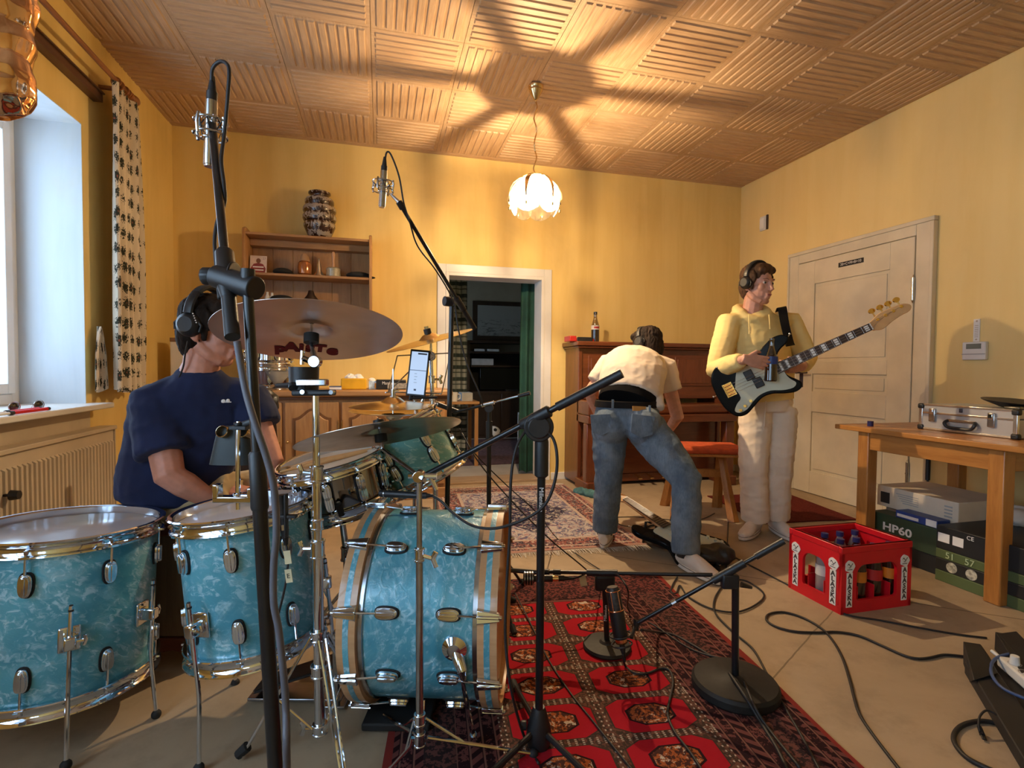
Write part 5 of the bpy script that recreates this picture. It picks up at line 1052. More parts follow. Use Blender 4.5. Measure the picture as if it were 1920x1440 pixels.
# cowbell
cbt = thing('cowbell', 'grey metal cowbell on a chrome rod above the smaller floor tom', 'cowbell', D(446, 950, 1.30)); d0_ = 1.30
M().tube([D(446, 955, d0_), D(446, 845, d0_), D(447, 790, d0_)], [.0058, .0058, .005], 10).obj('rod', chrome, cbt)
mkc = frame(D(440, 868, d0_+.06), UP, RH); q = M().at(mkc); ring = []; n = 24
def cbring(z, a, b): return [(a*math.copysign(abs(cos(t))**.6, cos(t)), b*math.copysign(abs(sin(t))**.6, sin(t)), z) for t in [2*pi*k/n for k in range(n)]]
lv = [cbring(0, .058, .036), cbring(.055, .047, .028), cbring(.092, .040, .020), cbring(.096, .038, .018)]; vs = [v for l in lv for v in l]+[v for l in (cbring(.090, .038, .018), cbring(0.0, .0555, .0335)) for v in l]
f = [(i*n+j, i*n+(j+1) % n, (i+1)*n+(j+1) % n, (i+1)*n+j) for i in (0, 1, 2, 4) for j in range(n)]+[(3*n+j, 3*n+(j+1) % n, 4*n+(j+1) % n, 4*n+j) for j in range(n)] + [(5*n+j, 5*n+(j+1) % n, (j+1) % n, j) for j in range(n)]+[tuple(range(3*n, 4*n))]
cbm = pbr('grey_cowbell_steel', (.030, .036, .036), .5, .1, .15, 12, spec=.3); q.add(vs, f).obj('bell', cbm, cbt, smooth=.8)
for s in (-1, 1): M().at(frame(D(440+s*19, 811, d0_+.035), -FH+UP*.35, RH)).lathe([(.0145, -.02), (.0155, .014), (.0135, .016), (.0125, -.02)], 24).obj('end_tube', brass, cbt)
M().at(frame(D(447, 801, d0_), UP, RH)).box(-.018, .024, -.012, .03, -.006, .004).cyl(.011, .004, .012, 12).tube([(.008, 0, .006), (.034, -.004, .014)], [(.003, .008)]*2).obj('clamp', black, cbt, bev=.002)
M().at(frame(D(441, 934, d0_), UP, RH)).box(-.052, -.036, -.012, .012, -.002, .036).box(-.052, .052, -.012, .012, -.010, .006).box(.034, .052, -.012, .012, -.002, .028).obj('hoop_mount', chrome, cbt, bev=.003); collar(cbt, D(446, 930, d0_), .010, .014, UP, RH)
# snare drums on the sideboard
sx0 = Y(505, 725, 4.47).x
for n, (z, h_, shl, lab) in enumerate(((.897, .13, w_pi, 'wood shell snare drum lying on the sideboard beneath the chrome one'), (1.08, .10, chrome, 'chrome snare drum stacked on the wooden snare on the sideboard'))):
    drum('stored_snare', lab, .168, h_, 8, Matrix.Translation((sx0, 4.47, z+.03)), shl, .2+n*.3, lug_in=.05, n=40)
t_ = thing('grey_cloth', 'grey cloth draped over the edge of the wooden snare drum', 'cloth', (sx0+.13, 4.35, .98)); q = M()
_A, _B, _T = Y(496, 694, 4.28), Y(549, 697, 4.36), Y(519, 729, 4.275); _m = lerp(_A, _B, .45)-V((0, .012, .004))
q.add([_A, _m, _B, lerp(_A, _T, .5)-V((0, .006, 0)), _T, lerp(_B, _T, .5)-V((0, .01, 0)), _A+V((.02, .10, .006)), _B+V((-.01, .09, .006))], [(0, 3, 1), (1, 3, 4), (1, 4, 5), (1, 5, 2), (0, 1, 6), (1, 7, 6), (1, 2, 7)])
o = q.obj('cloth', pbr('grey_felt_cloth', (.17, .16, .15), .95), t_, smooth=2); sd = o.modifiers.new('s', 'SOLIDIFY'); sd.thickness = .006
# ================================================================ microphones and their stands
def plug(t_, p, ax_, r=.0095, L=.055):
    ax_ = V(ax_).normalized(); M().tube([p, p+ax_*.022], r, 12).tube([p+ax_*.018, p+ax_*L], [r*.9, r*.42], 12).obj('plug', black, t_)
def ringm(q, c, n_, r, t_, k=18):
    m = frame(c, n_); q.tube([m @ V((r*cos(2*pi*i/k), r*sin(2*pi*i/k), 0)) for i in range(k)], t_, 6, closed=True)
def pencil(name, lab, a, b, r, up, arm, R=.032):
    # slim metal microphone from plug end a to capsule end b with a wire shock mount held at 'arm'
    t_ = thing(name, lab, 'microphone', b); u_ = (b-a).normalized(); L = (b-a).length
    M().tube([a, a+u_*L*.97, a+u_*L*.975, b], [r, r, r*.86, r*.86], 18).obj('body', silver, t_)
    q = M(); c = lerp(a, b, .42)
    for s in (-1, 1): ringm(q, c+u_*s*.014, u_, R, .0022); ringm(q, c+u_*s*.020, u_, r*1.35, .002)
    m = frame(c, u_)
    for k in range(4):
        g = k*pi/2+.5; e = V((cos(g), sin(g), 0)); q.tube([m @ (e*R+V((0, 0, -.02))), m @ (e*(R+.003)), m @ (e*R+V((0, 0, .02)))], .0034, 6)
    q.obj('shock_mount', silver, t_)
    q = M()
    for k in range(8):
        g = k*pi/4+.5; e = V((cos(g), sin(g), 0)); e2 = V((cos(g+.5), sin(g+.5), 0)); z_ = .018 if k % 2 else -.018; q.tube([m @ (e*R+V((0, 0, z_))), m @ (e2*r*1.3-V((0, 0, z_)))], .0013, 5)
    q.obj('elastic', black, t_)
    M().tube([c+(arm-c).normalized()*R, lerp(c, arm, .7), arm], [.0045, .006, .007], 8).obj('swivel', silver, t_)
    plug(t_, a+u_*.004, -u_, r*.92); return t_
d1 = .86
pa, pb = D(465, 548, d1), D(514, 1430, d1); pd = (pb-pa).normalized(); foot = pa+pd*((pa.z)/-pd.z)
s1 = thing('microphone_stand', 'tall black overhead microphone stand nearest the camera at left', 'mic stand', (foot.x, foot.y, 0))
jm = pa+(pb-pa)*.37; jn_ = pa+(pb-pa)*.455
M().tube([pa, jm], .0085, 14).obj('upper_tube', blackm, s1); M().tube([jn_-pd*.02, foot+UP*.05], .0118, 14).obj('lower_tube', blackm, s1)
M().tube([jm-pd*.025, jm-pd*.02, jm+pd*.03, jn_, jn_+pd*.005], [.0105, .0135, .0135, .0145, .013], 16).obj('height_clutch', black, s1)
tripod(s1, V((foot.x, foot.y, 0)), .16, .05, .34, [radians(-75), radians(45), radians(165)], blackm, .0075)
ba, bb_ = D(436, 632, .835), D(398, 233, 1.055); bj = lerp(ba, bb_, .24)
M().tube([lerp(ba, bb_, .10), bb_], .0078, 14).obj('boom', blackm, s1); M().tube([ba, lerp(ba, bb_, .17)], .0118, 14).obj('boom_grip', black, s1)
M().tube([lerp(ba, bb_, .15), lerp(ba, bb_, .20), lerp(ba, bb_, .34), lerp(ba, bb_, .35)], [.012, .0165, .0155, .012], 14).obj('boom_sleeve', black, s1)
M().tube([bj-RH*.018, pa+UP*.006+RH*.014], [.020, .020], 20).tube([bj+RH*.012, bj+RH*.016], [.025, .025], 20).obj('tilt_clutch', black, s1, bev=.002)
M().tube([bj-RH*.014, bj-RH*.024, bj-RH*.040], [.011, .0155, .0155], 10).obj('tilt_knob', black, s1, bev=.002)
M().tube([pa+UP*.02, pa+UP*.038], .0115, 12).obj('top_knob', black, s1)
pencil('overhead_microphone', 'silver overhead microphone in a shock mount at upper left', D(397, 190, 1.06), D(393, 313, 1.06), .0115, UP, bb_, .031)
def cable(lab, pts, r=.0032, mat=cablem, n=6, name='cable', cat='cable', plug_=None):
    P = smoothpts(pts, n); t_ = M().tube(P, r, 7).obj(name, mat, None, lab, cat, smooth=2.); return t_
cable('black cable looping over the upper left microphone and down its boom', [D(397, 152, 1.055), D(399, 128, 1.05), D(414, 115, 1.04), D(429, 128, 1.03), D(427, 180, 1.03), D(421, 250, 1.03), D(415, 300, 1.0), D(420, 345, .98), D(421, 380, .97), D(408, 415, .955), D(403, 450, .94), D(406, 500, .90), D(412, 560, .87)], .0037)
cable('thick grey cable hanging from the left boom clutch to the floor', [D(444, 640, .83), D(452, 690, .83), D(462, 740, .825), D(480, 800, .82), D(500, 860, .82), D(514, 920, .82), D(518, 1000, .82), D(513, 1060, .82), D(513, 1130, .82), D(522, 1180, .82), D(530, 1250, .82), D(536, 1330, .82), D(538, 1440, .82), Z(545, 1560)+UP*.004, Z(600, 1640)+UP*.004], .0058, greyc)
# second overhead
j2_ = D(847, 566, 2.22); fp = D(835, 950, 2.22); fp.z = 0
s2m = thing('microphone_stand', 'black overhead microphone stand rising in front of the doorway', 'mic stand', (fp.x, fp.y, 0))
M().tube([j2_-UP*.02, V((fp.x, fp.y, .06))], .011, 12).obj('pole', blackm, s2m)
b0, b1 = D(890, 616, 2.26), D(748, 379, 1.86); M().tube([b0, b1], .0075, 12).obj('boom', blackm, s2m); M().tube([b0, lerp(b0, b1, .17)], .011, 12).obj('boom_grip', black, s2m)
M().tube([lerp(b0, b1, .18), lerp(b0, b1, .28)], .014, 12).obj('boom_sleeve', black, s2m); M().tube([j2_-CW*.02-RH*.03, j2_-RH*.0], .021, 18).obj('tilt_clutch', black, s2m, bev=.002)
M().tube([lerp(b0, b1, .96), lerp(b0, b1, 1.0)], .012, 12).obj('boom_clutch', black, s2m); tripod(s2m, V((fp.x, fp.y, 0)), .2, .08, .32, [radians(10), radians(130), radians(250)], blackm, .007)
pencil('overhead_microphone', 'silver overhead microphone in a shock mount in front of the back wall', D(720, 321, 1.86), D(716, 389, 1.86), .0122, UP, b1, .038)
cable('thin black cable looping from the middle overhead microphone along its boom', [D(722, 302, 1.86), D(725, 286, 1.86), D(733, 290, 1.86), D(748, 330, 1.86), D(757, 380, 1.87), D(768, 415, 1.9), D(778, 450, 1.95), D(790, 472, 2.0), D(818, 508, 2.08), D(850, 565, 2.19), D(860, 620, 2.2), D(875, 680, 2.2), D(900, 740, 2.2), D(905, 760, 2.22)], .0032)
# stand with the hi-hat microphone
fp = D(917, 1000, 2.32); fp.z = 0; h0 = D(917, 765, 2.32)
s3m = thing('microphone_stand', 'black microphone stand with small boom between hi-hat and doorway', 'mic stand', (fp.x, fp.y, 0))
M().tube([h0+UP*.012, V((fp.x, fp.y, .05))], .0105, 12).obj('pole', blackm, s3m); M().tube([D(917, 790, 2.32), D(917, 835, 2.32)], .0155, 12).obj('height_clutch', black, s3m); M().tube([h0-CW*.02, h0+CW*.01], .020, 16).obj('tilt_clutch', black, s3m, bev=.002)
b0, b1 = D(850, 774, 2.34), D(994, 737, 2.24); M().tube([lerp(b0, b1, .5), lerp(b0, b1, .88)], .0048, 10).obj('boom_rod', chrome, s3m); M().tube([lerp(b0, b1, .85), b1], [.0075, .009], 12).obj('boom_grip', black, s3m); M().tube([b0, lerp(b0, b1, .44)], .007, 10).obj('boom', blackm, s3m); M().tube([lerp(b0, b1, .38), lerp(b0, b1, .54)], .009, 10).obj('boom_sleeve', silver, s3m)
tripod(s3m, V((fp.x, fp.y, 0)), .30, .12, .27, [radians(160), radians(280), radians(40)], blackm, .007)
hm_ = thing('hi_hat_microphone', 'black pencil microphone pointing at the hi-hat', 'microphone', D(825, 772, 2.34)); M().tube([D(858, 772, 2.34), D(818, 757, 2.33)], .011, 12).obj('body', black, hm_); M().tube([D(822, 758, 2.33), D(816, 756, 2.33)], .0118, 12).obj('capsule_ring', silver, hm_)
# front stand
d2 = 1.40; fp = Z(1010, 1402); t0_ = D(1016, 800, d2); fb_ = V((fp.x, fp.y, 0)); pdir = (t0_-fb_).normalized(); at = lambda k: lerp(fb_, t0_, k)
s4 = thing('microphone_stand', 'black boom microphone stand with white lettering in the centre foreground', 'mic stand', fb_)
M().tube([at(.05), at(.87)], .0112, 14).obj('lower_tube', blackm, s4); M().tube([at(.85), at(.855), at(.955), at(.97)], [.014, .019, .019, .016], 16).obj('height_clutch', black, s4)
M().at(frame(D(1010, 800, d2-.012), -FH)).cyl(.040, -.014, .014, 26).cyl(.03, .014, .022, 20).obj('tilt_clutch', black, s4, bev=.003)
b0, b1 = D(800, 890, 1.50), D(1166, 700, 1.30); M().tube([b0, lerp(b0, b1, .95)], .0085, 12).obj('boom', blackm, s4); M().tube([lerp(b0, b1, .70), b1], .0122, 14).obj('boom_grip', black, s4); M().tube([lerp(b0, b1, .52), lerp(b0, b1, .53), lerp(b0, b1, .66), lerp(b0, b1, .665)], [.012, .0155, .0165, .013], 14).obj('boom_sleeve', black, s4)
_tc = (C0-at(.79)).normalized(); _tc = (_tc-pdir*_tc.dot(pdir)).normalized(); txt('Millenium', .0175, paper, s4, frame(at(.785)+_tc*.0122, _tc, -pdir), 'lettering', 1.0)
M().at(frame(fb_, UP)).lathe([(0, .005), (.030, .005), (.037, .03), (.034, .06), (.022, .105), (.016, .12), (0, .12)], 16).obj('base_hub', black, s4)
for e in (Z(963, 1290), Z(1130, 1490), Z(905, 1475)):
    d = V((e.x-fb_.x, e.y-fb_.y, 0)).normalized(); l_ = M().tube([fb_+d*.022+UP*.055, e+UP*.014], .0085, 10).obj('leg', blackm, s4); M().tube([e+UP*.014-d*.035, e+UP*.014+d*.01], .0125, 12).obj('rubber_foot', rubber, l_)
M().at(frame(fb_+UP*.065-RH*.035, -RH)).cyl(.013, 0, .016, 12).obj('leg_knob', black, s4, bev=.002)
m_ = thing('snare_microphone', 'black microphone lying level beside the rack tom on the front boom', 'microphone', D(750, 927, 1.53)); a, b = D(786, 929, 1.52), D(713, 925, 1.56); M().tube([a, lerp(a, b, .5), lerp(a, b, .9), b], [.0095, .0105, .0115, .0105], 14).obj('body', black, m_); M().tube([lerp(a, b, .86), lerp(a, b, .88)], .0122, 14).obj('ring', silver, m_); M().tube([lerp(a, b, .1), b0], .006, 8).obj('clip', black, m_); plug(m_, a, RH, .0095, .04)
cable('black cable sagging in front of the bass drum to the front stand', [D(812, 930, 1.50), D(828, 940, 1.48), D(850, 962, 1.46), D(885, 985, 1.42), D(925, 991, 1.38), D(968, 980, 1.34), D(1010, 958, 1.33), D(1031, 930, 1.33), D(1043, 888, 1.34), D(1044, 850, 1.36), D(1037, 822, 1.37), D(1022, 806, 1.37)], .0042)
cable('black cable hanging from the front boom clutch down to the rug', [D(985, 808, 1.385), D(968, 840, 1.37), D(958, 900, 1.36), D(956, 1000, 1.36), D(950, 1100, 1.36), D(948, 1200, 1.36), D(960, 1300, 1.36), Z(985, 1395)+UP*.012, Z(1010, 1440)+UP*.012], .004)
# low stand with round base, bass drum microphone
sbp = Z(1138, 1214, .009); ds = depth(sbp); s5 = thing('low_microphone_stand', 'short black stand with small round base on the red rug', 'mic stand', sbp); tT = D(1133, 1080, ds)
M().at(frame(sbp, UP)).lathe([(0, 0), (.088, 0), (.092, .006), (.088, .016), (.03, .022), (.022, .03), (0, .03)], 36).obj('round_base', pbr('cast_iron', (.016, .015, .013), .6, .2, .2, 60), s5)
M().tube([sbp+UP*.02, tT+UP*.0], .0105, 12).obj('pole', blackm, s5); M().at(frame(tT-UP*.025, -FH, RH)).box(-.036, .040, -.03, .03, -.016, .016).obj('boom_joint', black, s5, bev=.008)
b0, b1 = D(1012, 1072, ds+.02), D(1336, 1078, ds-.14); M().tube([b0, b1], .0072, 12).obj('boom', blackm, s5); M().tube([lerp(b0, b1, .29), lerp(b0, b1, .47)], .0125, 12).obj('boom_sleeve', black, s5); M().tube([lerp(b0, b1, .0), lerp(b0, b1, .06)], .0105, 12).tube([lerp(b0, b1, .085), lerp(b0, b1, .13)], .0105, 12).obj('boom_clutch', black, s5)
_tc = (C0-sbp).normalized(); _tc.z = 0; txt('Millenium', .016, paper, s5, frame(lerp(sbp, tT, .50)+_tc.normalized()*.0115, _tc, UP), 'lettering')
m_ = thing('bass_drum_microphone', 'black bass drum microphone hanging from the low horizontal boom', 'microphone', D(1000, 1088, ds)); c = D(992, 1084, ds-.01)
M().tube([c-RH*.022, c-RH*.008, c+RH*.012, c+RH*.02], [.021, .026, .026, .018], 18).obj('grille', pbr('ribbed_grille', (.022, .02, .018), .4, .5, .3, 60), m_)
for k in range(4): M().tube([c-RH*(.018-.010*k), c-RH*(.015-.010*k)], .0268, 18).obj('grille_ring', chrome_dull, m_)
M().tube([c+RH*.018, c+RH*.09], .0135, 12).tube([c+RH*.045+UP*.022, c+RH*.045], .012, 10).obj('body', black, m_); M().tube([c+RH*.088, c+RH*.112], .0115, 14).obj('connector_ring', brass, m_); plug(m_, c+RH*.112, RH, .0105, .06)
t_ = thing('boom_tail', 'black mic boom reaching from behind the bass drum to its microphone', 'mic stand', D(965, 1070, ds)); M().tube([D(940, 1068, ds+.02), D(1018, 1074, ds+.01)], .0085, 10).obj('boom', blackm, t_)
t_ = thing('cable_tag', 'cream tape tag hanging on the bass drum microphone cable', 'tag', D(1091, 1090, ds)); M().at(frame(D(1093, 1088, ds-.01), -CW, RH*.97+UP*.2)).box(-.013, .013, -.022, .018, -.001, .001).obj('tag', pbr('masking_tape', (.58, .50, .30), .7), t_)
cable('black cable running from the bass drum microphone behind the small stand', [c+RH*.165, D(1085, 1082, ds-.02), D(1110, 1072, ds-.03), D(1150, 1075, ds-.06), D(1165, 1085, ds-.08), D(1178, 1110, ds-.1), Z(1180, 1150)+UP*.01, Z(1230, 1180)+UP*.012, Z(1300, 1225)+UP*.012, Z(1385, 1262)+UP*.04], .0034)
# big round base with boom and condenser microphone
bbp = Z(1378, 1292, .008); db = depth(bbp); s6 = thing('low_microphone_stand', 'black stand with large round base and slanted boom on the rug edge', 'mic stand', bbp); jt = D(1379, 1085, db-.01)
M().at(frame(bbp, UP)).lathe([(0, 0), (.135, 0), (.139, .006), (.138, .026), (.130, .036), (.04, .042), (.026, .05), (0, .05)], 44).obj('round_base', pbr('cast_iron_large', (.010, .009, .008), .6, .2, .2, 60), s6)
M().tube([bbp+UP*.04, jt-UP*.01], .0118, 12).obj('pole', blackm, s6); b0, b1 = D(1192, 1170, db+.06), D(1470, 1014, db-.08)
M().tube([b0, lerp(b0, b1, .97)], .0072, 12).obj('boom', blackm, s6); M().tube([lerp(b0, b1, .82), b1], .0108, 12).obj('boom_grip', black, s6); M().tube([lerp(b0, b1, .54), lerp(b0, b1, .75)], .0135, 12).obj('boom_sleeve', black, s6)
M().at(frame(lerp(b0, b1, .65)-UP*.028, -FH, RH)).box(-.026, .03, -.028, .02, -.014, .014).obj('boom_joint', black, s6, bev=.006); M().tube([jt+RH*.02-UP*.02, jt+RH*.055-UP*.03], [.010, .005], 8).obj('tilt_lever', black, s6)
M().tube([lerp(b0, b1, .26), lerp(b0, b1, .29)], .0095, 10).obj('boom_clip', silver, s6)
m_ = thing('condenser_microphone', 'black large condenser microphone with copper bands in front of the small base', 'microphone', D(1150, 1150, db+.02)); ma, mb2 = D(1148, 1100, db+.04), D(1164, 1196, db+.02); u_ = (mb2-ma).normalized(); copper = pbr('copper', (.85, .42, .22), .2, 1., .05)
M().tube([ma, ma+u_*.012, lerp(ma, mb2, .45)], [.018, .0245, .0245], 20).obj('grille', pbr('grey_mesh', (.05, .045, .045), .5, .5, .3, 90), m_); M().tube([lerp(ma, mb2, .44), lerp(ma, mb2, .47), mb2], [.0255, .026, .024], 20).obj('body', black, m_)
q = M(); 
for s in (-1, 1): e = (-CW*.9+RH*.5*s); e = (e-u_*e.dot(u_)).normalized(); q.tube([ma+u_*.012+e*.0245, lerp(ma, mb2, .44)+e*.0255], .0022, 6)
ringm(q, lerp(ma, mb2, .45), u_, .0255, .0028); ringm(q, ma+u_*.012, u_, .0245, .0018); q.obj('copper_band', copper, m_)
M().tube([mb2, mb2+u_*.016], .020, 18).obj('connector_ring', copper, m_); q = M(); ringm(q, mb2-u_*.01, u_, .036, .003); ringm(q, mb2+u_*.02, u_, .034, .003); q.tube([mb2+RH*.036, b0], .006, 8); q.tube([b0-UP*.02, b0+UP*.012, b0+RH*.012], .011, 10); q.obj('shock_mount', black, m_); plug(m_, mb2+u_*.018, u_, .0095, .06)
# clip mic on the smaller floor tom
m_ = thing('clip_microphone', 'small black clip-on microphone on the smaller floor tom rim', 'microphone', D(528, 960, 1.26)); a, b = D(526, 928, 1.262), D(534, 1000, 1.262)
M().tube([a-RH*.0, lerp(a, b, .5)], [.014, .013], 14).obj('head', black, m_); M().tube([lerp(a, b, .45), lerp(a, b, .78)], .0095, 12).obj('body', black, m_); M().tube([lerp(a, b, .76), lerp(a, b, .90)], .0105, 12).obj('silver_ring', silver, m_); M().tube([lerp(a, b, .9), lerp(a, b, 1.3)], [.0105, .005], 12).obj('plug', black, m_)
M().at(frame(D(530, 967, 1.255), -FH, RH)).box(-.030, .036, -.004, .004, -.004, .012).box(.008, .014, -.05, .055, -.002, .014).box(-.016, -.01, -.05, .055, -.002, .014).obj('clip', black, m_, bev=.002)
cable('thin black cable with cream tape tags hanging down the smaller floor tom', [D(537, 1022, 1.262), D(540, 1050, 1.255), D(536, 1090, 1.25), D(530, 1120, 1.25), D(520, 1160, 1.25), D(512, 1200, 1.25), D(505, 1270, 1.24), Z(520, 1400)+UP*.004, Z(560, 1470)+UP*.004], .0028)
for n, (x, y, lab) in enumerate(((539, 1045, 'upper cream tape tag on the floor tom cable'), (541, 1080, 'lower cream tape tag lettered E on the floor tom cable'))):
    t_ = thing('tape_tag', lab, 'tag', D(x, y, 1.25), 'tape tags on the floor tom cable'); mk = frame(D(x, y, 1.246), -CW, RH+UP*.15); M().at(mk).box(-.0075, .0085, -.016, .016, -.001, .001).obj('tag', pbr('tape_cream_%d' % n, (.58, .50, .30), .7), t_)
    if n: txt('E', .016, black, t_, mk @ Matrix.Translation((0, 0, .0012)), 'lettering')
# tablet on a folding music stand
ms = thing('music_stand', 'folding chrome wire music stand behind the tablet', 'stand', D(780, 1000, 2.45)); dm_ = 2.46
A_, B_, C_, D__ = D(745, 667, dm_), D(845, 662, dm_), D(828, 738, dm_-.08), D(728, 735, dm_-.08); q = M()
for a, b in ((A_, B_), (A_, D__), (B_, C_), (D__, C_), (lerp(A_, B_, .5), lerp(D__, C_, .5)), (D__, lerp(A_, B_, .55))): q.tube([a, b], .0032, 6)
q.tube([C_, C_-FH*.05], .003).tube([D__, D__-FH*.05], .003); q.obj('desk_frame', chrome_dull, ms)
mf = lerp(C_, D__, .5); M().tube([mf, V((mf.x, mf.y+.05, .1))], .008, 10).obj('pole', chrome_dull, ms); tripod(ms, V((mf.x, mf.y+.05, 0)), .35, .12, .25, [radians(0), radians(120), radians(240)], chrome_dull, .005, True)
tbt = thing('tablet', 'tablet with bright pale blue page clamped upright behind the drum kit', 'tablet', D(782, 740, 2.36)); mk = frame(D(782, 701, 2.36), -CW*.95+UP*.12+RH*-.25, RH*.94+UP*.30)
sc_ = Mat('tablet_screen', .3); sc_.b.inputs['Emission Color'].default_value = (.55, .72, 1, 1); sc_.b.inputs['Emission Strength'].default_value = .75; sc_.col((.02, .02, .02))
TL, TR, BR, BL = D(778, 658, 2.375), D(812, 660, 2.375), D(789, 742, 2.35), D(755, 738, 2.35)
xa_ = ((TR-TL)+(BR-BL))*.5; ya_ = ((TL-BL)+(TR-BR))*.5; cen = (TL+TR+BL+BR)/4; mk = Matrix.Translation(cen) @ Matrix(((*xa_, 0), (*ya_, 0), (*(-CW), 0), (0, 0, 0, 1))).transposed()
mk = frame(cen, xa_.cross(ya_), xa_); w_, h_ = xa_.length/2, ya_.length/2
M().at(mk).box(-w_*1.08, w_*1.08, -h_*1.05, h_*1.05, -.008, 0).obj('case', black, tbt, bev=.003); M().at(mk).box(-w_*.90, w_*.90, -h_*.95, h_*.95, 0, .0008).obj('screen', sc_.m, tbt, smooth=0)
ik = pbr('screen_ink', (.10, .14, .25), .5); q = M().at(mk); q.box(-w_*.2, w_*.8, h_*.83, h_*.90, .0008, .0014).box(-w_*.9, w_*.9, h_*.10, h_*.125, .0008, .0014).box(-w_*.25, w_*.0, -h_*.80, -h_*.72, .0008, .0014)
for i in range(4): q.box(-w_*.35, w_*(-.1+.08*(i % 2)), -h_*(.05+.13*i), -h_*(.035+.13*i), .0008, .0014)
q.obj('page_print', ik, tbt, smooth=0); M().tube([cen+ya_*-.5, cen+ya_*-.62+FH*.01], .010, 10).tube([cen-ya_*.58, D(820, 745, 2.36)], .006, 8).obj('holder', black, tbt)
# ================================================================ people
def hand(q, W, f, n_, t_, s=1., curl=(.5, .6, .5), spread=.0, thumb=.5):
    # palm from wrist W along f; n_ = the way the palm faces; t_ = the thumb's side
    f = V(f).normalized(); n_ = (V(n_)-f*V(n_).dot(f)).normalized(); t_ = V(t_); t_ = (t_-f*t_.dot(f)-n_*t_.dot(n_)).normalized()
    q.tube([W-f*.02, W+f*.01, W+f*.045*s, W+f*.088*s], [(.026*s, .020*s), (.030*s, .019*s), (.041*s, .016*s), (.040*s, .012*s)], 12, n_)
    for k, (o, L) in enumerate(((.031, .072), (.0105, .082), (-.0105, .076), (-.030, .058))):
        p = W+f*(.086-.006*abs(k-1.3))*s+t_*o*s; d = (f+t_*spread*(1.5-k)*.2).normalized(); pts = [p-d*.03*s, p]; a = 0
        for c, l in zip(curl, (.45, .32, .23)):
            a += c*(1+.08*k); p = p+(d*cos(a)+n_*sin(a))*L*l*s; pts.append(p)
        q.tube(pts, [.0095*s, .0095*s, .0088*s, .0080*s, .0066*s], 10)
    p = W+f*.025*s+t_*.028*s; d = (f*.75+t_*.75).normalized(); d2 = (f*.95+n_*thumb+t_*.1).normalized()
    q.tube([p-d*.015*s, p+d*.012*s, p+d*.038*s, p+d*.038*s+d2*.028*s, p+d*.038*s+d2*.05*s], [.013*s, .0125*s, .0108*s, .0098*s, .0075*s], 10)
def head(q, c, f, up, s=1.):
    f = V(f).normalized(); up = V(up); up = (up-f*up.dot(f)).normalized(); sd = f.cross(up); A = (sd, f, up)
    P = lambda x, y, z: c+sd*x*s+f*y*s+up*z*s
    R_ = lambda *r: tuple(x*s for x in r)
    q.ball(P(0, -.012, .032), R_(.074, .093, .086), A); q.ball(P(0, .030, -.028), R_(.060, .064, .084), A); q.ball(P(0, .052, -.094), R_(.034, .030, .027), A)
    for k in (-1, 1):
        q.tube([P(k*.058, -.005, -.05), P(k*.048, .03, -.082), P(k*.02, .062, -.102)], R_(.022, .020, .018), 8)
        q.ball(P(k*.036, .062, -.018), R_(.024, .022, .026), A); q.ball(P(k*.077, -.010, -.006), R_(.010, .020, .032), A); q.ball(P(k*.074, -.006, -.028), R_(.010, .012, .014), A)
    q.tube([P(0, .086, .018), P(0, .101, -.008), P(0, .113, -.028), P(0, .098, -.034)], R_(.009, .010, .0125, .010), 8); q.ball(P(0, .080, .028), R_(.050, .014, .012), A)
    q.ball(P(0, .091, -.056), R_(.022, .012, .007), A); q.ball(P(0, .090, -.066), R_(.019, .011, .0075), A); q.ball(P(0, .084, -.078), R_(.02, .012, .012), A)
    return P, A
def face_parts(par, P, A, s=1.):
    for k in (-1, 1):
        e = M().ball(P(k*.031, .079, .010), tuple(x*s for x in (.0135, .0075, .0075)), A).obj('eye', pbr('eye_white', (.55, .48, .42), .3) if 'eye_white' not in bpy.data.materials else bpy.data.materials['eye_white'], par)
        M().ball(P(k*.031+.002, .0855, .009), tuple(x*s for x in (.006, .003, .006)), A).obj('iris', black, e)
        M().tube([P(k*.014, .092, .029), P(k*.034, .090, .034), P(k*.050, .078, .029)], [.0018*s, .0026*s, .0012*s], 6).obj('eyebrow', hair_b, par)
    M().ball(P(0, .098, -.058), tuple(x*s for x in (.019, .0055, .004)), A).ball(P(0, .097, -.065), tuple(x*s for x in (.016, .006, .0045)), A).obj('lips', pbr('lips', (.45, .15, .12), .45) if 'lips' not in bpy.data.materials else bpy.data.materials['lips'], par)
def hairdo(par, c, f, up, mat, s=1., back=True, low=.0, fringe=.0, name='hair', rough=.012, lumps=False):
    f = V(f).normalized(); up = V(up); up = (up-f*up.dot(f)).normalized(); sd = f.cross(up); A = (sd, f, up); P = lambda x, y, z: c+sd*x*s+f*y*s+up*z*s; q = M(); R_ = lambda *r: tuple(x*s for x in r)
    q.ball(P(0, -.022, .052), R_(.082, .095, .080), A); q.ball(P(0, .032, .092), R_(.062, .046, .026+fringe), A)
    if back: q.ball(P(0, -.052, -.005), R_(.074, .060, .075+low), A)
    for k in (-1, 1): q.ball(P(k*.070, .000, .035), R_(.016, .048, .045), A); q.ball(P(k*.072, .022, -.005), R_(.008, .012, .030), A); q.ball(P(k*.035, .048, .082), R_(.03, .034, .024), A)
    for k in range(22 if lumps else 0):
        a = k*2.4; z = .02+.11*(k/22); q.ball(P(.062*cos(a)*(1-k/44), -.02+.075*sin(a)*(1-k/44)-.005, .03+z), R_(.024, .028, .009), A, 8, 5)
    return vox(q, name, mat, par, .0045, 2, [(rough*.28, 50, 50, 18), (rough*.16, 120, 120, 45)])
grey_rub = pbr('grey_rubber_line', (.16, .12, .10), .7)
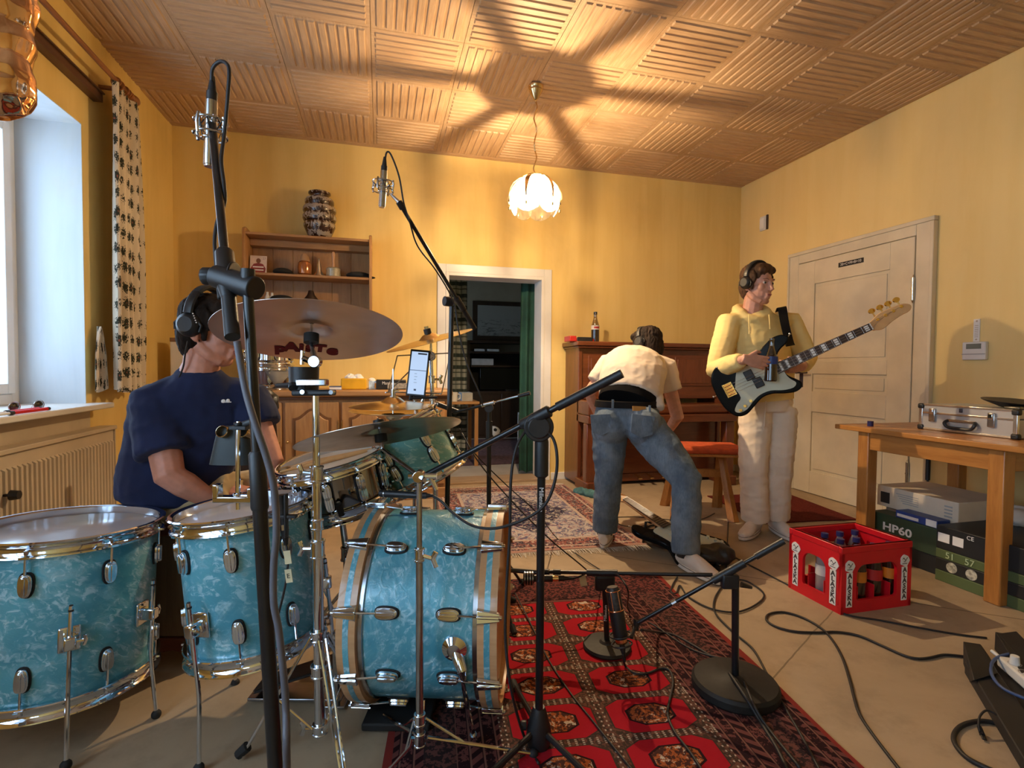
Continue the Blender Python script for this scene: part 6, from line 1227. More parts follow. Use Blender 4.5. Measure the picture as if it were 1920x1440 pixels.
def shoe(par, heel, toe, mat, solem, s=1., name='shoe', lab=None):
    d = toe-heel; L = V((d.x, d.y, 0)).length; d = V((d.x, d.y, 0)).normalized(); rise = toe.z-heel.z; m = frame(V(heel), UP, d)
    q = M().at(m); q.tube([(.0*L, 0, .050*s), (.10*L, 0, .052*s), (.30*L, 0, .058*s), (.52*L, 0, .050*s), (.75*L, 0, .036*s), (.93*L, 0, .030*s), (1.0*L, 0, .028*s)], [(.026*s, .030*s), (.036*s, .042*s), (.038*s, .048*s), (.040*s, .042*s), (.046*s, .028*s), (.036*s, .020*s), (.018*s, .012*s)], 14, (0, 0, 1))
    q.tube([(.17*L, 0, .05), (.16*L, 0, .105*s)], [.040*s, .040*s], 12)
    so = vox(q, name, mat, par, .005, 2)
    if lab: so['label'] = lab
    P = [(L*(.5-.53*cos(t)), (.041*s+.008*s*cos(t)*-1)*math.copysign(abs(sin(t))**.8, sin(t))) for t in [2*pi*k/26 for k in range(26)]]
    M().at(m).prism(P, .002, .026*s).obj('sole', solem, so, bev=.004)
    M().at(m).prism([(x*1.004-.001, y*1.012) for x, y in P], .021, .0245).obj('foxing_line', grey_rub, so)
    q = M().at(m)
    for k in range(4): x = (.38+.075*k)*L; q.tube([(x, -.024*s, (.094-.011*k)*s), (x+.004, 0, (.104-.012*k)*s), (x, .024*s, (.094-.011*k)*s)], .0032*s, 6)
    q.obj('laces', solem, so); return so
def headphones(lab, c, f, up, s=1., rim=None):
    f = V(f).normalized(); up = V(up); up = (up-f*up.dot(f)).normalized(); sd = f.cross(up); t_ = thing('headphones', lab, 'headphones', c)
    P = lambda x, y, z: c+sd*x*s+f*y*s+up*z*s
    arc = [P(.094*cos(a), -.010, .040+.095*sin(a)) for a in [pi*k/20 for k in range(21)]]; M().tube(arc, [(.016*s, .0065*s)]*21, 8, sd.cross(f)).obj('headband', black, t_)
    arc2 = [P(.092*cos(a), -.010, .044+.088*sin(a)) for a in [pi*(.25+.5*k/10) for k in range(11)]]; M().tube(arc2, [(.018*s, .009*s)]*11, 8).obj('pad', rubber, t_)
    for k in (-1, 1):
        m = frame(P(k*.074, -.010, .004), sd*k, up); M().at(m).lathe([(0, .030*s), (.024*s, .030*s), (.035*s, .022*s), (.040*s, .008*s), (.040*s, 0), (.034*s, -.012*s), (.02*s, -.012*s)][::-1], 24).obj('ear_cup', black, t_)
        M().at(m).tube([(.046*s, 0, .012*s), (.0, .044*s, .014*s), (-.02*s, .040*s, .014*s)], .004*s, 6).tube([(.046*s, 0, .012*s), (.0, -.044*s, .014*s), (-.02*s, -.040*s, .014*s)], .004*s, 6).obj('yoke', black if rim is None else rim, t_)
    return t_
cotton_y = pbr('pale_yellow_sweat', (.82, .63, .26), .95, 0, .06, 8, 160, .12, spec=.1); chino = pbr('cream_chino', (.80, .67, .53), .9, 0, .06, 6, 140, .1, spec=.1)
navy = pbr('navy_cotton', (.018, .025, .068), .9, 0, .15, 8, 120, .1, spec=.15); navy.node_tree.nodes['Principled BSDF'].inputs['Sheen Weight'].default_value = .08; beige = pbr('beige_shorts', (.42, .31, .17), .9, 0, .1, 8, 120, .1, spec=.1)
tee = pbr('cream_tee', (.70, .58, .46), .95, 0, .05, 7, 140, .1, spec=.1)
dnm = Mat('blue_denim', .9, spec=.1); n1 = dnm.noise(dnm.co('Object'), 6, 4, .6); n2 = dnm.noise(dnm.co('Object', (1, 1, .2)), 160, 2); dnm.col(dnm.mix((n1*.8+n2*.2).ss(.35, .68), (.095, .128, .168), (.205, .25, .295))).bump(n2, .2, .001); denim = dnm.m
cloth_m = pbr('white_canvas', (.70, .60, .50), .85, 0, .06, 10); solew = pbr('white_rubber_sole', (.74, .66, .56), .6, 0, .05)
WR = [(.003, 6, 6, 12), (.0018, 18, 18, 34)]
# ---- guitarist -------------------------------------------------------------
gtr = thing('person', 'man in pale yellow hoodie and cream trousers holding a bass guitar by the door', 'person', Z(1440, 1000))
hc_ = D(1420, 534, 3.38); hf = (-FH*.90+RH*.40-UP*.12); q = M(); Pg, Ag = head(q, hc_, hf, UP, 1.06); nb = D(1409, 592, 3.42)
q.tube([hc_-UP*.07-V(hf).normalized()*.02, nb, nb-UP*.05], [.060, .064, .078], 12)
shR, shL = D(1367, 606, 3.42), D(1480, 605, 3.46); elR, elL = D(1344, 693, 3.31), D(1512, 672, 3.40); wrR, wrL = D(1398, 673, 2.99), D(1503, 688, 3.17)
q.tube([shR, elR, wrR], [.045, .042, .027], 10); q.tube([shL, elL, wrL], [.045, .042, .027], 10); q.tube([nb-UP*.04, D(1420, 660, 3.42), D(1435, 740, 3.42)], [(.10, .07), (.15, .09), (.14, .09)], 12, FH)
hand(q, wrR, RH*.95-UP*.20-FH*.02, FH*1+RH*.1, UP*1-FH*.1, 1.0, (.06, .40, .65), .25, .9); hand(q, wrL, -RH*.95-UP*.05-FH*.15, UP*.35+FH*.8, UP*.9-FH*.2, 1.0, (.35, .5, .4), .1, .4)
vox(q, 'body', skin, gtr, .0042, 2); face_parts(gtr, Pg, Ag, 1.06)
hairdo(gtr, hc_+UP*.004, hf, UP, hair_b, 1.06, True, .02, .006)
q = M(); fr_ = -FH*.95+RH*.2
q.tube([D(1440, 745, 3.42), D(1439, 730, 3.42), D(1436, 700, 3.42), D(1424, 645, 3.42), D(1420, 604, 3.43), D(1415, 586, 3.43)], [(.168, .115), (.178, .125), (.192, .135), (.190, .130), (.160, .100), (.085, .075)], 20, fr_)
for a, b, c, wr in ((shR, elR, lerp(elR, wrR, .86), wrR), (shL, elL, lerp(elL, wrL, .80), wrL)):
    q.tube([lerp(a, D(1420, 615, 3.43), .35), a, lerp(a, b, .5), b, lerp(b, c, .5), lerp(b, c, .88), c], [.085, .082, .074, .066, .058, .050, .038], 14)
ring_ = [nb+RH*(.088*cos(t))*(1.05)+FH*(.075*sin(t)+.0)+UP*(.020+.034*sin(t)+.010*abs(cos(t))-.024*(sin(t) < -.5)) for t in [2*pi*k/16 for k in range(16)]]
q.tube(ring_, .032, 10, closed=True); q.ball(nb+FH*.10+UP*.0, (.10, .055, .085), (RH, FH, UP))
hd_ = vox(q, 'hoodie', cotton_y, gtr, .0075, 2, WR)
for px0, px1, py1 in ((1404, 1405, 626), (1442, 1444, 617)): a = D(px0, 590, 3.29); M().tube(smoothpts([a, D(lerp(px0, px1, .5), 602, 3.272), D(px1, py1, 3.268)], 4), .0035, 6).obj('drawstring', cotton_y, hd_)
M().tube([D(1441, 747, 3.42)-UP*.012, D(1440, 740, 3.42)], [(.170, .118), (.172, .120)], 24, fr_).obj('hem_rib', cotton_y, hd_)
q = M(); hpR, hpL = D(1416, 765, 3.44), D(1464, 765, 3.45); knR, knL = D(1412, 868, 3.38), D(1460, 872, 3.40); anR, anL = D(1416, 974, 3.42), D(1454, 970, 3.46)
q.tube([D(1441, 738, 3.44), D(1440, 770, 3.44)], [(.158, .11), (.165, .12)], 16, fr_)
for a, b, c in ((hpR, knR, anR), (hpL, knL, anL)): q.tube([a-UP*.0, lerp(a, b, .3), lerp(a, b, .7), b, lerp(b, c, .4), lerp(b, c, .8), c], [(.095, .105), (.096, .105), (.088, .095), (.084, .088), (.080, .084), (.083, .088), (.080, .085)], 16, FH)
tr_ = vox(q, 'trousers', chino, gtr, .0075, 2, [(.0055, 6, 6, 15), (.0022, 20, 20, 34)])
M().tube([D(1436, 752, 3.30), D(1433, 800, 3.29)], [.004, .004], 6).obj('fly_seam', chino, tr_)
def ground(p): return V((p.x, p.y, .004))
hr = ground(Z(1428, 990)); tr2 = ground(Z(1398, 1010)); hl = ground(Z(1450, 988)); tl2 = ground(Z(1482, 1013))
def fixlen(h, t, L): d = V((t.x-h.x, t.y-h.y, 0)).normalized(); return h+d*L
aR = V((anR.x, anR.y, 0)); aL = V((anL.x, anL.y, 0)); dR = (tr2-aR).normalized(); dL = (tl2-aL).normalized()
shoe(gtr, aR-dR*.06+UP*.004, aR+dR*.22+UP*.004, cloth_m, solew); shoe(gtr, aL-dL*.06+UP*.004, aL+dL*.22+UP*.004, cloth_m, solew)
headphones('black over-ear headphones worn by the man in the yellow hoodie', hc_+UP*.004, V(hf)-UP*.02, UP*1-V(hf)*.0, 1.10)
# ---- bass guitars ------------------------------------------------------------
def arcpts(P, n=5): return [(p.x, p.y) for p in smoothpts([V((x, y, 0)) for x, y in P+[P[0]]], n)[:-1]]
BODY = [(0, 0), (.012, .095), (.06, .152), (.125, .166), (.19, .140), (.245, .118), (.31, .128), (.37, .155), (.43, .176), (.482, .170), (.508, .143), (.49, .115), (.445, .098), (.412, .075), (.400, .040), (.400, -.036), (.412, -.070), (.436, -.100), (.452, -.128), (.440, -.155), (.40, -.166), (.345, -.150), (.285, -.124), (.225, -.122), (.16, -.152), (.10, -.176), (.045, -.158), (.010, -.09)]
PG = [(.115, -.008), (.165, .080), (.20, .098), (.26, .082), (.33, .088), (.38, .092), (.398, .060), (.398, -.045), (.408, -.085), (.425, -.118), (.400, -.138), (.345, -.128), (.285, -.102), (.225, -.100), (.175, -.118), (.120, -.148), (.075, -.150), (.055, -.128), (.085, -.095), (.120, -.070)]
HEADS = [(.0, .022), (.03, .034), (.06, .046), (.10, .050), (.15, .048), (.19, .040), (.212, .020), (.205, .0), (.185, -.010), (.15, -.012), (.10, -.022), (.06, -.036), (.035, -.038), (.015, -.030), (0, -.022)]
bmat = pbr('gloss_black_body', (.006, .007, .008), .16, 0, .1, spec=.10); pgm = pbr('mint_pickguard', (.56, .56, .42), .4, 0, .04); maple = pbr('gloss_maple', (.66, .38, .17), .22, 0, .08, 12, coat=.5); rosew = wood('rosewood', (.060, .024, .012), (.035, .014, .008), 'x', .4)
def guitar(name, lab, m, nstr=4, fine=True, L=1.16, metal=gold, blocks=True, cat='bass guitar'):
    t_ = thing(name, lab, cat); N0, N1 = .385, L-.215
    M().prism(arcpts(BODY), -.036, 0).obj('body', bmat, t_, bev=.008); M().prism(arcpts(PG, 3), 0, .0028).obj('pickguard', pgm, t_)
    M().add([(N0, -.032, 0), (N0, .032, 0), (N1, -.021, 0), (N1, .021, 0), (N0, -.032, .010), (N0, .032, .010), (N1, -.021, .010), (N1, .021, .010), (N0+.06, -.02, -.020), (N0+.06, .02, -.020), (N1, -.014, -.013), (N1, .014, -.013)], [(0, 1, 5, 4), (2, 6, 7, 3), (4, 5, 7, 6), (0, 4, 6, 2), (1, 3, 7, 5), (0, 8, 9, 1), (8, 10, 11, 9), (0, 2, 10, 8), (1, 9, 11, 3), (2, 3, 11, 10)]).obj('neck', maple, t_, bev=.003)
    fb_ = M().add([(N0-.02, -.0325, .010), (N0-.02, .0325, .010), (N1, -.021, .010), (N1, .021, .010), (N0-.02, -.032, .015), (N0-.02, .032, .015), (N1, -.0205, .015), (N1, .0205, .015)], [(0, 1, 5, 4), (2, 6, 7, 3), (4, 5, 7, 6), (0, 4, 6, 2), (1, 3, 7, 5), (0, 2, 3, 1)]).obj('fingerboard', rosew, t_)
    sc_ = N1-.085; fx = [N1-sc_*(1-2**(-k/12.)) for k in range(0, 21)]; wd_ = lambda x: lerp(.0325, .0205, (x-N0)/(N1-N0))
    q = M()
    for x in fx[1:]:
        if x > N0-.015: q.tube([(x, -wd_(x), .0155), (x, wd_(x), .0155)], .0012, 5)
    q.obj('frets', silver, t_)
    if blocks:
        for k in (1, 3, 5, 7, 9, 12, 15, 17):
            xc = (fx[k]+fx[k-1])/2; w2 = min(.011, (fx[k-1]-fx[k])*.32)
            if xc > N0: M().box(xc-w2, xc+w2, -wd_(xc)*.72, -wd_(xc)*.28, .0150, .0156).box(xc-w2, xc+w2, -wd_(xc)*.2, wd_(xc)*.2, .0150, .0156).box(xc-w2, xc+w2, wd_(xc)*.28, wd_(xc)*.72, .0150, .0156).obj('block_inlay', paper, fb_, smooth=0)
    M().prism([(N1+x, y) for x, y in arcpts(HEADS, 3)], -.012, .003).obj('headstock', maple, t_, bev=.003); M().box(N1-.002, N1+.003, -.021, .021, .010, .018).obj('nut', paper, t_)
    for k in range(nstr):
        x = N1+.045+.042*k if nstr == 4 else N1+.03+.027*k; y = .020+.004*k*(nstr == 4)
        tp_ = M().at(Matrix.Translation((x, y, .003))).cyl(.0085, 0, .004, 14).cyl(.006, .004, .012, 12).obj('tuner_post', metal, t_)
        M().tube([(x, .040, -.010), (x, .062, -.010)], .004, 8).at(frame((x, .076, -.010), (.45, .0, 1))).prism([(.0175*cos(a)*(1+.15*cos(2*a)), .0150*sin(a)) for a in [2*pi*j/14 for j in range(14)]], -.003, .003).obj('tuner_key', metal, tp_)
    ys = [(-.028+.0187*k) if nstr == 4 else (-.026+.0104*k) for k in range(nstr)]
    q = M()
    for k, y in enumerate(ys): q.tube([(.078, y, .020), (N1, y*.72, .0185), (N1+.05+.04*k, .02+.004*k, .013)], .0011 if nstr == 4 else .0006, 5)
    q.obj('strings', silver, t_)
    br = M().box(.055, .062, -.042, .042, 0, .026).box(.062, .112, -.042, .042, 0, .004).obj('bridge_plate', metal, t_, bev=.001)
    for y in ys: M().tube([(.066, y, .013), (.105, y, .013)], .0066, 10).obj('saddle', metal, br)
    if nstr == 4: M().box(.195, .245, .002, .062, .003, .015).box(.222, .272, -.060, .0, .003, .015).obj('pickup', black, t_, bev=.004)
    else:
        for x in (.16, .225, .29): M().box(x, x+.022, -.042, .042, .003, .013).obj('pickup', pgm, t_, bev=.003)
    for x, y in ((.118, -.125), (.085, -.138), (.16, -.112)): M().at(Matrix.Translation((x, y, .0028))).cyl(.0095, 0, .014, 16, .0085).obj('control_knob', metal if nstr == 4 else pgm, t_)
    for x, y in ((-.004, 0), (.512, .145)): M().at(frame((x, y, -.018), (-1 if x < .1 else .8, .6 if x > .1 else 0, 0))).cyl(.003, -.004, .012, 8).cyl(.007, .012, .017, 12).obj('strap_button', silver, t_)
    t_.matrix_world = m; return t_
g0, g1 = D(1343, 742, 3.19), D(1712, 577, 2.80); ux = (g1-g0).normalized(); gw = (C0-lerp(g0, g1, .3)).normalized(); gw = (gw-ux*gw.dot(ux)).normalized(); gv = gw.cross(ux)
Lg = (g1-g0).length
gm_ = Matrix.Identity(4)
for i in range(3): gm_[i][0], gm_[i][1], gm_[i][2], gm_[i][3] = ux[i], gv[i], gw[i], g0[i]
guitar('bass_guitar', 'black bass guitar with mint pickguard held by the man in yellow', gm_, L=Lg)
st_ = thing('guitar_strap', 'wide black guitar strap over the yellow hoodie shoulder', 'strap', D(1470, 600, 3.3))
hn_ = gm_ @ V((.515, .15, -.02)); _sp = smoothpts([D(1452, 612, 3.58), D(1459, 590, 3.52), D(1464, 577, 3.43), D(1467, 580, 3.34), D(1471, 604, 3.285), D(1477, 630, 3.265), D(1482, 648, 3.24), hn_], 5); q = M(); vs = []
for i, p in enumerate(_sp):
    tt = (_sp[min(i+1, len(_sp)-1)]-_sp[max(i-1, 0)]).normalized(); ac = (RH*.95+UP*.2); ac = (ac-tt*ac.dot(tt)).normalized(); nn = tt.cross(ac); w_ = .027*min(1, .35+(len(_sp)-1-i)*.12)
    vs += [p-ac*w_+nn*.0015, p+ac*w_+nn*.0015, p+ac*w_-nn*.0015, p-ac*w_-nn*.0015]
q.add(vs, [(4*i+j, 4*i+(j+1) % 4, 4*i+4+(j+1) % 4, 4*i+4+j) for i in range(len(_sp)-1) for j in range(4)]).obj('strap', pbr('black_webbing', (.012, .011, .010), .8, spec=.15), st_)
hbp = D(1446, 676, 3.10); bt_ = bottle('cola_bottle', 'glass cola bottle with blue label held in front of the bass guitar', (0, 0, 0), clearg, cola, .62, bll, (.100, .145), 1.0)
bt_.matrix_world = frame(D(1445, 715, 3.035), UP+RH*.02+FH*.02)
# ---- man bending over ----------------------------------------------------------
bnt = thing('person', 'man in white t-shirt and blue jeans bending forward with his back turned', 'person', Z(1200, 1030))
hb = D(1212, 650, 3.60); hbf = (FH*.62-UP*.30-RH*.55); q = M(); Pb, Ab = head(q, hb, hbf, UP*.9+FH*.4, 1.0)
s_l, s_r = D(1142, 684, 3.52), D(1246, 690, 3.46); e_l, e_r = D(1104, 738, 3.50), D(1270, 782, 3.46); w_l, w_r = D(1120, 775, 3.62), D(1250, 812, 3.66)
q.tube([hb-V(hbf).normalized()*.03-UP*.06, D(1200, 672, 3.52), D(1195, 690, 3.45)], [.056, .062, .08], 12); q.tube([D(1195, 690, 3.46), D(1180, 740, 3.2)], [(.15, .08), (.14, .09)], 12, UP-FH*.6)
q.tube([s_l, e_l, w_l], [.046, .043, .028], 10); q.tube([s_r, e_r, w_r], [.048, .044, .029], 10)
hand(q, w_l, RH*.6-UP*.5+FH*.3, FH, UP, 1., (.4, .6, .5)); hand(q, w_r, -RH*.5-UP*.6+FH*.4, -RH*.5+FH, UP, 1., (.4, .6, .5))
vox(q, 'body', skin, bnt, .0045, 2); face_parts(bnt, Pb, Ab); hairdo(bnt, hb, hbf, UP*.9+FH*.4, hair_d, 1.06, True, .03, 0., rough=.016)
bk = UP*.8-FH*.6; q = M()
q.tube([D(1180, 746, 3.15), D(1181, 740, 3.165), D(1184, 714, 3.245), D(1190, 688, 3.36), D(1196, 676, 3.46), D(1199, 671, 3.52)], [(.182, .128), (.188, .132), (.196, .136), (.205, .130), (.178, .105), (.08, .07)], 20, bk)
q.tube([lerp(s_l, D(1196, 685, 3.45), .4), s_l, lerp(s_l, e_l, .62)], [.088, .078, .068], 14); q.tube([lerp(s_r, D(1196, 685, 3.45), .4), s_r, lerp(s_r, e_r, .46)], [.09, .082, .074], 14)
q.tube([D(1222, 728, 3.17), D(1230, 748, 3.12), D(1236, 766, 3.07)], [.05, .042, .03], 10)
vox(q, 't_shirt', tee, bnt, .007, 2, [(.005, 7, 7, 9), (.002, 20, 20, 24)])
M().tube([D(1175, 757, 3.125), D(1178, 746, 3.15), D(1181, 736, 3.18)], [(.174, .124), (.178, .126), (.176, .120)], 24, bk).obj('undershirt', pbr('black_cotton', (.010, .009, .009), .95, spec=.05), bnt)
hipc = D(1174, 775, 3.12); q = M(); q.tube([D(1174, 760, 3.12), hipc, D(1178, 800, 3.12)], [(.172, .118), (.195, .150), (.185, .15)], 18, -FH)
hL, hR = D(1143, 808, 3.13), D(1214, 806, 3.07); kL, kR = D(1141, 888, 3.10), D(1288, 902, 2.88); aL_, aR_ = D(1134, 992, 3.16), D(1285, 1038, 2.80)
for s, p in ((-1, D(1146, 798, 3.07)), (1, D(1206, 798, 3.02))): q.ball(p, (.110, .105, .115), (RH, FH, UP))
q.tube([hL, lerp(hL, kL, .5), kL, lerp(kL, aL_, .4), aL_], [(.105, .11), (.096, .10), (.078, .083), (.077, .082), (.072, .078)], 16, FH)
q.tube([hR, lerp(hR, kR, .5), kR, lerp(kR, aR_, .4), aR_-UP*.0], [(.118, .118), (.106, .108), (.082, .085), (.076, .08), (.070, .075)], 16, FH)
jn2 = vox(q, 'jeans', denim, bnt, .0075, 2, [(.0055, 7, 7, 13), (.002, 20, 20, 34)])
bp0 = D(1174, 757, 3.12); blt = M().tube([bp0-UP*.018, bp0+UP*.018], [(.192, .140), (.186, .134)], 28, -FH).obj('belt', pbr('black_leather', (.010, .008, .007), .7, spec=.15), bnt)
pt = M().at(frame(D(1198, 766, 2.965), -FH*.9+RH*.25+UP*.2, RH)).box(-.04, .042, -.014, .013, -.003, .004).obj('leather_patch', pbr('tan_patch', (.50, .24, .06), .6), jn2)
for px, py, d_ in ((1149, 757, 2.985), (1218, 768, 2.96)): M().at(frame(D(px, py, d_), -FH, RH)).box(-.006, .006, -.026, .024, -.004, .005).obj('belt_loop', denim, jn2)
def pocket(c, w, h, tilt):
    c = c-FH*.0; m = frame(c, -FH*.95+UP*.1, RH) @ Matrix.Rotation(tilt, 4, 'Z'); q = M().at(m); P = [(-w, h), (w, h), (w*.95, -h*.6), (0, -h), (-w*.95, -h*.6)]
    q.prism(P, -.024, -.015); return q.obj('pocket', denim, jn2, bev=.002)
pocket(D(1128, 797, 2.955), .058, .062, .05); pocket(D(1206, 800, 2.905), .066, .066, -.12)
sl = ground(Z(1132, 1016)); dl = (FH*.9+RH*.25).normalized(); shoe(bnt, V((aL_.x, aL_.y, .004))-dl*.07, V((aL_.x, aL_.y, .004))+dl*.21, cloth_m, solew, 1.0)
hr_ = V((aR_.x, aR_.y, .03)); tr3 = Z(1345, 1092, .01); dr = V((tr3.x-hr_.x, tr3.y-hr_.y, 0)).normalized(); shoe(bnt, V((aR_.x, aR_.y, .004))-dr*.05, V((aR_.x, aR_.y, .004))+dr*.24, cloth_m, solew, 1.02)
M().tube([V((aR_.x, aR_.y, .07)), V((aR_.x, aR_.y, .14))], .048, 14).obj('black_sock', black, bnt); M().tube([V((aL_.x, aL_.y, .07)), V((aL_.x, aL_.y, .14))], .048, 14).obj('black_sock', black, bnt)
headphones('black headphones on the head of the bending man', hb, hbf, UP*.9+FH*.4, 1.06)
# ---- drummer ---------------------------------------------------------------------
drm = thing('person', 'drummer in navy t-shirt and beige shorts sitting behind the drums', 'person', Z(420, 1300))
hdc = D(397, 622, 1.92); hdf = (RH*.96-FH*.05-UP*.12); q = M(); Pd, Ad = head(q, hdc, hdf, UP+RH*.08, 1.03); nb2 = D(372, 704, 1.93)
q.tube([hdc-UP*.06-V(hdf).normalized()*.035, lerp(hdc, nb2, .75), nb2, nb2-UP*.05], [.058, .062, .070, .075], 14)
s_r, s_l = D(292, 752, 1.88), D(468, 752, 2.02); e_r, e_l = D(318, 892, 1.80), D(508, 868, 1.98); w_r, w_l = D(400, 940, 1.88), D(486, 918, 1.94)
q.tube([s_r, lerp(s_r, e_r, .5), e_r, lerp(e_r, w_r, .35), w_r], [.058, .056, .050, .046, .030], 12); q.tube([s_l, e_l, w_l], [.056, .048, .030], 12); q.tube([nb2-UP*.04, D(350, 850, 1.97)], [(.09, .05), (.13, .08)], 12, FH)
hand(q, w_r, RH*.9-UP*.3+FH*.1, -UP, FH, 1.05, (.5, .8, .7)); hand(q, w_l, -RH*.3-UP*.6-FH*.6, -RH, UP, 1.05, (.5, .8, .7))
for hp, kn, an in ((D(322, 952, 1.98), D(452, 926, 2.0), D(455, 1150, 2.04)), (D(372, 945, 2.12), D(520, 920, 2.16), D(528, 1120, 2.18))):
    an = V((an.x, an.y, .10)); q.tube([lerp(hp, kn, .8), kn, lerp(kn, an, .3), an], [.058, .058, .056, .036], 12)
vox(q, 'body', skin_w, drm, .0048, 2); face_parts(drm, Pd, Ad, 1.03); hairdo(drm, hdc, hdf, UP+RH*.08, hair_d, 1.05, True, .03, 0.)
q = M(); fd = -FH*.88+RH*.45
q.tube([D(322, 935, 1.98), D(326, 905, 1.98), D(342, 850, 1.97), D(362, 780, 1.95), D(373, 738, 1.94), D(374, 716, 1.935), D(368, 702, 1.955)], [(.175, .135), (.185, .145), (.190, .140), (.203, .135), (.170, .105), (.100, .082), (.076, .070)], 22, fd)
q.tube([lerp(s_r, D(372, 740, 1.95), .45), s_r, lerp(s_r, e_r, .40), lerp(s_r, e_r, .72)], [.080, .084, .088, .090], 16); q.tube([lerp(s_l, D(372, 740, 1.95), .45), s_l, lerp(s_l, e_l, .40)], [.080, .084, .084], 16)
ts_ = vox(q, 't_shirt', navy, drm, .0075, 2, [(.005, 6, 6, 9), (.002, 18, 18, 24)])
lg = M().at(frame(D(425, 752, 1.80), fd, RH*.88+FH*.45)); lg.ball((-.010, 0, 0), (.007, .0065, .003)).ball((.004, .001, 0), (.006, .007, .003)).box(-.016, .014, -.005, -.002, -.001, .003).obj('chest_print', paper, ts_)
q = M()
for hp, kn in ((D(322, 952, 1.98), D(452, 926, 2.0)), (D(372, 945, 2.12), D(520, 920, 2.16))): q.tube([hp-(kn-hp)*.15, hp, lerp(hp, kn, .5), lerp(hp, kn, .9)], [.10, .108, .098, .090], 16)
vox(q, 'shorts', beige, drm, .0075, 2, [(.010, 10, 10, 18), (.004, 26, 26, 40)])
for p in (D(455, 1150, 2.04), D(528, 1120, 2.18)): a = V((p.x, p.y, .004)); d = (RH*.8-FH*.4).normalized() if p.x < 0 else RH.copy(); shoe(drm, a-RH*.06, a+RH*.21, black, solew, 1.0)
hp_ = headphones('large black headphones worn by the drummer with hanging cable', hdc+UP*.012-V(hdf).normalized()*.012, hdf, UP-V(hdf)*.30, 1.12)
M().tube(smoothpts([D(352, 640, 1.84), D(347, 665, 1.84), D(343, 690, 1.85), D(330, 720, 1.85)], 4), .003, 6).obj('cord', black, hp_)
m = frame(hdc+UP*.012-V(hdf).normalized()*.03, UP)
for k in range(5): M().at(frame(D(362+k*1.6, 588+k*4.2, 1.80), -FH)).cyl(.0022, 0, .002, 8).obj('white_dot', paper, hp_)
# ---- chair with jacket behind the drummer
chv = thing('wooden_chair', 'dark wooden chair standing behind the drummer at the sideboard', 'chair', D(500, 1000, 2.9)); cp0 = D(515, 850, 2.85); cm2 = frame(V((cp0.x, cp0.y, 0)), UP, RH)
for x in (0, -.38): M().at(cm2).tube([(x, 0, 0), (x, .02, .45), (x, -.03, .82)], [.020, .022, .020], 8).ball((x+.0, -.035, .835), (.034, .024, .020)).obj('back_post', w_dark, chv); M().at(cm2).tube([(x, .40, 0), (x, .40, .43)], .02, 8).obj('front_leg', w_dark, chv)
for z in (.50, .62, .74): M().at(cm2).box(-.37, 0, -.02, .01, z, z+.06).obj('back_slat', w_dark, chv, bev=.005)
M().at(cm2).box(-.41, .03, -.02, .43, .43, .46).obj('seat', w_dark, chv, bev=.01)
jk = thing('jacket', 'black and teal jacket hung over the chair behind the drummer', 'jacket', D(490, 770, 2.75)); q = M(); j0 = D(488, 765, 2.80)
for k in range(9): q.ball(j0+RH*(.018*sin(k*1.7)-.02)+UP*(.05-.028*k)+FH*.02*cos(k), (.075-.004*(k % 3), .06, .045), (RH, FH, UP))
vox(q, 'sleeve', pbr('teal_nylon', (.05, .13, .14), .6, 0, .3, 10), jk, .007, 1, [(.014, 18, 18, 26)]); q = M().ball(j0+RH*.055+UP*.03, (.045, .05, .05), (RH, FH, UP)).ball(j0+RH*.01+UP*.075, (.06, .05, .03), (RH, FH, UP)); vox(q, 'collar', black, jk, .007, 1, [(.008, 22, 22, 22)])
# ================================================================ floor clutter, cables, balloon
a, b = Z(1345, 1052, .05), D(1180, 943, 3.36); L = (b-a).length
ux = (b-a).normalized(); gw = (UP*.9-FH*.25-RH*.1); gw = (gw-ux*gw.dot(ux)).normalized(); gv = gw.cross(ux); gm2 = Matrix.Identity(4)
for i in range(3): gm2[i][0], gm2[i][1], gm2[i][2], gm2[i][3] = ux[i], gv[i], gw[i], a[i]
guitar('electric_guitar', 'black electric guitar with cream pickguard lying behind the bending man shoes', gm2, 6, L=max(L, .95), metal=silver, blocks=False, cat='guitar')
t_ = thing('guitar_rest', 'small black folding rest holding up the lying guitar neck', 'stand', (b.x, b.y, 0)); pm_ = lerp(a, b, .72); M().tube([V((pm_.x-.05, pm_.y, 0)), pm_-UP*.03+RH*-.03]+[pm_-UP*.035, pm_-UP*.03+RH*.03, V((pm_.x+.05, pm_.y, 0))], .008, 8).obj('frame', black, t_)
bg = thing('gig_bag', 'small black padded bag with strap on the floor behind the raised shoe', 'bag', Z(1325, 1040)); c = Z(1330, 1042, .05); q = M()
q.ball(c, (.13, .08, .05), (RH, FH, UP)).ball(c+RH*.06+UP*.01, (.075, .07, .05), (RH, FH, UP)).ball(c-RH*.10, (.08, .07, .04), (RH, FH, UP)); vox(q, 'bag', black, bg, .007, 1, [(.010, 14, 14, 14)])
M().tube(smoothpts([c+RH*.05-FH*.07, Z(1345, 1062, .02), Z(1350, 1078, .012), Z(1335, 1092, .01)], 4), [(.014, .003)]*13, 6, UP).obj('strap', black, bg); M().tube([c-RH*.10+UP*.045, c-RH*.06+UP*.05], .004, 6).obj('yellow_zip', pbr('yellow_green', (.5, .5, .08), .6), bg)
t_ = thing('guitar_strap', 'black cloth strap lying over the guitar body on the floor', 'strap', Z(1225, 990)); M().tube(smoothpts([Z(1225, 985, .10), Z(1212, 992, .05), Z(1213, 1010, .02), Z(1240, 1025, .03), Z(1275, 1030, .06)], 5), [(.028, .006)]*21, 8, UP).obj('strap', black, t_)
fz = lambda P, h=.006: [Z(x, y, h) for x, y in P]
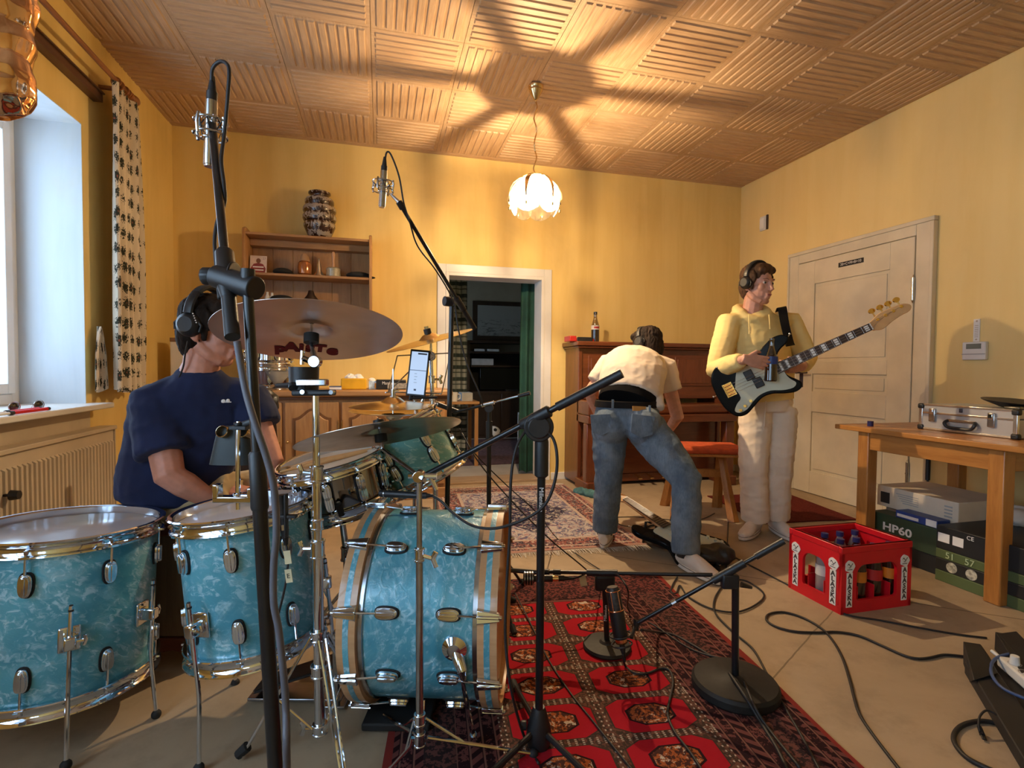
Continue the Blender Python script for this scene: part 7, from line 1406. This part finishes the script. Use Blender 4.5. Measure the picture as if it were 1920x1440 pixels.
cable('long black floor cable looping left and running to the lower edge', fz([(1808, 1231), (1790, 1229), (1768, 1228), (1745, 1233), (1722, 1235), (1695, 1229), (1650, 1209), (1610, 1192), (1570, 1185), (1530, 1186), (1490, 1184), (1455, 1175), (1437, 1162), (1443, 1151), (1470, 1148), (1505, 1158), (1540, 1178), (1562, 1202), (1580, 1235), (1593, 1275), (1602, 1310), (1612, 1340), (1635, 1375), (1665, 1415), (1700, 1460)]), .0048)
cable('straight black floor cable passing in front of the crate', fz([(1300, 1003), (1340, 1022), (1380, 1046), (1430, 1072), (1490, 1103), (1545, 1132), (1590, 1153), (1650, 1163), (1740, 1180), (1800, 1190), (1850, 1196)], .005), .0038)
cable('thick braided black cable from the large round base to the lower edge', [bbp+UP*.055-RH*.02, Z(1400, 1310, .05), Z(1430, 1360, .012), Z(1455, 1400, .012), Z(1480, 1450, .012)], .0055)
cable('paired black cable running across the rug under the large base boom', [b0+RH*.02-UP*.02, Z(1230, 1185, .03), Z(1262, 1190, .012), Z(1300, 1210, .012), Z(1345, 1238, .014), Z(1375, 1258, .045), Z(1395, 1280, .05), Z(1415, 1325, .045), Z(1440, 1365, .012), Z(1500, 1440, .012)], .0045)
cable('black cable curving from the small round base over the rug', [D(1168, 1228, db), Z(1172, 1248, .014), Z(1190, 1262, .012), Z(1215, 1262, .012), Z(1240, 1253, .012), Z(1256, 1258, .012), Z(1262, 1280, .012), Z(1256, 1312, .012), Z(1252, 1340, .012), Z(1265, 1372, .012), Z(1295, 1412, .012), Z(1320, 1450, .012)], .0042)
cable('black cable coiled on the floor behind the slanted boom', fz([(1270, 1082), (1262, 1095), (1258, 1110), (1268, 1112), (1275, 1098), (1290, 1118), (1330, 1140), (1375, 1148), (1410, 1138), (1432, 1120), (1425, 1105), (1395, 1088), (1365, 1090), (1345, 1112), (1338, 1135), (1345, 1155), (1375, 1185), (1410, 1215), (1432, 1252), (1462, 1310), (1500, 1375), (1540, 1450)], .007), .0042)
cable('second black cable from the coil running beside the rug edge', fz([(1362, 1092), (1362, 1060), (1364, 1020), (1366, 960), (1365, 930)], .004), .003)
cable('thin black cable crossing the rug from the bass drum front', [Z(966, 1112, .03), Z(1000, 1180, .012), Z(1030, 1240, .012), Z(1070, 1300, .012), Z(1110, 1350, .012), Z(1150, 1400, .012), Z(1195, 1455, .012)], .003)
cable('thin cable sloping from the hi-hat microphone stand to the floor', [D(866, 812, 2.3), D(900, 870, 2.2), D(960, 940, 2.2), D(1030, 1010, 2.2), D(1090, 1060, 2.2), Z(1130, 1095, .012), Z(1165, 1130, .012)], .003)
cable('upper thin cable sloping past the stand lettering to the carpet', [D(862, 805, 2.32), D(890, 850, 2.5), D(950, 910, 2.6), D(1005, 960, 2.6), Z(1045, 1010, .012), Z(1090, 1045, .012), Z(1125, 1068, .006)], .003)
cable('thin cable on the floor under the bending man', fz([(1150, 970), (1190, 969), (1225, 972), (1250, 974), (1290, 978), (1320, 972), (1340, 962)], .005), .003)
cable('thin cable behind the heel on the carpet edge', fz([(1152, 978), (1170, 986), (1195, 987), (1215, 985)], .012), .003)
cable('thick black cable looped at the lower right corner', fz([(1935, 1395), (1900, 1372), (1870, 1357), (1840, 1352), (1812, 1357), (1794, 1368), (1788, 1385), (1795, 1402), (1815, 1422), (1850, 1440), (1880, 1452)]), .0068)
uc = cable('thin black cable with a small plug end at the lower right', [Z(1915, 1385, .012), Z(1890, 1360, .03), Z(1868, 1340, .05), Z(1850, 1332, .055), Z(1838, 1342, .045), Z(1835, 1358, .03), Z(1837, 1372, .015)], .0032)
M().tube([Z(1836, 1362, .02), Z(1842, 1378, .008)], [.006, .0075], 8).tube([Z(1842, 1378, .008), Z(1846, 1387, .006)], [(.006, .0025)]*2, 6, UP).obj('plug', black, uc)
# pedal rack with power strip
pk = thing('pedal_rack', 'black angled pedal rack at the lower right corner of the floor', 'rack', Z(1880, 1300)); pkm = pbr('rack_black', (.014, .013, .013), .6, 0, .2, 10)
def slab(P, z0, z1, nm):
    q = M(); n = len(P); lo = [Z(x, y, z0) for x, y in P]; q.add(lo+[V((p.x, p.y, z1)) for p in lo], [list(range(n)), list(range(n, 2*n))[::-1]]+[(i, n+i, n+(i+1) % n, (i+1) % n) for i in range(n)]); return q
slab([(1808, 1262), (1850, 1252), (1990, 1460), (1935, 1480)], .012, .055, '').obj('front_rail', pkm, pk, bev=.004); slab([(1868, 1215), (1905, 1210), (2080, 1400), (2040, 1420)], .012, .07, '').obj('rear_rail', pkm, pk, bev=.004)
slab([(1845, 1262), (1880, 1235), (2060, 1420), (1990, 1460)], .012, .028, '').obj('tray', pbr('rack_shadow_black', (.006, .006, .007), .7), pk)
M().add([Z(1806, 1246, .01), Z(1856, 1232, .01), Z(1866, 1262, .01), Z(1818, 1280, .01), D(1806, 1202, depth(Z(1806, 1246))), D(1838, 1207, depth(Z(1856, 1232))), Z(1872, 1262, .065), Z(1826, 1276, .06)], [(0, 1, 2, 3), (4, 7, 6, 5), (0, 4, 5, 1), (1, 5, 6, 2), (2, 6, 7, 3), (3, 7, 4, 0)]).obj('end_cheek', pkm, pk, bev=.003)
M().add([Z(1864, 1218, .01), Z(1910, 1212, .01), Z(1960, 1262, .01), Z(1915, 1275, .01), D(1866, 1184, depth(Z(1864, 1218))), D(1900, 1190, depth(Z(1910, 1212))), Z(1965, 1250, .07), Z(1915, 1262, .07)], [(0, 1, 2, 3), (4, 7, 6, 5), (0, 4, 5, 1), (1, 5, 6, 2), (2, 6, 7, 3), (3, 7, 4, 0)]).obj('end_cheek', pkm, pk, bev=.003)
ps_ = thing('power_strip', 'white power strip with plugs lying in the black pedal rack', 'power strip', Z(1905, 1265, .03)); a, b = Z(1885, 1240, .05), Z(1990, 1330, .05); mk = frame(lerp(a, b, .5), UP, b-a); L = (b-a).length/2
M().at(mk).box(-L, L, -.026, .026, -.018, .018).obj('housing', white, ps_, bev=.006)
for k in range(3): M().at(mk @ Matrix.Translation((-L+.05+.055*k, 0, .018))).lathe([(.019, 0), (.019, .002), (.017, .002), (.016, -.006), (0, -.006)], 18).obj('socket', pbr('socket_grey', (.5, .48, .45), .5) if k == 0 else bpy.data.materials['socket_grey'], ps_)
M().at(mk @ Matrix.Translation((-L+.05, 0, .012))).cyl(.016, 0, .035, 12, .012).obj('plug', white, ps_); M().at(mk @ Matrix.Translation((-L+.13, .012, .02))).box(-.01, .01, -.008, .008, 0, .02).obj('red_switch', red_pl, ps_, bev=.002)
M().tube([mk @ V((-L, 0, 0)), mk @ V((-L-.06, -.01, .004))], .006, 8).obj('lead', white, ps_)
cable('blue cable ring lying over the power strip in the rack', [Z(x, y, .065) for x, y in ((1925, 1226), (1895, 1226), (1868, 1234), (1858, 1250), (1862, 1270), (1880, 1290), (1910, 1305), (1945, 1318))], .005, pbr('blue_cable', (.05, .09, .22), .5))
# foil balloon
bal = thing('foil_balloon', 'crumpled rose gold foil balloon hanging at the upper left edge', 'balloon', D(5, 100, .95)); q = M(); c0 = D(2, 95, .95)
q.ball(D(4, 10, .95), (.050, .05, .065), (RH, FH, UP)); q.ball(D(2, 75, .95), (.046, .045, .06), (RH, FH, UP)); q.ball(D(-8, 150, .95), (.060, .05, .070), (RH, FH, UP)); q.ball(D(0, -50, .95), (.06, .05, .07), (RH, FH, UP))
fm = pbr('rose_gold_foil', (.85, .52, .30), .10, 1., .08, 10); vox(q, 'foil', fm, bal, .0032, 3, [(.004, 14, 14, 30), (.0025, 45, 30, 14)])
M().tube([D(-2, -60, .95), V((D(-2, -60, .95).x, D(-2, -60, .95).y, ZC))], .001, 5).obj('ribbon', gold, bal)
